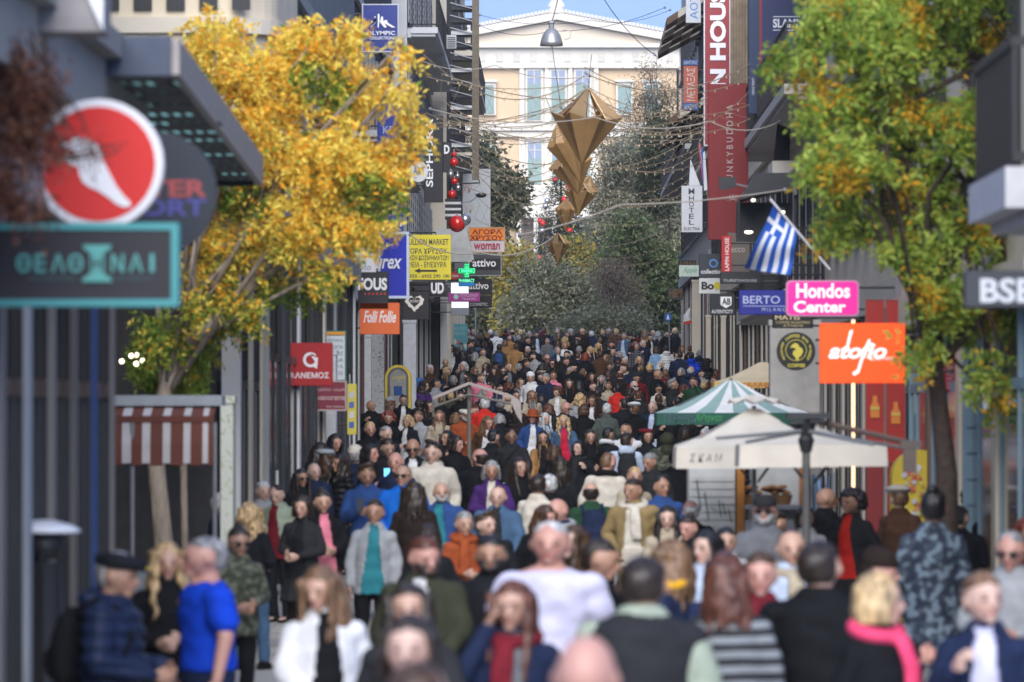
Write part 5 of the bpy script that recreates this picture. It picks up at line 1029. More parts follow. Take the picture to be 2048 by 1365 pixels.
# big shop canopy, top left
def shop_canopy():
    T = thing('shop_canopy', 'large dark shop canopy with pale grey edge and perforated underside at top left', 'canopy', (-3, 42, 4.4))
    Xa, Xb, Y0, Y1 = -2.34, -2.66, 34.5, 50.6; zt0, zb0 = 4.68, 4.46; zt1, zb1 = 4.67, 4.41
    m = MB(); m.box(-4.6, Xa, Y0 - .06, Y0, zb0 - .01, zt0 + .01); wmesh('front_fascia', m, mat('slate_fascia', (.05, .065, .10), .6), T)
    m = MB(); v = [(Xa, Y0, zb0), (Xa + .05, Y0, zb0), (Xa + .05, Y0, zt0), (Xa, Y0, zt0), (Xb, Y1, zb1), (Xb + .05, Y1, zb1), (Xb + .05, Y1, zt1), (Xb, Y1, zt1)]
    m.add(v, [(0, 1, 2, 3), (7, 6, 5, 4), (0, 4, 5, 1), (1, 5, 6, 2), (2, 6, 7, 3), (3, 7, 4, 0)]); wmesh('side_fascia', m, mat('grey_fascia', (.32, .29, .27), .6, noise=.1), T)
    m = MB(); m.add([(-4.6, Y0, 4.47), (Xa, Y0, 4.47), (Xb, Y1, 4.47), (-4.6, Y1, 4.47), (-4.6, Y0, 4.475), (Xa, Y0, 4.475), (Xb, Y1, 4.475), (-4.6, Y1, 4.475)], [(0, 3, 2, 1), (4, 5, 6, 7), (0, 1, 5, 4), (1, 2, 6, 5), (2, 3, 7, 6), (3, 0, 4, 7)])
    wmesh('roof_sheet', m, leafmat((.62, .86, .82)), T)
    dkm = mat('canopy_lattice', (.015, .022, .027), .6, noise=.1); m = MB(); n = MB(); y = Y0
    while y < Y1 - .5:
        xe = Xa + (Xb - Xa) * (y - Y0) / (Y1 - Y0) - .01; m.box(-4.6, xe, y, y + .75, 4.458, 4.463)
        x = -4.55; k = 0
        while x < xe - .05: n.box(x, x + (.035 if k % 6 else .12), y + .76, y + 1.24, 4.458, 4.463); x += .085; k += 1
        n.box(xe - .30, xe, y + .76, y + 1.24, 4.452, 4.457) if int(y) % 2 else None
        y += 1.25
    wmesh('cross_bar', m, dkm, T); tag(wmesh('lattice', n, dkm, T), kind='stuff')
    m = MB(); m.box(-4.6, -2.70, Y1, Y1 + .06, zb1, zt1); wmesh('rear_fascia', m, dkm, T)
shop_canopy()
def creeper():
    T = thing('dried_creeper', 'reddish brown dried creeper hanging over the round red sign at top left', 'plant', (-2.9, 27, 3.2)); s = 400
    lob = [PL(10, 120, s, 70, 60), PL(60, 160, s, 60, 60), PL(20, 240, s, 60, 70), PL(70, 250, s, 40, 60), PL(0, 350, s, 40, 70), PL(65, 320, s, 20, 40), PL(60, 410, s, 40, 30), PL(150, 280, s, 50, 8), PL(200, 290, s, 40, 6), PL(110, 110, s, 20, 20)]
    me = leafmesh(lob, 5000, .045, [(.17, .055, .03), (.25, .10, .06), (.09, .035, .025), (.30, .17, .11)], clump=.10, droop=.8, seed=41, aspect=.3, shell=.3); o = obj('foliage', me, T); o.location = -T.location
    m = MB(); r = random.Random(8)
    for i in range(22):
        p = W(r.uniform(-30, 110), r.uniform(60, 200), s); q = [p]
        for j in range(5): p = p + Vector((r.uniform(-.05, .07), r.uniform(-.05, .05), -r.uniform(.03, .14))); q.append(p)
        m.tube(q, .008, .003, 4)
    for i in range(5): a = W(100, 300 + i * 6, s); m.tube([a, W(150 + 20 * i, 270 + i * 9, s), W(200 + 14 * i, 300 - i * 5, s)], .006, .002, 4)
    wmesh('stem', m, BARKD, T)
creeper()
# concrete ledge top left with vent hole
T = thing('concrete_ledge', 'grey concrete ledge with a square dark vent at the top left corner', 'ledge', W(60, 40, 380)); s = 380
m = MB(); v = [W(-300, -60, s), W(206, -60, s), W(206, 62, s), W(-300, 62, s)]
m.add([tuple(p) for p in v] + [(p.x, p.y + .5, p.z) for p in v], [(0, 3, 2, 1), (4, 5, 6, 7), (0, 1, 5, 4), (1, 2, 6, 5), (2, 3, 7, 6), (3, 0, 4, 7)]); wmesh('slab', m, mat('grey_concrete', (.24, .23, .235), .8, dirt=.3, bump=.1), T)
m = MB(); a = W(28, 14, s); b = W(60, 54, s); m.box(a.x, b.x, a.y - .02, a.y + .01, b.z, a.z); wmesh('vent', m, DMET, T)
m = MB(); v = [W(150, -60, s), W(206, -60, s), W(206, 62, s)]; m.add([(p.x, p.y - .03, p.z) for p in v] + [(p.x, p.y - .004, p.z) for p in v], [(0, 1, 2), (5, 4, 3), (0, 3, 4, 1), (1, 4, 5, 2), (2, 5, 3, 0)]); wmesh('white_soffit', m, mat('white_paint', (.66, .68, .72), .6), T)
# near right balcony
T = thing('balcony', 'near balcony with black iron railing and white slab at the right edge', 'balcony', (3.4, 34, 4.4))
s1, s2 = 318, 285; X0 = wx(1950, 285); Y0, Y1 = F / 330, F / 303; zf = 3.93
m = MB(); X0 = 2.76; m.box(X0 - .04, 4.25, Y0, Y1, zf - .28, zf - .03); m.box(X0 + .1, 4.25, Y0 + .1, Y1 - .1, zf - .36, zf - .282); wmesh('slab', m, mat('white_painted_concrete', (.52, .52, .53), .7, dirt=.25), T)
m = MB(); m.box(X0, X0 + .04, Y0, Y1, zf - .0, zf + .06); m.box(X0 - .01, X0 + .05, Y0, Y1, zf + .70, zf + .76)
y = Y0
while y < Y1: m.box(X0 + .005, X0 + .03, y, y + .03, zf + .02, zf + .71); y += .06
m.box(X0, 4.25, Y0 - .02, Y0 + .02, zf + .7, zf + .76); m.box(X0, 4.25, Y0 - .02, Y0 + .02, zf - .0, zf + .06)
for i in range(11): m.box(X0 + .11 * i, X0 + .11 * i + .025, Y0 - .012, Y0 + .012, zf + .0, zf + .72)
wmesh('railing', m, RAIL, T)
# gores of an umbrella
def umbrella(label, cx, ytop, yrim, ybot, half, s, cols, n=8, pole=True, vent=False, rot=22.5, square=False, text=None, tcol=BLK, vcol=None, zbase=None):
    Y = F / s; X = wx(cx, s); zt, zr, zv = wz(ytop, s), wz(yrim, s), wz(ybot, s); rad = half / s; zg = gz(Y)
    T = thing('umbrella', label, 'umbrella', (X, Y, zg))
    def P_(a, r, z): return (X + r * math.cos(a), Y + r * math.sin(a), z)
    k = 4 if square else 8; R0 = rad / math.cos(math.pi / k) if square else rad
    cor = [R(rot + 360 / k * i) for i in range(k)]
    per = max(1, n // k)
    for i in range(k):
        a0, a1 = cor[i], cor[(i + 1) % k] + (2 * math.pi if i == k - 1 else 0)
        for j in range(per):
            f0, f1 = j / per, (j + 1) / per
            c0, c1 = Vector(P_(a0, R0, 0)), Vector(P_(a1, R0, 0)); e0 = c0.lerp(c1, f0); e1 = c0.lerp(c1, f1); m = MB(); vs = []
            for t, sag in ((.07, 0), (.35, -.06), (.7, -.085), (1, 0)):
                z = zt + (zr - zt) * t + sag * (zt - zr)
                for e in (e0, e1): vs.append((X + (e.x - X) * t, Y + (e.y - Y) * t, z))
            for e in (e0, e1): vs.append((X + (e.x - X) * 1.012, Y + (e.y - Y) * 1.012, zv + (0 if (j % 2) == 0 else .01)))
            nn = len(vs); th = .012
            vs2 = [(a, b, c - th) for a, b, c in vs[:-2]] + [(X + (a - X) * .985, Y + (b - Y) * .985, c) for a, b, c in vs[-2:]]
            fs = [(2 * q, 2 * q + 1, 2 * q + 3, 2 * q + 2) for q in range(nn // 2 - 1)]
            m.add(vs + vs2, fs + [tuple(nn + x for x in reversed(f)) for f in fs])
            mt = cols[(i * per + j) % len(cols)]
            m.m = [0] * len(m.f)
            if vcol: m.m[len(fs) - 1] = 1; m.m[-1] = 1
            wmesh('canopy_panel', m, [mt, vcol] if vcol else mt, T, smooth=False)
    m = MB()
    for i in range(k): m.tube([P_(cor[i], .06, zt - .05), P_(cor[i], R0 * .97, zr - .03)], .012, .010, 5); m.tube([P_(cor[i], .05, zr - .35), P_(cor[i], R0 * .5, (zt + zr) / 2 - .06)], .010, .010, 5)
    wmesh('rib', m, DMET, T)
    if vent:
        m = MB(); q = [(X, Y, zt + .11)] + [P_(a, rad * .34, zt + .035 + (.03 if i % 2 else -.01)) for i, a in enumerate([R(360 / 16 * q_) for q_ in range(16)])]
        m.add(q + [(a, b, c - .012) for a, b, c in q], [(0, 1 + i, 1 + (i + 1) % 16) for i in range(16)] + [(17, 18 + (i + 1) % 16, 18 + i) for i in range(16)]); wmesh('vent_cap', m, cols[0], T)
    if pole:
        m = MB(); m.tube([(X, Y, zg), (X, Y, zt)], .022, .022, 8); wmesh('pole', m, MET, T)
        m = MB(); m.box(X - .22, X + .22, Y - .22, Y + .22, zg, zg + .07); wmesh('base', m, concrete, T)
    if text:
        for t_, a, b, c, d, cc, it in text: LT(T, t_, a, b, c, d, s, cc, dy=-rad * (1.012 if square else math.cos(math.pi / 8) * 1.012) - .006, italic=it)
    return T
GRS = mat('green_canvas', (.24, .37, .36), .85, noise=.06); WHS = mat('white_canvas_stripe', (.68, .70, .71), .85, noise=.05); DGS = mat('dark_green_valance', (.02, .09, .065), .85)
umbrella('green and white striped market umbrella with dark green valance', 1462, 757, 826, 850, 150, 150, [GRS, WHS], n=32, square=True, rot=45, vcol=DGS, text=[('ΤΕΡΨΙΣ', 1322, 830, 1388, 845, (.06, .09, .14), 0), ('Άθηναι', 1385, 828, 1440, 846, (.05, .30, .10), .3)])
umbrella('beige market umbrella with yellow valance behind the striped one', 1526, 722, 765, 777, 100, 128, [mat('beige_canvas', (.56, .47, .33), .85, noise=.06)], square=True, rot=45, vcol=mat('yellow_valance', (.55, .36, .10), .85), text=[('ΚΑΛΑΘΑΚΙ', 1480, 766, 1560, 775, (.45, .10, .04), 0)])
umbrella('large off white umbrella with vented top covering the stall', 1508, 812, 893, 936, 158, 205, [CANV], square=True, rot=45, vent=True, text=[('Σ Κ Α Μ', 1375, 906, 1440, 922, (.30, .29, .27), .2), ('www', 1470, 905, 1508, 920, (.22, .24, .30), .3), ('Tsimmis', 1540, 903, 1622, 922, (.22, .24, .30), .3)])
umbrella('second off white umbrella, nearer, on the dark pole', 1620, 852, 890, 934, 145, 218, [CANV], square=True, rot=45, pole=False)
# dark pole with four arms in front of the second umbrella
s = 236; Y = F / s
T = thing('umbrella_stand', 'dark steel umbrella pole with hub and folding arms in front of the canopies', 'umbrella stand', (wx(1612, s), Y, gz(Y))); X = wx(1612, s)
wmesh('pole', MB().tube([(X, Y, 0), (X, Y, wz(850, s))], .038, .034, 10), mat('dark_pole', (.09, .09, .09), .5, noise=.2), T)
m = MB(); m.loft([((X, Y, wz(905, s)), .045, .045), ((X, Y, wz(880, s)), .07, .07), ((X, Y, wz(872, s)), .05, .05), ((X, Y, wz(858, s)), .075, .075), ((X, Y, wz(840, s)), .09, .09)], 12); wmesh('hub', m, DMET, T)
m = MB(); m.box(X - .17, X + .20, Y - .12, Y + .12, wz(838, s), wz(826, s)); m.box(X - .14, X - .02, Y - .1, Y + .1, wz(848, s), wz(840, s)); m.box(X + .03, X + .16, Y - .1, Y + .1, wz(846, s), wz(840, s)); wmesh('crown_plate', m, DMET, T)
for a, b, dy in ((1430, 868, -.6), (1500, 878, .9), (1830, 892, .3), (1735, 880, -.9)): wmesh('arm', MB().tube([(X, Y, wz(862, s)), (wx(a, s), Y + dy, wz(b + 8, s))], .020, .016, 6), MET, T)
wmesh('arm', MB().tube([(X, Y, wz(838, s)), (wx(1835, s), Y + .1, wz(890, s))], .030, .026, 6), mat('brown_arm', (.10, .07, .06), .6), T)
m = MB(); m.box(wx(1800, s), wx(1842, s), Y - .06, Y + .06, wz(896, s), wz(882, s)); m.box(wx(1806, s), wx(1832, s), Y - .05, Y + .05, wz(945, s), wz(897, s)); wmesh('counterweight', m, mat('brown_weight', (.11, .085, .075), .6), T)
# stall with shutters, graffiti, orange posts, goods
s = 200; Y = F / s
T = thing('market_stall', 'white kiosk stall with orange posts and black graffiti below the umbrellas', 'market stall', (wx(1500, s), Y, 0)); zt = wz(938, s)
m = MB(); m.box(wx(1378, s), wx(1470, s), Y, Y + .9, .05, zt); wmesh('shutter_body', m, mat('white_shutter', (.58, .60, .60), .6, dirt=.3), T)
m = MB()
for i in range(22): zz = .1 + (zt - .15) * i / 22; m.box(wx(1380, s), wx(1468, s), Y - .012, Y - .001, zz, zz + .055)
wmesh('shutter_slat', m, mat('white_shutter', (.58, .60, .60), .6, dirt=.3), T)
m = MB(); m.box(wx(1505, s), wx(1600, s), Y + .3, Y + .9, .05, zt); wmesh('back_wall', m, mat('white_shutter', (.50, .52, .52), .6, dirt=.3), T)
for a in (1473, 1598): wmesh('post', MB().box(wx(a, s), wx(a + 15, s), Y - .1, Y - .02, 0, zt), mat('orange_wood', (.55, .22, .04), .6, noise=.2), T)
m = MB(); m.box(wx(1489, s), wx(1597, s), Y - .15, Y + .28, wz(1018, s), wz(1010, s)); m.box(wx(1489, s), wx(1597, s), Y - .15, Y - .12, .1, wz(1040, s)); wmesh('counter', m, mat('stall_counter', (.45, .47, .5), .6), T)
for q, (a, b, c, d) in enumerate(((1392, 960, 1400, 1020), (1408, 985, 1416, 1040), (1420, 1015, 1432, 1022), (1436, 1000, 1441, 1035), (1444, 1006, 1449, 1030), (1455, 1018, 1462, 1045))): shape(T, [(a, b), (a + 2.2, b), (c + 2.2, d), (c, d)], s, BLK, dy=-.018, name='graffiti')
for j, (a, b) in enumerate(((1505, 975), (1540, 985), (1562, 978))):
    q = thing('bread_basket', ['left basket of bread rings on the stall counter', 'middle basket of bread rings on the stall counter', 'right basket of bread rings on the stall counter'][j], 'basket', (wx(a, s), Y + .06, wz(1010, s)))
    m = MB(); m.loft([((0, 0, 0), .09, .07), ((0, 0, .10), .12, .09)], 14, frame=(Vector((1, 0, 0)), Vector((0, 1, 0)))); part('basket', m, mat('wicker', (.22, .12, .05), .8, noise=.3), q)
    m = MB()
    for i in range(6): m.ell((.05 * math.cos(i), .04 * math.sin(i), .12 + .012 * i), .05, .045, .022, 10, 6)
    part('bread', m, mat('bread_crust', (.34, .17, .07), .7, noise=.3, scale=20), q, smooth=True)
# grey awning frame in the crowd
s = 122; Y = F / s
T = thing('folding_awning', 'small off white folding awning on a pole standing in the crowd', 'awning', (wx(940, s), Y, gz(Y)))
cv = mat('pinkish_canvas', (.42, .37, .36), .85, noise=.1, dirt=.3)
a, b, c = W(866, 800, s), W(938, 770, s), W(1022, 796, s)
for p, q in ((a, b), (b, c)):
    m = MB(); d = .55
    m.add([p, q, q + Vector((0, d, .0)), p + Vector((0, d, 0)), p + Vector((0, 0, .05)), q + Vector((0, 0, .05)), q + Vector((0, d, .05)), p + Vector((0, d, .05))], [(0, 3, 2, 1), (4, 5, 6, 7), (0, 1, 5, 4), (1, 2, 6, 5), (2, 3, 7, 6), (3, 0, 4, 7)]); wmesh('canvas_panel', m, cv, T)
m = MB(); m.tube([a - Vector((0, 0, .12)), b - Vector((0, 0, .16)), c - Vector((0, 0, .10))], .022, .022, 6); m.tube([a - Vector((0, 0, .02)), a - Vector((0, 0, .28))], .018, .018, 6)
for t in (.33, .66): m.tube([a.lerp(b, t), a.lerp(b, t) - Vector((0, 0, .12))], .012, .012, 5); m.tube([b.lerp(c, t), b.lerp(c, t) - Vector((0, 0, .12))], .012, .012, 5)
wmesh('frame_bar', m, mat('khaki_metal', (.16, .15, .13), .6, noise=.15), T)
m = MB(); m.add([c + Vector((0, 0, .05)), c + Vector((.16, .0, -.05)), c + Vector((.18, 0, -.42)), c + Vector((.10, 0, -.30)), c + Vector((.0, 0, -.08))] + [c + Vector((0, .03, .05)), c + Vector((.16, .03, -.05)), c + Vector((.18, .03, -.42)), c + Vector((.10, .03, -.30)), c + Vector((.0, .03, -.08))], [(0, 1, 2, 3, 4), (9, 8, 7, 6, 5)] + [(i, 5 + i, 5 + (i + 1) % 5, (i + 1) % 5) for i in range(5)]); wmesh('hanging_flap', m, cv, T)
wmesh('pole', MB().tube([(b.x, b.y + .1, gz(Y)), (b.x, b.y + .1, b.z)], .034, .034, 8), mat('khaki_metal', (.16, .15, .13), .6, noise=.15), T)
# striped kiosk awning on the left
s = 212; Y = F / s
T = thing('kiosk_awning', 'brown and white striped kiosk awning under a grey beam on the left', 'awning', (wx(330, s), Y, 0))
bs = mat('brown_canvas', (.14, .045, .03), .85, noise=.1); ws = mat('offwhite_canvas', (.52, .50, .50), .85, noise=.08)
x = 236; i = 0; bounds = [233, 250, 268, 290, 306, 331, 346, 372, 386, 410, 421, 432]
for i in range(len(bounds) - 1):
    m = MB(); a, b = wx(bounds[i], s), wx(bounds[i + 1], s); z0, z1, z2, z3 = wz(812, s), wz(832, s), wz(890, s), wz(930, s)
    v = [(a, Y, z0), (b, Y, z0), (b, Y - .35, z1), (a, Y - .35, z1), (b, Y - .40, z2 + .01), (a, Y - .40, z2 + .01), (b, Y - .41, z3 + .02 * (i % 2)), (a, Y - .41, z3 + .02 * (i % 2))]
    m.add(v + [(p, q + .012, r_ - .006) for p, q, r_ in v], [(0, 3, 2, 1), (3, 5, 4, 2), (5, 7, 6, 4), (8, 9, 10, 11), (11, 10, 12, 13), (13, 12, 14, 15)]); wmesh('canopy_panel', m, bs if i % 2 == 0 else ws, T)
m = MB(); m.box(wx(232, s), wx(432, s), Y - .37, Y - .352, wz(845, s), wz(832, s)); wmesh('brown_band', m, bs, T)
m = MB(); m.box(wx(228, s), wx(445, s), Y - .1, Y + .5, wz(812, s), wz(791, s)); wmesh('beam', m, mat('grey_beam', (.30, .33, .36), .6), T)
for a in (270, 434): wmesh('post', MB().tube([(wx(a, s), Y - .37, 0), (wx(a, s), Y - .37, wz(845, s))], .022, .022, 8), MET, T)
# counter with magazines under the awning
T = thing('kiosk_counter', 'kiosk counter with coloured goods below the striped awning', 'counter', (wx(330, s), Y, 0))
wmesh('counter_body', MB().box(wx(238, s), wx(425, s), Y - .25, Y + .35, 0, wz(1140, s)), mat('counter_grey', (.22, .26, .30), .6), T)
for i, (a, b, cc) in enumerate(((278, 318, (.60, .45, .05)), (322, 345, (.06, .25, .35)), (355, 395, (.55, .18, .06)), (398, 420, (.6, .6, .6)))): wmesh('goods', MB().box(wx(a, s), wx(b, s), Y - .22, Y + .05, wz(1140, s) + .001, wz(1132 - i, s)), mat('packet', cc, .5), T)
# heater
s = 352; Y = F / s
T = thing('patio_heater', 'dark patio heater with a pale disc shaped top at the lower left', 'heater', (wx(88, s), Y, 0)); X = wx(88, s)
wmesh('reflector', MB().loft([((X, Y, wz(1066, s)), .205, .205), ((X, Y, wz(1060, s)), .210, .210), ((X, Y, wz(1050, s)), .15, .15), ((X, Y, wz(1042, s)), .07, .07), ((X, Y, wz(1040, s)), .02, .02)], 28, frame=(Vector((1, 0, 0)), Vector((0, 1, 0)))), mat('pale_reflector', (.78, .80, .84), .3, metal=.0, noise=0), T, smooth=True)
wmesh('burner', MB().loft([((X, Y, wz(1120, s)), .10, .10), ((X, Y, wz(1068, s)), .12, .12)], 18), DMET, T, smooth=True)
m = MB()
for i in range(8): a = i * math.pi / 4; m.tube([(X + .15 * math.cos(a), Y + .15 * math.sin(a), .1), (X + .13 * math.cos(a), Y + .13 * math.sin(a), wz(1090, s))], .012, .012, 5)
wmesh('guard_bar', m, DMET, T); wmesh('body', MB().loft([((X, Y, 0), .2, .2), ((X, Y, .12), .19, .19), ((X, Y, .14), .13, .13), ((X, Y, wz(1125, s)), .10, .10)], 18), DMET, T, smooth=True)
# striped pale pillar with graffiti, beige pillar, advertising boards
def pillar(label, x0, x1, y0, s, m_, side=-1, cat='pillar', name='pillar', depth=.5):
    Y = F / s; T = thing(name, label, cat, (wx((x0 + x1) / 2, s), Y, gz(Y))); zt = wz(y0, s)
    wmesh('shaft', MB().box(wx(x0, s), wx(x1, s), Y, Y + depth, gz(Y) - .02, zt - .08), m_, T, bevel=.01); wmesh('cap', MB().box(wx(x0, s) - .015, wx(x1, s) + .015, Y - .015, Y + depth + .015, zt - .079, zt), m_, T)
    wmesh('plinth', MB().box(wx(x0, s) - .012, wx(x1, s) + .012, Y - .012, Y - .001, gz(Y) - .02, gz(Y) + .3), m_, T); return T
pillar('narrow pale pillar with green graffiti beside the striped awning', 440, 466, 792, 196, pattern_mat('graffiti', (.48, .50, .45), (.28, .34, .20)))
pillar('beige stone pillar left of the square dark red sign', 548, 602, 645, 143, mat('beige_pillar', (.36, .30, .25), .8, dirt=.2))
pillar('pale blue grey pillar below the square dark red sign', 596, 622, 745, 139, mat('bluegrey_pillar', (.38, .45, .48), .8, dirt=.3))
pillar('white shop pillar right of the maroon sign', 640, 672, 700, 132, mat('white_pillar', (.52, .54, .56), .8, dirt=.2))
pillar('pale pillar left of the yellow cash machine', 728, 742, 668, 88, mat('white_pillar', (.52, .54, .58), .8, dirt=.2))
pillar('graffitied grey pillar next to the yellow cash machine', 742, 768, 640, 87, pattern_mat('graffiti', (.36, .37, .38), (.14, .15, .17)))
pillar('white pillar right of the orange handwriting sign', 806, 832, 640, 80, mat('white_pillar', (.52, .54, .58), .8, dirt=.2))
pillar('blue box pillar right of the yellow cash machine', 822, 846, 756, 79, mat('blue_box', (.02, .12, .42), .5), cat='cabinet', name='blue_cabinet')
for i, (a, b, c, nm) in enumerate(((1384, 1402, 560, 'left'), (1412, 1422, 630, 'middle'), (1442, 1452, 630, 'right'))): pillar(nm + ' one of three slim stone pilasters at the right corner building', a, b, c, 62 + 6 * i, stone, 1)
pillar('pale wall pillar behind the round coffee sign', 1540, 1640, 640, 148, mat('pale_stone_pillar', (.40, .385, .36), .8, dirt=.25), 1)
pillar('beige pillar at the right edge of the street', 1995, 2060, 700, 212, mat('beige_pillar2', (.42, .37, .28), .8, dirt=.25), 1)
pillar('cream pillar between blue grey panels on the right', 1870, 1926, 640, 178, mat('cream_pillar', (.44, .40, .31), .8, dirt=.2), 1)
T = thing('panelled_door', 'blue grey panelled shop door in the cream building on the right', 'door', (wx(1960, 206), F / 206, 0)); s = 206; Y = F / s
wmesh('door_leaf', MB().box(wx(1926, s), wx(1996, s), Y, Y + .1, 0, wz(740, s)), bluegrey, T)
for i in range(5): wmesh('panel', MB().box(wx(1932, s), wx(1990, s), Y - .02, Y - .001, wz(1010 - i * 52, s), wz(966 - i * 52, s)), bluegrey, T)
T = thing('panelled_door', 'narrow blue grey panel beside the trunk of the right tree', 'door', (wx(1840, 176), F / 176, 0)); s = 176; Y = F / s
wmesh('door_leaf', MB().box(wx(1818, s), wx(1868, s), Y, Y + .1, 0, wz(700, s)), bluegrey, T)
for i in range(5): wmesh('panel', MB().box(wx(1823, s), wx(1863, s), Y - .02, Y - .001, wz(1010 - i * 52, s), wz(966 - i * 52, s)), bluegrey, T)
# arched cash machines
def atm(label, x0, x1, y0, s, pat):
    Y = F / s; zg = gz(Y); cx = (x0 + x1) / 2; hw = (x1 - x0) / 2; T = thing('cash_machine', label, 'cash machine', (wx(cx, s), Y, zg)); X = wx(cx, s); r = hw / s; zt = wz(y0, s) - r
    def arch(rr, y_0, y_1, mt, nm, zb=zg):
        o = [(X - rr, zb), (X + rr, zb)] + [(X + rr * math.cos(R(a)), zt + rr * math.sin(R(a))) for a in range(0, 181, 15)]
        n = len(o); m = MB(); m.add([(a, y_0, b) for a, b in o] + [(a, y_1, b) for a, b in o], [tuple(range(n)), tuple(range(2 * n - 1, n - 1, -1))] + [(i, n + i, n + (i + 1) % n, (i + 1) % n) for i in range(n)]); return wmesh(nm, m, mt, T)
    arch(r, Y, Y + .5, mat('yellow_enamel', (.62, .47, .04), .45, dirt=.2), 'body'); return T, arch, X, r, zt, Y
T, arch, X, r, zt, Y = atm('yellow arched cash machine by the left facade', 770, 822, 730, 84, 0)
arch(r * .80, Y - .02, Y - .001, mat('atm_dark', (.10, .10, .10), .5, noise=.2), 'niche', 1.2); arch(r * .62, Y - .03, Y - .021, mat('atm_grey', (.26, .26, .25), .5, noise=.2), 'face', 1.3); wmesh('screen', MB().box(X - .10, X + .10, Y - .04, Y - .031, zt - .42, zt - .20), mat('atm_screen', (.03, .08, .25), .2, noise=0), T); LT(T, 'euronet', 784, 752, 810, 759, 84, (.5, .42, .1), dy=-.036)
T, arch, X, r, zt, Y = atm('yellow arched machine covered in stickers in front of the right tree', 1784, 1896, 900, 186, 1)
rs = random.Random(5)
for i in range(46):
    a = rs.uniform(1798, 1884); b = rs.uniform(918, 1050); q = rs.uniform(3, 8)
    if (a - 1840) ** 2 + (min(b, 955) - 955) ** 2 > 50 ** 2: continue
    shape(T, [(a + q * math.cos(t + i), b + q * math.sin(t + i)) for t in (0, 1.6, 3.1, 4.7)], 186, rs.choice([(.65, .63, .58), (.6, .12, .08), (.66, .66, .2), (.5, .5, .55), (.55, .3, .1)]), dy=-.004 - .0007 * i, name='sticker', thick=.0006)
# a-board
s = 158; Y = F / s; T = thing('sandwich_board', 'small black framed sandwich board by the left shops', 'sign board', (wx(541, s), Y, 0)); a = W(522, 938, s); b = W(560, 1010, s)
wmesh('frame', MB().box(a.x, b.x, Y, Y + .04, 0.05, a.z), DMET, T); wmesh('poster', MB().box(a.x + .02, b.x - .02, Y - .006, Y - .001, .6, a.z - .02), mat('poster_white', (.6, .62, .64), .5), T); shape(T, [(530, 962), (538, 948), (552, 948), (552, 956), (542, 970)], s, (.10, .12, .18), dy=-.012, name='print')
# lit shop lamps at the left and light strip at the right
for i, (a, b) in enumerate(((243, 723), (262, 712), (272, 710), (272, 728), (285, 722))):
    T = thing('pendant_lamp', ['leftmost glowing globe lamp in the dark shop', 'second glowing globe lamp from the left in the shop', 'topmost glowing globe lamp in the dark shop', 'lowest glowing globe lamp in the dark shop', 'rightmost glowing globe lamp in the dark shop'][i], 'lamp', W(a, b, 186)); p = W(a, b, 186)
    wmesh('globe', MB().ell(tuple(p), .026, .026, .026, 12, 8), mat('lamp_globe', (1, .88, .62), .4, emit=4, noise=0), T, smooth=True); wmesh('cord', MB().tube([p, p + Vector((0, 0, .5))], .004, .004, 4), DMET, T)
T = thing('light_strip', 'tall warm glowing light strip beside the red posters', 'light', W(1706, 1000, 172)); s = 172; Y = F / s
wmesh('lit_tube', MB().box(wx(1703.5, s), wx(1709.5, s), Y, Y + .03, wz(985, s), wz(641, s)), mat('strip_light', (1, .62, .30), .4, emit=2.2, noise=0), T); wmesh('holder', MB().box(wx(1702, s), wx(1711, s), Y + .031, Y + .07, wz(990, s), wz(638, s)), MET, T)
# hanging blue clothes under the umbrella, seen behind
s = 180; Y = F / s; T = thing('clothes_rail', 'clothes rail with blue garments behind the white umbrella', 'clothes rail', (wx(1640, s), Y, 0)); m = MB(); m.tube([(wx(1612, s), Y, 0), (wx(1612, s), Y, wz(945, s)), (wx(1668, s), Y, wz(945, s)), (wx(1668, s), Y, 0)], .014, .014, 6); wmesh('rail', m, MET, T)
for i in range(5): a = wx(1618 + i * 9.5, s); wmesh('garment', MB().loft([((a, Y, wz(1030, s)), .02, .16), ((a, Y, wz(975, s)), .022, .17), ((a, Y, wz(950, s)), .015, .09)], 10, frame=(Vector((1, 0, 0)), Vector((0, 1, 0)))), cmat(['navy', 'denim', 'sky', 'navy', 'denim'][i]), T)
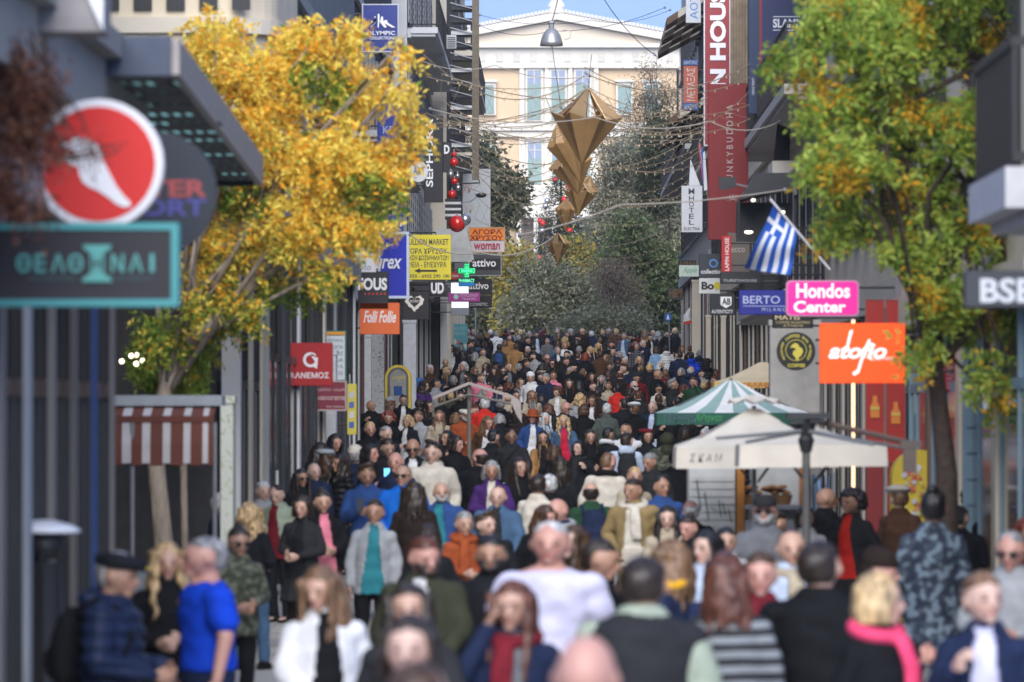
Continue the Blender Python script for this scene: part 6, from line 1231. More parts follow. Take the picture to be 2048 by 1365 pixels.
# flags
def flag():
    s = 178; Y = F / s; T = thing('greek_flag', 'blue and white striped flag with cross hanging tilted from a pole', 'flag', W(1545, 400, s))
    # cloth grid: u along the fly, v along the hoist, photographed corners
    A, B, C_, D = Vector((1546, 412)), Vector((1594, 466)), Vector((1580, 551)), Vector((1490, 536))   # top, right, bottom right, bottom left
    NU, NV = 27, 18
    def pt(u, v):
        p = A.lerp(B, v).lerp(D.lerp(C_, v), u); k = .07 * math.sin(u * 7 + v * 3) * (.3 + u)
        q = W(p.x + 3 * math.sin(u * 6 + v * 4) * u, p.y + 2 * math.sin(u * 9), s); q.y += k + .10 * math.sin(v * 5) * (.4 + u); return q
    bl = mat('flag_blue', (.015, .09, .42), .75, noise=.05); wh = mat('flag_white', (.68, .71, .78), .75, noise=.05); m = MB(); vs = []; fs = []; mi = []
    for off in (0, .006):
        for j in range(NV + 1):
            for i in range(NU + 1): p = pt(i / NU, j / NV); p.y += off; vs.append(p)
    K = (NU + 1) * (NV + 1)
    for j in range(NV):
        for i in range(NU):
            a = j * (NU + 1) + i; q = (a, a + 1, a + NU + 2, a + NU + 1); col = 0 if (j // 2) % 2 == 0 else 1
            if i < 10 and j < 10: col = 1 if (4 <= j < 6 or 4 <= i < 6) else 0
            fs.append(q); mi.append(col); fs.append(tuple(K + x for x in reversed(q))); mi.append(col)
    m.v = [tuple(p) for p in vs]; m.f = fs; m.m = mi; wmesh('cloth', m, [bl, wh], T, smooth=True)
    wmesh('pole', MB().tube([W(1540, 398, s), W(1600, 470, s), W(1660, 540, s)], .014, .014, 6), mat('white_pole', (.6, .6, .62), .5), T)
flag()
s = 84; T = thing('small_flag', 'small red blue and white flag beside the hotel sign', 'flag', W(1402, 290, s))
for i, cc in enumerate(((.40, .04, .05), (.03, .08, .35), (.62, .64, .68))): shape(T, [(1396 + i * 5, 290 + i * 8), (1402 + i * 4, 286 + i * 8), (1412 + i * 1.5, 352 + i * 14), (1404 + i * 2, 358 + i * 12)], s, cc, name='stripe', dy=-.01 * i, thick=.01)
wmesh('pole', MB().tube([W(1398, 284, s), W(1416, 400, s)], .012, .012, 6), MET, T)
# dark shop canopy with spotlights on the right
s = 130; Y = F / s; T = thing('shop_canopy', 'black metal shop canopy with small spotlights below the red vertical sign', 'canopy', W(1540, 400, s))
m = MB(); P4 = [W(1512, 346, s), W(1588, 346, s), W(1590, 372, s), W(1480, 400, s)]; m.add([tuple(p) for p in P4] + [(p.x, p.y + 1.8, p.z) for p in P4], [(0, 3, 2, 1), (4, 5, 6, 7), (0, 1, 5, 4), (1, 2, 6, 5), (2, 3, 7, 6), (3, 0, 4, 7)]); wmesh('hood', m, DMET, T)
m = MB(); a = W(1478, 400, s); b = W(1592, 478, s); m.box(a.x, b.x, Y + 1.2, Y + 1.5, b.z, a.z); wmesh('back_panel', m, DMET, T); wmesh('stay', MB().tube([W(1478, 400, s), W(1476, 470, s)], .02, .02, 6), DMET, T); wmesh('stay', MB().tube([W(1590, 400, s), W(1590, 470, s)], .02, .02, 6), DMET, T)
for i, (a, b) in enumerate(((1506, 401), (1565, 425), (1497, 465), (1548, 440))):
    p = W(a, b, s); p.y -= .1; q = wmesh('spotlight', MB().loft([(p + Vector((0, .06, .05)), .035, .035), (p, .045, .045)], 12), DMET, T); wmesh('lit_lens', MB().ell(tuple(p), .038 if i != 2 else .07, .03, .030, 10, 6), mat('spot_glow', (1, .80, .62), .4, emit=2.5, noise=0), T, smooth=True)
p = W(1440, 368, s); T = thing('floodlight', 'black twin floodlight on an arm in front of the red ribbed sign', 'floodlight', p)
m = MB(); m.box(p.x - .02, p.x + .24, p.y - .1, p.y + .06, p.z - .06, p.z + .10); m.box(p.x - .02, p.x + .14, p.y - .16, p.y - .11, p.z - .10, p.z - .02); wmesh('lamp_head', m, DMET, T); wmesh('arm', MB().tube([p + Vector((.2, 0, 0)), p + Vector((.5, .1, -.06))], .016, .016, 6), MET, T)
# railing balcony with iron bars right of the signs
s = 118; T = thing('iron_balcony', 'ornate stone balcony with dark slanting railing between navy sign and tree', 'balcony', W(1570, 320, s)); Y = F / s
m = MB()
for i in range(16): m.tube([W(1548 + i * 2.6, 320 - 3 * i * 0, s) + Vector((0, i * .12, 0)), W(1560 + i * 2.0, 205, s) + Vector((0, i * .12, 0))], .008, .008, 4)
m.tube([W(1548, 322, s), W(1590, 322, s) + Vector((0, 1.9, 0))], .015, .015, 5); m.tube([W(1560, 203, s), W(1592, 203, s) + Vector((0, 1.9, 0))], .015, .015, 5); wmesh('railing', m, RAIL, T)
m = MB(); a = W(1545, 322, s); m.box(a.x, a.x + .6, Y, Y + 2, a.z - .22, a.z); m.loft([(W(1575, 345, s), .14, .3), (W(1585, 372, s), .08, .2), (W(1592, 390, s), .03, .1)], 10); wmesh('stone_slab', m, stone, T)
# brown wooden screen between red sign and navy sign
T = sign('tall brown wooden slatted screen between the red and the navy signs', 1461, -80, 1497, 168, 104, (.16, .12, .08), 1, cat='screen', name='wooden_screen', arm=False, thick=.1)
for i in range(6): wmesh('slat', MB().box(wx(1462 + i * 5.8, 104), wx(1466 + i * 5.8, 104), F / 104 - .03, F / 104 - .001, wz(167, 104), wz(-79, 104)), mat('brown_wood', (.20, .15, .10), .7, noise=.3, scale=5), T)
# scalloped striped awnings at the far right corner
for k, (a, b, c, d) in enumerate(((1330, 1372, 0, 70), (1334, 1376, 205, 270))):
    s = 66; Y = F / s; T = thing('balcony_awning', ['upper brown and cream striped awning high on the right corner building', 'lower brown and cream striped awning on the right corner building'][k], 'awning', W((a + b) / 2, d, s))
    for j in range(5):
        y_ = Y + j * 3.2
        for i in range(4):
            m = MB(); x0 = wx(a + 4, s) + .0; x1 = 4.7; z1 = wz(c - 8, s) - j * .06 + .2; z0 = wz(d - 34, s) - j * .02; t0, t1 = i / 4, (i + 1) / 4
            zz = lambda t: z1 + (z0 - z1) * t; xx = lambda t: x1 + (x0 - x1) * t
            m.add([(xx(t0), y_, zz(t0)), (xx(t1), y_, zz(t1)), (xx(t1), y_ + 2.9, zz(t1)), (xx(t0), y_ + 2.9, zz(t0)), (xx(t0), y_, zz(t0) - .22), (xx(t1), y_, zz(t1) - .22), (xx(t1), y_ + 2.9, zz(t1) - .22), (xx(t0), y_ + 2.9, zz(t0) - .22)], [(0, 3, 2, 1), (4, 5, 6, 7), (0, 1, 5, 4), (1, 2, 6, 5), (2, 3, 7, 6), (3, 0, 4, 7)])
            wmesh('stripe', m, mat('awning_brown', (.12, .08, .055), .85) if (i + j) % 2 else mat('awning_cream', (.50, .46, .38), .85), T)
# scaffold-like tier of blinds and balconies at the left corner
s = 72; Y = F / s; T = thing('metal_balcony_tier', 'tall metal post with a tier of dark awnings and slats on the left corner building', 'balcony frame', (wx(950, s), Y, gz(Y)))
wmesh('post', MB().box(wx(944, s), wx(958, s), Y, Y + .25, wz(360, s), wz(-40, s)), mat('bronze_post', (.14, .115, .08), .5, noise=.2), T)
for i in range(15):
    y_ = -20 + i * 25; m = MB(); a = W(902, y_ + 6, s); b = W(944, y_ + 14, s)
    m.box(a.x, b.x, Y + .05, Y + 1.2, b.z, a.z); wmesh('dark_blind' if i % 3 else 'white_ledge', m, DMET if i % 3 else white, T)
    m = MB(); a = W(900, y_, s); b = W(944, y_ + 12, s); m.tube([(a.x, Y, a.z), (b.x, Y, b.z)], .02, .02, 5); wmesh('stay', m, MET, T)
m = MB(); m.tube([W(958, 360, s), W(960, 366, s), W(905, 368, s)], .02, .02, 5); wmesh('stay', m, DMET, T)
T = thing('air_conditioner', 'small white air conditioner beside the metal balcony post', 'air conditioner', W(903, 84, 74)); p = W(903, 84, 74)
wmesh('case', MB().box(p.x - .13, p.x + .13, p.y - .15, p.y + .15, p.z - .18, p.z + .18), mat('white_case', (.5, .52, .52), .5), T); m = MB()
for i in range(6): m.box(p.x - .11, p.x + .11, p.y - .165, p.y - .151, p.z - .15 + i * .05, p.z - .13 + i * .05)
wmesh('grille', m, DMET, T)
# canopy above the pharmacy
s = 80; T = thing('shop_awning', 'pale grey retracted awning above the green cross', 'awning', W(920, 500, s)); m = MB(); P4 = [W(868, 458, s), W(933, 458, s), W(948, 520, s), W(900, 524, s)]
m.add([tuple(p) for p in P4] + [(p.x, p.y + 1.6, p.z) for p in P4], [(0, 3, 2, 1), (4, 5, 6, 7), (0, 1, 5, 4), (1, 2, 6, 5), (2, 3, 7, 6), (3, 0, 4, 7)]); wmesh('canvas', m, mat('grey_canvas', (.42, .43, .43), .85, dirt=.2), T); wmesh('valance', MB().box(wx(900, s), wx(944, s), F / s - .02, F / s - .002, wz(524, s), wz(496, s)), mat('grey_canvas', (.36, .37, .37), .85), T)
# christmas bauble string
Tb = [(908, 309, 6), (908, 325, 9), (901, 349, 7), (909, 363, 7), (915, 352, 5), (904, 389, 9), (916, 376, 6), (914, 448, 17), (930, 440, 12), (903, 350, 5)]
for i, (a, b, r_) in enumerate(Tb):
    p = W(a, b, 84); red = i in (0, 1, 3, 5, 7); T = thing('christmas_bauble', ['topmost small red bauble by the black sign', 'second red bauble from the top by the black sign', 'silver bauble under the second red bauble', 'small red bauble in the middle of the string', 'little silver bauble beside the middle red one', 'red bauble low on the string', 'silver bauble above the low red one', 'largest red bauble at the foot of the string', 'large silver bauble behind the largest red one', 'tiny silver bauble at the left of the string'][i], 'bauble', p, group='christmas baubles hanging on the left facade')
    wmesh('ball', MB().ell(tuple(p), r_ / 84, r_ / 84, r_ / 84, 16, 10), mat('gloss_red', (.55, .02, .015), .18, noise=0, coat=.6) if red else mat('gloss_silver', (.5, .52, .54), .2, metal=.8, noise=0), T, smooth=True); wmesh('cap', MB().tube([p + Vector((0, 0, r_ / 84)), p + Vector((0, 0, r_ / 84 + .05))], .02, .02, 6), MET, T)
T = thing('striped_awning', 'black and white striped decoration below the bauble string', 'awning', W(910, 415, 83))
for i in range(7): p = W(890, 398 + i * 6, 83); q = W(922, 403 + i * 6, 83); wmesh('stripe', MB().box(p.x, q.x, p.y, p.y + .5, q.z, p.z), mat('stripe_w', (.6, .6, .62), .6) if i % 2 else mat('stripe_b', (.03, .03, .035), .6), T)
# street lamp arms and the dome lamp
s = 108; p = W(1103, 66, s); T = thing('hanging_lamp', 'grey dome shaped street lamp hanging high in the middle', 'street lamp', p)
wmesh('shade', MB().loft([((p.x, p.y, wz(92, s)), .215, .215), ((p.x, p.y, wz(84, s)), .205, .205), ((p.x, p.y, wz(70, s)), .165, .165), ((p.x, p.y, wz(60, s)), .10, .10), ((p.x, p.y, wz(56, s)), .05, .05)], 24, frame=(Vector((1, 0, 0)), Vector((0, 1, 0)))), mat('aluminium', (.34, .34, .35), .35, metal=.5, noise=.1), T, smooth=True)
wmesh('gear_box', MB().loft([((p.x, p.y, wz(56, s)), .05, .05), ((p.x, p.y, wz(48, s)), .05, .05), ((p.x, p.y, wz(46, s)), .07, .07), ((p.x, p.y, wz(42, s)), .06, .06)], 12, frame=(Vector((1, 0, 0)), Vector((0, 1, 0)))), MET, T)
wmesh('cable', MB().tube([W(1104, 44, s), W(1114, 6, s), W(1120, -40, s)], .010, .010, 5), DMET, T); wmesh('conduit', MB().tube([W(1125, 60, s), W(1142, 62, s), W(1140, 76, s), W(1128, 80, s)], .008, .008, 5), MET, T)
T = thing('street_lamp', 'black street lamp head on a curved arm left of the olive conifer', 'street lamp', W(960, 392, 70)); s = 70
wmesh('arm', MB().tube([W(918, 404, s), W(940, 404, s), W(955, 394, s)], .018, .014, 6), MET, T); wmesh('head', MB().ell(tuple(W(962, 391, s)), .16, .10, .07, 12, 8), DMET, T, smooth=True)
T = thing('street_lamp', 'white street lamp head among the yellow leaves', 'street lamp', W(540, 150, 180)); s = 180
wmesh('head', MB().loft([(W(540, 154, s), .11, .11), (W(540, 148, s), .08, .08), (W(540, 143, s), .02, .02)], 16), mat('white_enamel', (.6, .62, .62), .4), T); wmesh('arm', MB().tube([W(540, 150, s), W(540, 200, s), W(420, 210, s)], .015, .015, 6), DMET, T)
# round blue sign on a pole
s = 54; Y = F / s; T = thing('road_sign', 'round blue pedestrian sign on a thin pole at the end of the street', 'road sign', (wx(1337, s), Y, gz(Y)))
wmesh('pole', MB().tube([(wx(1340, s), Y + .06, gz(Y)), (wx(1338, s), Y + .06, wz(625, s))], .03, .03, 8), MET, T); shape(T, disc(1336, 635, 7.5, 8.5, 20), s, (.02, .12, .50), name='disc', thick=.03); shape(T, [(1335, 630), (1337, 630), (1338, 634), (1339, 640), (1337, 640), (1336, 637), (1335, 640), (1333, 640), (1334, 634)], s, WHT, name='walking_figure', dy=-.01)
T = thing('lamp_post', 'thin grey post rising behind the teal cabinet', 'post', (wx(951, 52), F / 52, gz(F / 52))); wmesh('shaft', MB().tube([(wx(951, 52), F / 52, gz(F / 52)), W(951, 590, 52)], .03, .03, 6), MET, T); wmesh('finial', MB().ell(tuple(W(951, 589, 52)), .06, .06, .06, 8, 6), MET, T)
# far white canopy with red top, parked far beyond the crowd
s = 46; Y = F / s; T = thing('market_tent', 'small white tent with a red ball on top behind the farthest heads', 'tent', (wx(1170, s), Y, gz(Y)))
m = MB(); A = W(1172, 654, s); c_ = [W(1150, 662, s), W(1196, 664, s), W(1196, 664, s) + Vector((0, 1.2, 0)), W(1150, 662, s) + Vector((0, 1.2, 0))]
m.add([A + Vector((0, .6, 0))] + c_, [(0, 1, 2), (0, 2, 3), (0, 3, 4), (0, 4, 1), (4, 3, 2, 1)]); wmesh('canopy', m, WHS, T); wmesh('ball', MB().ell(tuple(W(1173, 652, s) + Vector((0, .6, 0))), .12, .12, .10, 10, 6), mat('red_ball', (.6, .03, .02), .5), T, smooth=True)
m = MB()
for q in c_: m.tube([q, (q.x, q.y, gz(Y))], .025, .025, 5)
wmesh('post', m, MET, T)
s = 60; Y = F / s; T = thing('closed_parasol', 'folded white and red parasol near the right corner building', 'umbrella', (wx(1376, s), Y, gz(Y)))
m = MB(); m.loft([(W(1376, 648, s), .16, .16), (W(1374, 632, s), .12, .12), (W(1380, 616, s), .02, .02)], 10); wmesh('canopy', m, WHS, T); shape(T, [(1366, 645), (1385, 640), (1384, 648), (1368, 650)], s, (.5, .05, .04), dy=-.2, name='red_band'); wmesh('pole', MB().tube([(wx(1376, s), Y, gz(Y)), W(1376, 640, s)], .025, .025, 6), MET, T)
# ------------------------------------------------------------ gold ornaments, light nets, cables
GOLD = mat('brushed_gold', (.78, .47, .20), .32, metal=.78, noise=.12, scale=3)
GOLDE = mat('gold_edge', (.62, .42, .22), .4, metal=.7, noise=0)
def gem(label, cx, yt, ye, yb, hw, s, tilt=0.0, open_=False):
    p = W(cx, ye, s); T = thing('gold_ornament', label, 'christmas ornament', p, group='gold diamond ornaments hung above the street')
    r = hw / s; up = (ye - yt) / s; dn = (yb - ye) / s; n = 14; rot = Matrix.Rotation(R(tilt), 4, 'Y') @ Matrix.Rotation(R(12), 4, 'Z')
    ring = [Vector((r * (1 if i % 2 else .74) * math.cos(2 * math.pi * i / n), r * (1 if i % 2 else .74) * math.sin(2 * math.pi * i / n), .06 * r * (1 if i % 2 else -1))) for i in range(n)]
    top = Vector((0, 0, up)); bot = Vector((0, 0, -dn)); th = .02
    def tri(a, b, c, nm, m_):
        a, b, c = Vector(a), Vector(b), Vector(c); cen = (a + b + c) / 3; nn = (b - a).cross(c - a).normalized() * th; m = MB(); q = [cen + (x - cen) * .97 for x in (a, b, c)]
        m.add([x + nn * .5 for x in q] + [x - nn * .5 for x in q], [(0, 1, 2), (5, 4, 3), (0, 3, 4, 1), (1, 4, 5, 2), (2, 5, 3, 0)]); m.xform(rot); part(nm, m, m_, T)
    for i in range(n):
        a, b = ring[i], ring[(i + 1) % n]; tri(a, b, bot, 'lower_facet', GOLD)
        if (i // 2) % 2 == 0 or not open_: tri(a, b, top, 'upper_facet', GOLD)
    m = MB()
    for i in range(n): m.tube([ring[i], bot], .010, .008, 4); m.tube([ring[i], ring[(i + 1) % n]], .010, .010, 4); m.tube([ring[i], top], .008, .008, 4)
    m.xform(rot); part('edge_bar', m, GOLDE, T); m = MB(); m.tube([top, top + Vector((0, 0, .6))], .006, .006, 4); m.xform(rot); part('hanger', m, DMET, T); return T
gem('largest and nearest gold diamond ornament above the street', 1172, 176, 235, 330, 73, 112, 5, True)
gem('gold ornament tilted left just below the largest one', 1128, 245, 285, 372, 36, 100, -22)
gem('gold ornament third from the front, tilted left', 1142, 298, 330, 392, 46, 92, -14)
gem('gold ornament in the middle of the hanging row', 1160, 360, 384, 430, 34, 80, 4, True)
gem('gold ornament fifth from the front above the portico', 1132, 398, 420, 462, 22, 68, 2)
gem('gold ornament tilted right beside the middle one', 1172, 350, 378, 440, 26, 76, 20)
gem('farthest and lowest gold ornament above the crowd', 1116, 466, 488, 529, 26, 58, 0, True)
wire = mat('light_string', (.26, .20, .13), .6, noise=.1); wir2 = mat('pale_cord', (.38, .34, .29), .6, noise=.1)
def swag(m, a, b, sag, r, n=14):
    pts = []
    for i in range(n + 1): t = i / n; p = a.lerp(b, t); p.z -= sag * 4 * t * (1 - t); pts.append(p)
    m.tube(pts, r, r, 4); return pts
def net(label, s, cx, yc, yl, yr, xl, xr, rows, drop, seed, r=.007):
    rnd = random.Random(seed); A = W(xl, yl, s); C = W(cx, yc, s); B = W(xr, yr, s); T = thing('light_net', label, 'light net', C, group='net light garlands across the street'); m = MB(); bl = MB(); rows_pts = []
    for k in range(rows):
        t = k / max(1, rows - 1); dz = drop * t / s
        for P0, P1 in ((A, C), (C, B)):
            a = P0 - Vector((0, 0, dz * (1.1 if P0 is not C else .55))); b = P1 - Vector((0, 0, dz * (1.1 if P1 is not C else .55))); a = a + Vector((0, rnd.uniform(-2, 2), rnd.uniform(-.25, .25)))
            pts = swag(m, a, b, rnd.uniform(.10, .75), r * (1.4 if k == 0 else 1)); rows_pts.append(pts)
            for q in pts[1:-1:1]: bl.ell(tuple(q - Vector((0, 0, .03))), .016, .016, .020, 5, 3)
    for k in range(0, len(rows_pts) - 2):
        a, b = rows_pts[k], rows_pts[k + 2]
        for i in range(len(a) - 1):
            if rnd.random() < .5: m.tube([a[i], b[max(0, min(len(b) - 1, i + rnd.choice((-2, -1, 1, 2))))]], r * .4, r * .4, 3)
    wmesh('cord', m, wire, T); wmesh('bulb', bl, mat('bulb', (.55, .48, .35), .4, noise=0), T)
net('nearest light net swagging over the largest gold ornament', 112, 1168, 152, 138, 128, 850, 1500, 5, 100, 1)
net('second light net just behind the nearest one', 104, 1165, 200, 160, 175, 880, 1440, 5, 90, 2)
net('third light net across the olive trees', 94, 1160, 262, 228, 225, 905, 1420, 4, 80, 3)
net('fourth light net with wide loops above the square', 84, 1150, 318, 258, 262, 930, 1400, 4, 90, 4)
net('fifth light net in front of the portico', 72, 1140, 382, 352, 350, 950, 1390, 3, 70, 5)
net('farthest and lowest light net behind the last ornament', 60, 1120, 470, 420, 430, 960, 1380, 3, 60, 6)
def cable(label, s, pts, r=.014, mt=None, sag=.15):
    P_ = [W(a, b, s) for a, b in pts]; T = thing('cable', label, 'cable', P_[0]); m = MB()
    for a, b in zip(P_[:-1], P_[1:]): swag(m, a, b, sag, r, 10)
    wmesh('strand', m, mt or DMET, T); w_ = MB(); w_.ell(tuple(P_[-1]), .03, .03, .03, 8, 6); w_.ell(tuple(P_[0]), .03, .03, .03, 8, 6); wmesh('anchor', w_, MET, T)
cable('thick pale cable crossing in front of the right canopies', 150, [(1040, 470), (1240, 410), (1570, 380)], .009, wir2, .04)
cable('pale cord crossing above the largest gold ornament', 122, [(860, 218), (1190, 235), (1420, 243), (1560, 243)], .009, wir2)
cable('thin dark cable running up to the top edge of the sky', 100, [(1190, -30), (1310, 110)], .008)
cable('long thin dark cable across the sky towards the dome lamp', 90, [(958, 50), (1100, 62), (1330, 15)], .006)
cable('upper thin cable against the sky', 88, [(960, 30), (1180, 40), (1340, 20)], .005)
cable('thin cable hanging left of the palace pediment', 96, [(840, 120), (990, 130), (1180, 152)], .008, wir2)
cable('pale cord from the left facade to the bauble string', 110, [(820, 470), (960, 505), (1100, 480)], .012, wir2)
cable('vertical cord from the dome lamp down to the ornaments', 106, [(1104, 92), (1122, 215)], .006, None, 0)

# ------------------------------------------------------------ the thin haze of the afternoon
m = bpy.data.materials.new('haze_air'); m.use_nodes = True; n = m.node_tree; n.nodes.clear()
o_ = n.nodes.new('ShaderNodeOutputMaterial'); v_ = n.nodes.new('ShaderNodeVolumePrincipled'); v_.inputs['Color'].default_value = (.95, .93, .90, 1); v_.inputs['Density'].default_value = .00027; v_.inputs['Anisotropy'].default_value = .3
n.links.new(v_.outputs[0], o_.inputs['Volume'])
hz = MB(); hz.box(-1510, 1510, -80, 3010, -2.0, 75); tag(part('haze', hz, m), kind='stuff')
SC.cycles.volume_bounces = 0
# ------------------------------------------------------------ the crowd: px, top of head, scale, facing, sex, hair, hair colour, garment, colour, label
P = person
P(205, 1091, 372, 72, 'm', 'short', 'grey', 'puffer', 'navy', 'man in navy padded jacket and black flat cap facing right at the left edge', ex=('flatcap:ink', 'backpack:black'), legs='tan', pose='hold')
P(243, 1108, 300, 40, 'w', 'bob', 'grey', 'open', 'black', 'woman half hidden behind the man in the flat cap, pale scarf over black', inner='rust', ex=('scarf:white',), pose='hold')
P(335, 1083, 322, 8, 'w', 'wavy', 'blonde', 'jacket', 'black', 'woman with tousled fair hair and black leather jacket holding hands at her waist', pose='hold')
P(425, 1071, 340, -72, 'm', 'crop', 'grey', 'tee', 'royal', 'grey haired man in bright blue polo shirt facing left', legs='navy', pose='stand', skin=4, ex=('wide',))
P(455, 957, 172, 62, 'm', 'bald', 'grey', 'sweater', 'pink', 'bald man in pale pink shirt by the shop door on the left', pose='stand')
P(447, 985, 192, 120, 'm', 'short', 'silver', 'jacket', 'navy', 'white haired man in navy jacket turned away below the bald man in pink', pose='stand')
P(505, 1003, 215, 150, 'w', 'wavy', 'blonde', 'open', 'ink', 'blonde woman turned away with long wavy hair and blue jeans', legs='denim', pose='hold')
P(468, 1045, 262, 22, 'w', 'bun', 'dark', 'jacket', 'gcamo', 'woman in sunglasses and camouflage jacket looking at her hands', pose='hold', ex=('sunglasses',))
P(523, 962, 176, 30, 'm', 'short', 'silver', 'jacket', 'lgrey', 'white haired man with moustache just left of the man in maroon shirt', pose='stand', legs='denim')
P(562, 967, 180, -18, 'm', 'crop', 'dark', 'open', 'sage', 'man in maroon shirt and pale green open jacket looking at a phone', inner='maroon', pose='phone', ex=('phone',), legs='ink')
P(600, 990, 198, -26, 'w', 'bob', 'dark', 'opencoat', 'char', 'short haired woman in dark grey coat holding her hands together', inner='ink', pose='hold', legs='dbrown')
P(652, 975, 196, 6, 'w', 'bun', 'dark', 'open', 'black', 'woman in black jacket over pink hoodie looking down at her hands', inner='pink', pose='hold', legs='sky')
P(595, 937, 165, 12, 'w', 'long', 'dark', 'jacket', 'ink', 'long haired woman in sunglasses beside the beige shop pillar', ex=('sunglasses',), pose='stand')
P(634, 925, 160, 20, 'm', 'thin', 'grey', 'jacket', 'navy', 'balding man in navy jacket in front of the maroon sign', pose='walk2')
P(672, 908, 155, -58, 'w', 'long', 'dark', 'puffer', 'black', 'woman in black quilted coat with long dark hair looking left')
P(655, 1128, 385, 2, 'w', 'long', 'lbrown', 'open', 'white', 'woman in white coat over black top walking towards the camera', inner='black', pose='walk')
P(738, 920, 178, 8, 'm', 'messy', 'brown', 'sweater', 'blue', 'brown haired man in blue sweater looking down at a phone', pose='phone', ex=('phone',))
P(803, 927, 180, 18, 'm', 'thin', 'dark', 'open', 'bright', 'man in sunglasses with bright blue open jacket over dark shirt', inner='green', ex=('sunglasses',), pose='pocket')
P(865, 878, 163, 2, 'm', 'messy', 'dark', 'hoodie', 'cream', 'dark haired man in cream hooded sweatshirt in the middle of the street', pose='walk2')
P(742, 997, 218, 6, 'w', 'pony', 'dark', 'open', 'lgrey', 'woman in teal top and pale grey cardigan with hair tied back', inner='teal', pose='stand', legs='black')
P(831, 962, 195, 178, 'w', 'long', 'dark', 'coat', 'dbrown', 'woman seen from behind with long dark hair in front of the cream hoodie', pose='walk2')
P(892, 962, 184, -6, 'm', 'bald', 'grey', 'open', 'blue', 'bald man with grey beard in blue jacket and teal shirt', inner='teal', ex=('beard:grey',), pose='pocket')
P(985, 920, 166, 6, 'w', 'bob', 'grey', 'open', 'purple', 'woman in purple coat holding a paper cup', inner='cream', pose='hold', ex=('cup:white',))
P(991, 970, 188, -4, 'm', 'thin', 'brown', 'open', 'denim', 'balding man in pale denim jacket below the woman in purple', inner='char', pose='walk')
P(928, 1022, 222, 28, 'w', 'short', 'grey', 'sweater', 'rust', 'grey haired woman in rust poncho holding her hands together', pose='hold', ex=('scarf:rust',), legs='denim')
P(982, 1019, 220, 2, 'm', 'messy', 'brown', 'jacket', 'ink', 'boy with brown fringe and black jacket beside the rust poncho', pose='walk2')
P(868, 1046, 245, 150, 'w', 'bob', 'dark', 'coat', 'ink', 'dark haired person in black coat turned away behind the bearded man')
P(856, 1070, 330, 0, 'm', 'short', 'auburn', 'open', 'olive', 'man with full dark beard in olive jacket and white shirt', inner='white', ex=('beard:dark',), skin=4)
P(986, 1067, 322, -8, 'm', 'short', 'black', 'jacket', 'ink', 'man with short dark beard and receding black hair in black jacket', ex=('beard:black',), skin=3, pose='walk2')
P(831, 1164, 430, 0, 'w', 'long', 'dark', 'jacket', 'char', 'woman with long dark hair peeping over the head of a lower woman', skin=1)
P(810, 1226, 545, -4, 'w', 'bob', 'dark', 'jacket', 'black', 'dark bobbed woman low in the foreground left of centre', skin=2)
P(790, 1316, 690, 178, 'm', 'thin', 'brown', 'jacket', 'char', 'man with thin brown hair at the very bottom edge, left of centre', skin=1)
P(1015, 1158, 425, 0, 'w', 'long', 'auburn', 'open', 'navy', 'woman with long brown hair in navy jacket raising a hand to her ear', inner='grey', pose='ear', ex=('scarf:maroon',), skin=1)
P(1087, 1040, 336, 0, 'm', 'crop', 'silver', 'tee', 'lav', 'heavy man with white hair in white short sleeved shirt', legs='navy', pose='stand', skin=4, ex=('wide',))
P(1130, 1262, 660, 176, 'm', 'bald', 'auburn', 'jacket', 'fade', 'large blurred bald head low at the centre bottom edge', skin=4)
P(1276, 1111, 432, 182, 'm', 'short', 'dark', 'vest', 'char', 'man in black vest with sage sleeves seen from behind', inner='sage', pose='stand', skin=3, ex=('wide',))
P(1322, 1075, 345, -105, 'w', 'long', 'lbrown', 'coat', 'navy', 'woman with long fair hair and yellow scarf over navy coat', ex=('scarf:yellow',))
P(1205, 1076, 330, 48, 'm', 'short', 'dark', 'jacket', 'black', 'dark haired man in black turning right beside the white shirted man', skin=3)
P(1133, 1048, 285, 4, 'w', 'long', 'brown', 'jacket', 'dbrown', 'young woman with long brown hair right behind the white shirted man', pose='walk2', skin=2)
P(1126, 995, 212, -4, 'm', 'bald', 'grey', 'jacket', 'navy', 'bald man with grey scarf above the brown haired young woman', ex=('scarf:lgrey',), pose='walk')
P(1078, 1007, 214, 10, 'w', 'long', 'brown', 'jacket', 'black', 'brown haired woman just above the white haired heavy man', pose='walk')
P(1100, 948, 176, 158, 'm', 'short', 'silver', 'jacket', 'black', 'silver haired man in black jacket seen from behind', pose='walk')
P(1065, 948, 180, 158, 'w', 'short', 'dark', 'coat', 'cream', 'person in long cream coat seen from behind with dark hair', pose='walk2')
P(1207, 903, 162, 180, 'm', 'thin', 'lbrown', 'sweater', 'cream', 'bald man in cream sweater with black collar seen from behind', ex=('scarf:black',), pose='walk2')
P(1191, 963, 184, 182, 'm', 'rim', 'dark', 'jacket', 'green', 'balding man in green jacket carrying a navy backpack', ex=('backpack:navy',), pose='stand')
P(1277, 956, 190, -14, 'm', 'short', 'dark', 'open', 'tan', 'person in tan leather jacket with long cream scarf', inner='cream', pose='pocket', ex=('scarf:cream',), legs='tan')
P(1319, 951, 182, 6, 'm', 'crop', 'black', 'sweater', 'blue', 'dark skinned man in blue sweater right of the tan jacket', skin=3)
P(1266, 933, 168, 20, 'w', 'short', 'blonde', 'jacket', 'beige', 'short blonde head between the cream sweater and the tan jacket')
P(1341, 1010, 218, -2, 'w', 'long', 'black', 'jacket', 'beige', 'young woman with straight black hair and pale collar', pose='hold')
P(1387, 998, 202, 178, 'm', 'rim', 'silver', 'jacket', 'black', 'balding man with grey fringe of hair seen from behind by the stall')
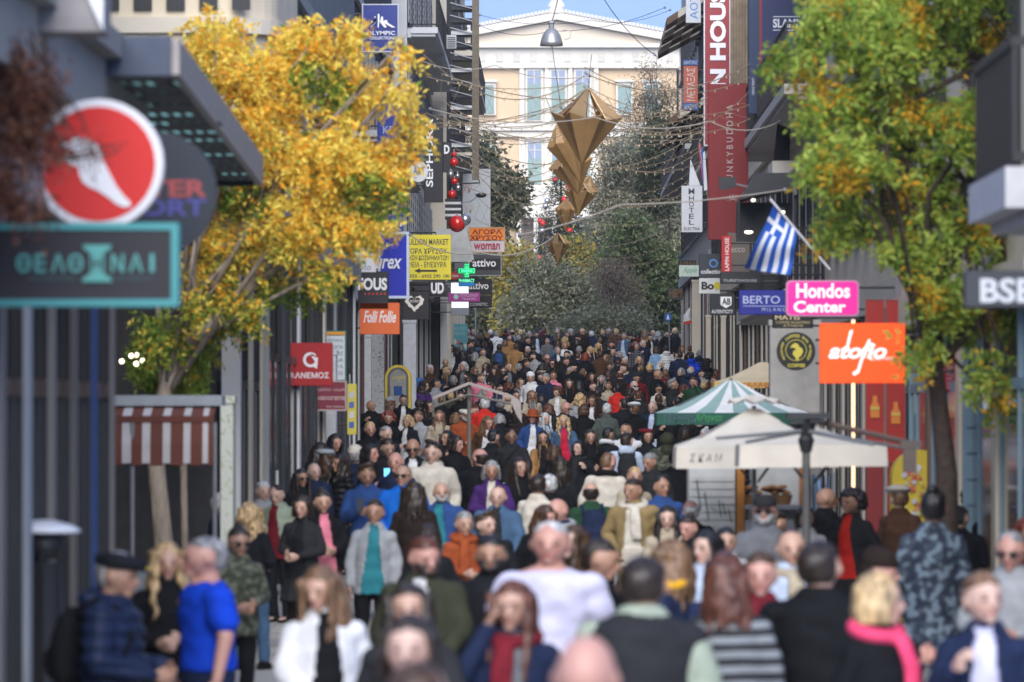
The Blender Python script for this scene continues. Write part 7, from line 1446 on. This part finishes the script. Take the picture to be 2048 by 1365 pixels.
P(1403, 975, 186, 45, 'm', 'short', 'black', 'jacket', 'ink', 'young man with black hair beside the graffitied stall board')
P(1378, 1024, 226, -4, 'w', 'bun', 'dark', 'jacket', 'black', 'woman in black with hair up and sunglasses on her head', pose='walk2')
P(1415, 1059, 296, 0, 'w', 'bob', 'black', 'sweater', 'lblue', 'young woman with black bob in pale blue shirt', pose='walk')
P(1459, 1053, 255, -10, 'm', 'short', 'black', 'sweater', 'white', 'boy with black hair in white behind the striped sweater', skin=1)
P(1472, 1103, 402, 188, 'w', 'long', 'auburn', 'sweater', 'stripe', 'woman in black and grey striped sweater with long reddish hair from behind', legs='blue', pose='stand')
P(1528, 1100, 372, 6, 'w', 'short', 'brown', 'jacket', 'maroon', 'woman in dark red top right of the striped sweater')
P(1590, 1056, 306, -4, 'm', 'thin', 'brown', 'sweater', 'lblue', 'smiling balding man in pale blue shirt', ex=('scarf:beige',), skin=0, pose='walk2')
P(1527, 982, 248, 12, 'm', 'short', 'dark', 'sweater', 'grey', 'man in dark cap and grey sweatshirt in front of the stall', ex=('cap:char', 'sunglasses', 'beard:grey'), pose='pocket')
P(1646, 1079, 395, 170, 'm', 'short', 'dark', 'jacket', 'black', 'broad man in black jacket with cropped dark hair seen from behind', pose='stand', skin=0, ex=('wide',))
P(1663, 974, 190, 100, 'm', 'bald', 'brown', 'jacket', 'black', 'bald man in black facing right under the white umbrella', skin=3)
P(1703, 974, 202, -34, 'w', 'curly', 'black', 'opencoat', 'char', 'woman with black curly hair, red top and dark coat', inner='red', skin=3)
P(1805, 967, 196, 150, 'w', 'short', 'lbrown', 'coat', 'brown', 'person in brown coat and white hat turned away by the yellow machine', ex=('beret:cream',))
P(1857, 967, 272, 178, 'w', 'bun', 'black', 'coat', 'camo', 'person in dark blue camouflage coat seen from behind with hair up', pose='stand')
P(1960, 963, 202, -8, 'w', 'curly', 'black', 'jacket', 'green', 'woman with black curly hair and sunglasses at the right wall', ex=('sunglasses',))
P(1991, 980, 208, 30, 'w', 'wavy', 'lbrown', 'open', 'black', 'woman with wavy light brown hair and sunglasses in black coat', inner='lav', ex=('sunglasses',))
P(2044, 1032, 232, 60, 'w', 'bob', 'red', 'jacket', 'maroon', 'red haired woman cut by the right edge of the picture')
P(2012, 1058, 322, -8, 'm', 'crop', 'grey', 'sweater', 'lgrey', 'red faced man in light grey shirt and glasses at the right edge', ex=('sunglasses',), pose='hold', skin=4)
P(1770, 1141, 432, 50, 'w', 'bob', 'blonde', 'jacket', 'black', 'blonde girl in black jacket with hot pink scarf', ex=('scarf:hotpink',), skin=2)
P(1975, 1141, 432, -8, 'w', 'short', 'lbrown', 'open', 'navy', 'fair haired girl in navy jacket over white t-shirt', inner='lav', skin=2, pose='walk2')
P(1745, 1092, 335, 88, 'w', 'short', 'dbrown' if False else 'dark', 'coat', 'black', 'person in black coat with fur hat facing right behind the blonde girl', ex=('beanie:dbrown',), pose='hold')
P(1620, 1010, 215, 10, 'w', 'bob', 'dark', 'jacket', 'white', 'person in white jacket under the edge of the white umbrella')
P(1545, 1020, 226, 150, 'm', 'short', 'dark', 'jacket', 'navy', 'man in navy seen from behind left of the umbrella pole')
P(1925, 1010, 220, 170, 'm', 'short', 'black', 'jacket', 'ink', 'dark jacketed man between the camouflage coat and the wavy haired woman')
P(1435, 1100, 350, -160, 'w', 'bob', 'dark', 'coat', 'navy', 'person in navy coat hidden behind the striped sweater')
# middle of the crowd
P(741, 800, 90, 8, 'm', 'bald', 'grey', 'jacket', 'black', 'bald man in black jacket below the yellow cash machine')
P(773, 821, 101, 4, 'w', 'curly', 'red', 'jacket', 'black', 'woman with curly dark red hair in black')
P(817, 829, 104, -42, 'w', 'bob', 'blonde', 'open', 'ink', 'blonde bobbed woman in navy blazer over white shirt looking left', inner='white', pose='hold')
P(801, 789, 86, 10, 'w', 'pony', 'dark', 'open', 'ink', 'woman in white t-shirt and dark jacket beside the yellow cash machine', inner='white')
P(836, 822, 99, -20, 'w', 'short', 'lbrown', 'coat', 'lgrey', 'fair woman in grey coat right behind the blonde in navy blazer')
P(742, 843, 118, 14, 'w', 'short', 'blonde', 'jacket', 'black', 'short haired blonde woman in black coat holding her hands up', pose='hold')
P(633, 883, 142, 170, 'w', 'long', 'dark', 'coat', 'black', 'woman with long dark hair from behind at the left wall')
P(664, 866, 138, 58, 'w', 'long', 'black', 'jacket', 'black', 'black haired woman in profile facing right at the left wall')
P(687, 833, 112, 160, 'w', 'long', 'black', 'coat', 'black', 'tall person in black hood under the maroon sign', ex=('hood:black',))
P(769, 850, 124, 30, 'm', 'crop', 'grey', 'jacket', 'char', 'grey haired man looking down right of the blonde in black coat', pose='phone')
P(778, 875, 146, 8, 'm', 'short', 'dark', 'jacket', 'ink', 'young man lit by the bright blue phone in his hand', pose='phone', ex=('phone:lit',), skin=1)
P(740, 887, 152, 62, 'w', 'bob', 'black', 'jacket', 'black', 'black bobbed woman in profile left of the blue phone')
P(796, 903, 166, -36, 'm', 'rim', 'silver', 'jacket', 'navy', 'old bald man with white fringe above the bright blue jacket')
P(709, 889, 150, 178, 'w', 'short', 'grey', 'coat', 'navy', 'person in off white beanie and navy coat from behind', ex=('beanie:cream',))
P(662, 895, 152, 172, 'w', 'long', 'brown', 'coat', 'char', 'woman in pale grey beret seen from behind', ex=('beret:lgrey',))
P(881, 820, 100, 4, 'w', 'long', 'lbrown', 'jacket', 'beige', 'laughing woman in beige coat with light brown hair', pose='hold')
P(928, 814, 104, 26, 'm', 'short', 'dark', 'jacket', 'rust', 'man with pale flat cap and rust brown jacket by the umbrella pole', ex=('flatcap:cream', 'beard:grey'), pose='hold')
P(970, 795, 96, 180, 'm', 'short', 'silver', 'sweater', 'red', 'white haired person in bright red sweater seen from behind', legs='char')
P(968, 831, 108, -2, 'w', 'long', 'lbrown', 'open', 'brown', 'woman with sandy hair right below the red sweater', inner='white')
P(984, 858, 126, 178, 'w', 'short', 'black', 'jacket', 'ink', 'person with black hair from behind below the red sweater')
P(953, 896, 158, 176, 'm', 'rim', 'dark', 'jacket', 'black', 'bald man in black from behind above the cream hoodie shoulder')
P(1028, 857, 128, 0, 'm', 'crop', 'dark', 'sweater', 'char', 'dark skinned man with crossbody bag and pale jeans', legs='pdenim', ex=('shoulder_bag:black',), skin=5)
P(1060, 819, 103, 2, 'w', 'bob', 'auburn', 'open', 'blue', 'woman in rust brimmed hat and blue jacket over white shirt', inner='white', ex=('brimhat:rust',), legs='pdenim', pose='pocket')
P(1062, 780, 83, 6, 'w', 'long', 'lbrown', 'opencoat', 'beige', 'fair woman in cream coat above the rust hat', inner='grey')
P(1111, 772, 80, 2, 'w', 'curly', 'auburn', 'opencoat', 'beige', 'auburn haired woman in pale trench coat with white shirt', inner='white')
P(1128, 803, 94, 12, 'm', 'bald', 'dark', 'jacket', 'char', 'tanned bald man in sunglasses above the red top', ex=('sunglasses',), skin=4)
P(1132, 829, 107, 0, 'w', 'wavy', 'blonde', 'open', 'denim', 'curly blonde woman in denim jacket over crimson top', inner='crimson', ex=('shopping_bag:white',), legs='denim')
P(1154, 785, 84, 178, 'w', 'wavy', 'blonde', 'coat', 'lgrey', 'long haired blonde woman seen from behind in pale coat')
P(1185, 791, 87, -8, 'w', 'long', 'brown', 'open', 'dbrown', 'woman in white shirt and dark jacket beside a fair haired head', inner='white', pose='ear')
P(1163, 807, 96, 180, 'w', 'bob', 'brown', 'coat', 'black', 'brown bobbed woman in black coat from behind')
P(1208, 806, 96, 182, 'w', 'short', 'silver', 'coat', 'ggrey', 'silver haired woman in grey green coat seen from behind')
P(1251, 796, 92, 176, 'm', 'short', 'dark', 'coat', 'ink', 'broad person in blackish coat from behind beside the grey green coat')
P(1273, 802, 95, 170, 'w', 'short', 'lbrown', 'coat', 'black', 'person in white beret seen from behind', ex=('beret:white',))
P(1301, 802, 95, 0, 'm', 'thin', 'grey', 'open', 'navy', 'balding man in navy jacket and pale blue shirt by the striped umbrella', inner='lblue')
P(1251, 846, 119, 2, 'm', 'thin', 'brown', 'sweater', 'white', 'balding man facing the camera above the grey backpack')
P(1248, 865, 132, 180, 'm', 'short', 'dark', 'hoodie', 'lblue', 'person in white hooded top with dark grey backpack', ex=('backpack:char',), legs='denim')
P(1186, 858, 125, 2, 'w', 'long', 'dark', 'coat', 'black', 'tanned woman in black coat below the grey green coat', skin=1, pose='hold')
P(1298, 855, 121, 18, 'w', 'bob', 'dark', 'jacket', 'ink', 'woman in burgundy hat under the edge of the striped umbrella', ex=('beret:maroon',))
P(1093, 860, 124, 0, 'w', 'long', 'black', 'open', 'camel', 'black haired woman in camel coat left of the crimson top', inner='ink', skin=1)
P(1109, 888, 145, 180, 'w', 'bob', 'brown', 'jacket', 'black', 'brown haired person from behind below the camel coat')
P(1130, 912, 160, 178, 'w', 'long', 'dark', 'coat', 'ink', 'woman with very long dark hair from behind left of the cream sweater')
P(1325, 862, 122, 180, 'm', 'short', 'grey', 'jacket', 'gcamo', 'person in olive camouflage jacket from behind by the stall', ex=('hood:olive',))
P(1207, 854, 120, 172, 'w', 'short', 'black', 'open', 'ink', 'small dark head with white collar right of the tanned woman', ex=('scarf:white',))
P(1236, 768, 79, 180, 'w', 'short', 'black', 'jacket', 'red', 'black haired person in bright red orange jacket from behind')
P(918, 870, 135, 20, 'w', 'bob', 'dark', 'jacket', 'black', 'dark bobbed woman left of the umbrella pole in black')
P(895, 860, 130, -10, 'w', 'long', 'black', 'coat', 'ink', 'woman with black hair between the cream hoodie and the pale cap')
P(1160, 880, 136, -4, 'w', 'bob', 'black', 'coat', 'ink', 'black bobbed woman with dark scarf beside the tanned woman', ex=('scarf:char',))
P(1345, 900, 150, 176, 'm', 'short', 'black', 'coat', 'ink', 'man in long blackish coat from behind next to the white umbrella')
P(1300, 905, 152, 4, 'm', 'short', 'grey', 'jacket', 'char', 'grey haired man below the burgundy hat')
# far crowd
P(994, 662, 52, 178, 'm', 'crop', 'grey', 'coat', 'white', 'big man in white coat with a black bag strap seen from behind', ex=('shoulder_bag:black',), skin=4)
P(1017, 671, 53, -8, 'm', 'bald', 'dark', 'jacket', 'camel', 'bald tanned man in camel jacket right of the white coat', skin=4)
P(1036, 670, 53, 176, 'm', 'short', 'grey', 'jacket', 'ink', 'grey haired man in dark jacket from behind above the camel coat')
P(1029, 687, 60, 180, 'm', 'short', 'brown', 'coat', 'camel', 'person in camel coat seen from behind in the far crowd')
P(1009, 680, 57, 178, 'w', 'bob', 'lbrown', 'coat', 'camel', 'smaller person in camel coat just left of the taller camel coat')
P(997, 688, 61, 180, 'w', 'short', 'black', 'hoodie', 'olive', 'person in olive parka with furry hood and a small backpack', ex=('backpack:blue',))
P(904, 689, 61, 14, 'w', 'long', 'dark', 'open', 'ink', 'dark haired woman in white shirt beside the teal graffiti panel', inner='white')
P(928, 700, 66, 172, 'w', 'long', 'black', 'coat', 'black', 'woman with long black hair from behind in front of the teal panel')
P(926, 723, 71, 0, 'w', 'bob', 'silver', 'open', 'char', 'silver haired woman in dark coat over grey sweater', inner='grey')
P(864, 729, 72, 30, 'w', 'short', 'white', 'coat', 'brown', 'white haired woman in brown coat at the left side')
P(1022, 724, 71, -4, 'w', 'short', 'lbrown', 'open', 'ink', 'fair haired woman in grey blue sweater', inner='grey')
P(1060, 743, 75, -20, 'w', 'short', 'brown', 'hoodie', 'white', 'person in white beanie and white hood', ex=('beanie:white',))
P(1095, 677, 55, 4, 'm', 'short', 'grey', 'sweater', 'grey', 'man in grey sweater in the far crowd')
P(1109, 718, 69, 2, 'w', 'long', 'dark', 'jacket', 'black', 'woman in sunglasses and black beside another dark haired woman', ex=('sunglasses',))
P(965, 697, 64, 20, 'w', 'short', 'lbrown', 'coat', 'beige', 'grey blonde woman in beige coat looking right')
P(1097, 746, 76, 0, 'm', 'short', 'grey', 'jacket', 'navy', 'grey haired person in navy left of the pink sweater')
P(1108, 742, 74, -10, 'w', 'short', 'brown', 'sweater', 'pink', 'person in pale pink sweater in the far middle')
P(909, 750, 77, 150, 'm', 'thin', 'grey', 'jacket', 'ink', 'balding man in dark jacket from behind above the grey awning frame')
P(876, 757, 78, 60, 'w', 'pony', 'dark', 'jacket', 'lgrey', 'woman with dark hair tied back at the left facade')
P(962, 746, 76, 4, 'm', 'short', 'lbrown', 'jacket', 'pink', 'man in pale pink top above the grey awning frame')
P(1272, 687, 60, 2, 'w', 'short', 'grey', 'jacket', 'plaid', 'woman in dark plaid jacket and blue jeans', legs='denim', pose='stand')
P(1249, 667, 54, -30, 'm', 'crop', 'grey', 'open', 'denim', 'man in blue grey suit jacket at the far right of the crowd', inner='lblue', pose='stand')
P(1334, 690, 61, 180, 'w', 'short', 'dark', 'puffer', 'white', 'person in long white puffer jacket seen from behind', pose='stand')
P(1314, 693, 61, 176, 'w', 'bob', 'brown', 'coat', 'sky', 'person in sky blue coat seen from behind', pose='stand')
P(1384, 704, 65, 176, 'w', 'short', 'black', 'puffer', 'royal', 'person in royal blue padded jacket seen from behind')
P(1362, 702, 65, 178, 'm', 'short', 'dark', 'coat', 'navy', 'broad person in navy coat between white puffer and royal blue jacket')
P(1173, 705, 66, 180, 'w', 'bob', 'red', 'jacket', 'black', 'red haired woman in black seen from behind')
P(1200, 701, 65, 178, 'm', 'short', 'brown', 'sweater', 'brown', 'man in grey brown sweater seen from behind')
P(1314, 738, 75, 55, 'm', 'thin', 'brown', 'jacket', 'black', 'balding man in black jacket looking right')
P(1303, 725, 71, 160, 'w', 'bun', 'blonde', 'jacket', 'ink', 'blonde woman with hair gathered up above the balding man')
P(1354, 755, 79, 60, 'm', 'messy', 'grey', 'jacket', 'char', 'grey haired man in dark grey coat at the tip of the striped umbrella')
P(1389, 754, 78, -30, 'm', 'short', 'brown', 'jacket', 'green', 'man in dark green jacket talking on a phone', pose='ear')
P(1285, 681, 59, 20, 'm', 'short', 'silver', 'jacket', 'navy', 'silver haired man in navy right of the plaid jacket')
P(1300, 668, 54, 30, 'w', 'bun', 'dark', 'open', 'ink', 'woman in white shirt and black jacket beside tall light brown hair', inner='white')
P(1292, 659, 51, 178, 'w', 'long', 'lbrown', 'coat', 'camel', 'tall woman with long light brown hair seen from behind')
P(1333, 662, 52, 10, 'm', 'short', 'dark', 'jacket', 'black', 'man in black raising a hand beside the sign pole', pose='ear')
P(1361, 664, 53, -14, 'w', 'messy', 'brown', 'jacket', 'ink', 'woman with untidy brown hair right of the sign pole')
P(1397, 664, 53, 150, 'm', 'short', 'dark', 'jacket', 'char', 'tall man in dark coat walking off beside the corner building', ex=('backpack:black',))
P(1184, 662, 52, 180, 'm', 'short', 'silver', 'jacket', 'navy', 'grey haired man in navy coat from behind below the far white canopy')
P(1075, 664, 53, 10, 'm', 'short', 'dark', 'open', 'char', 'bearded man in dark jacket and pale shirt at the back of the crowd', inner='lblue', ex=('beard:dark',))
P(1140, 757, 77, 0, 'w', 'long', 'brown', 'coat', 'black', 'woman in long black coat clasping her hands in the middle', pose='hold')
P(1152, 722, 71, -20, 'w', 'short', 'black', 'coat', 'black', 'woman in black cap next to a red haired woman', ex=('beanie:black',))
P(845, 760, 79, 30, 'w', 'long', 'dark', 'jacket', 'purple', 'long haired woman in purple brown jacket at the left facade')
P(860, 800, 95, 40, 'w', 'long', 'dark', 'coat', 'ink', 'dark woman left of the laughing woman in beige')
# unnamed passers-by fill the gaps; every one is still a person with its own look
CT = [('ink', 26), ('black', 30), ('char', 12), ('navy', 12), ('grey', 5), ('dbrown', 6), ('brown', 3), ('beige', 3), ('cream', 2), ('olive', 4), ('maroon', 2), ('denim', 4), ('camel', 1), ('lgrey', 3), ('white', 3), ('green', 2), ('rust', 2)]
CW = {'ink': 'blackish', 'char': 'dark grey', 'lgrey': 'pale grey', 'dbrown': 'dark brown', 'lbrown': 'light brown', 'dark': 'dark brown', 'olive': 'olive', 'denim': 'denim blue'}
HS = {'w': [('long', 'long'), ('bob', 'bobbed'), ('wavy', 'wavy'), ('bun', 'pinned up'), ('short', 'short'), ('pony', 'tied back')], 'm': [('short', 'short'), ('crop', 'cropped'), ('thin', 'thinning'), ('rim', 'receding'), ('messy', 'tousled')]}
KW = {'jacket': 'jacket', 'coat': 'coat', 'sweater': 'sweater', 'puffer': 'padded jacket', 'hoodie': 'hooded top', 'open': 'open jacket'}
rr = random.Random(11); named = [q for q in PEOPLE]; seen = set(); nfill = 0; tries = 0
while nfill < 165 and tries < 9000:
    tries += 1
    Y = 228 - 168 * rr.random() ** 1.25
    s = F / Y; X = rr.uniform(-3.25, 4.3) if Y < 98 else rr.uniform(-4.1, 4.4) if Y < 150 else rr.uniform(-3.5, 4.5) if Y < 205 else rr.uniform(-4, 5.5)
    sex = 'w' if rr.random() < .58 else 'm'; h = (1.64 if sex == 'w' else 1.76) + rr.uniform(-.06, .06)
    px = VX + s * X; yt = VY + s * (HC - gz(Y) - h)
    if px > 1475 and yt > 700: continue
    if px < 600: continue
    bad = False
    for (qx, qy, qs, ql, QX, QY) in PEOPLE:
        if (QX - X) ** 2 + (QY - Y) ** 2 < .42 ** 2 or (abs(qx - px) < .2 * s and abs(qy - yt) < .16 * s): bad = True; break
        if s > qs and abs(qx - px) < .30 * s and yt < qy + .42 * qs and s < qs * 1.9 and (qx, qy, qs, ql, QX, QY) in named[:]: bad = True; break
    if bad: continue
    away = rr.random() < .45; face = rr.uniform(150, 210) if away else rr.uniform(-40, 40)
    hs, hn = rr.choice(HS[sex]); hc = rr.choice(['black', 'dark', 'dark', 'brown', 'brown', 'lbrown', 'blonde', 'grey', 'silver', 'auburn'])
    kd = rr.choice(['jacket', 'coat', 'jacket', 'sweater', 'puffer', 'open', 'coat', 'hoodie']); tc = rr.choices([a for a, _ in CT], [b for _, b in CT])[0]
    lg = rr.choice(['black', 'ink', 'denim', 'blue', 'char', 'black', 'beige']); ps = rr.choice(['walk', 'walk2', 'stand', 'hold', 'pocket', 'phone', 'walk'])
    near = sorted(named, key=lambda q: (q[0] - px) ** 2 + (q[1] - yt) ** 2)
    cn = lambda c: CW.get(c, c)
    head = f"{'woman' if sex == 'w' else 'man'}, {hn} {cn(hc)} hair, {cn(tc)} {KW[kd]}, {'walking away' if away else 'facing us'}"
    nb = near[0]; key = nb[3].split(' seen ')[0].split(' looking ')[0]; dx, dy = px - nb[0], yt - nb[1]
    pos = ('right of' if dx > 0 else 'left of') if abs(dx) > abs(dy) else ('just below' if dy > 0 else 'just above')
    lab = f"{head}, {pos} the {key}"
    lab = ' '.join(lab.split()[:16])
    while lab.split()[-1] in ('the', 'in', 'and', 'of', 'with', 'a', 'over', 'above', 'below', 'beside', 'his', 'her', 'to', 'dark', 'black', 'at', 'right', 'left', 'behind', 'pale', 'from'): lab = ' '.join(lab.split()[:-1])
    if lab in seen: continue
    seen.add(lab); ex = []
    if rr.random() < .12: ex.append(rr.choice(['beanie:char', 'cap:ink', 'beanie:lgrey']))
    if rr.random() < .15: ex.append(rr.choice(['scarf:char', 'scarf:beige', 'scarf:maroon', 'scarf:grey']))
    if away and rr.random() < .12: ex.append('backpack:ink')
    elif not away and rr.random() < .16: ex.append('shoulder_bag:' + rr.choice(['black', 'dbrown', 'camel']))
    if rr.random() < .22: ex.append(rr.choice(['glasses', 'sunglasses']))
    if sex == 'm' and rr.random() < .3: ex.append('beard:' + hc)
    random.seed(tries)
    person(px, yt, s, face, sex, hs, hc, kd, tc, lab, inner=rr.choice(['white', 'grey', 'ink', 'lblue', 'maroon']), legs=lg, pose=ps, ex=tuple(ex), group='people in the shopping street crowd')
    nfill += 1
bpy.data.scenes.remove(WORK)
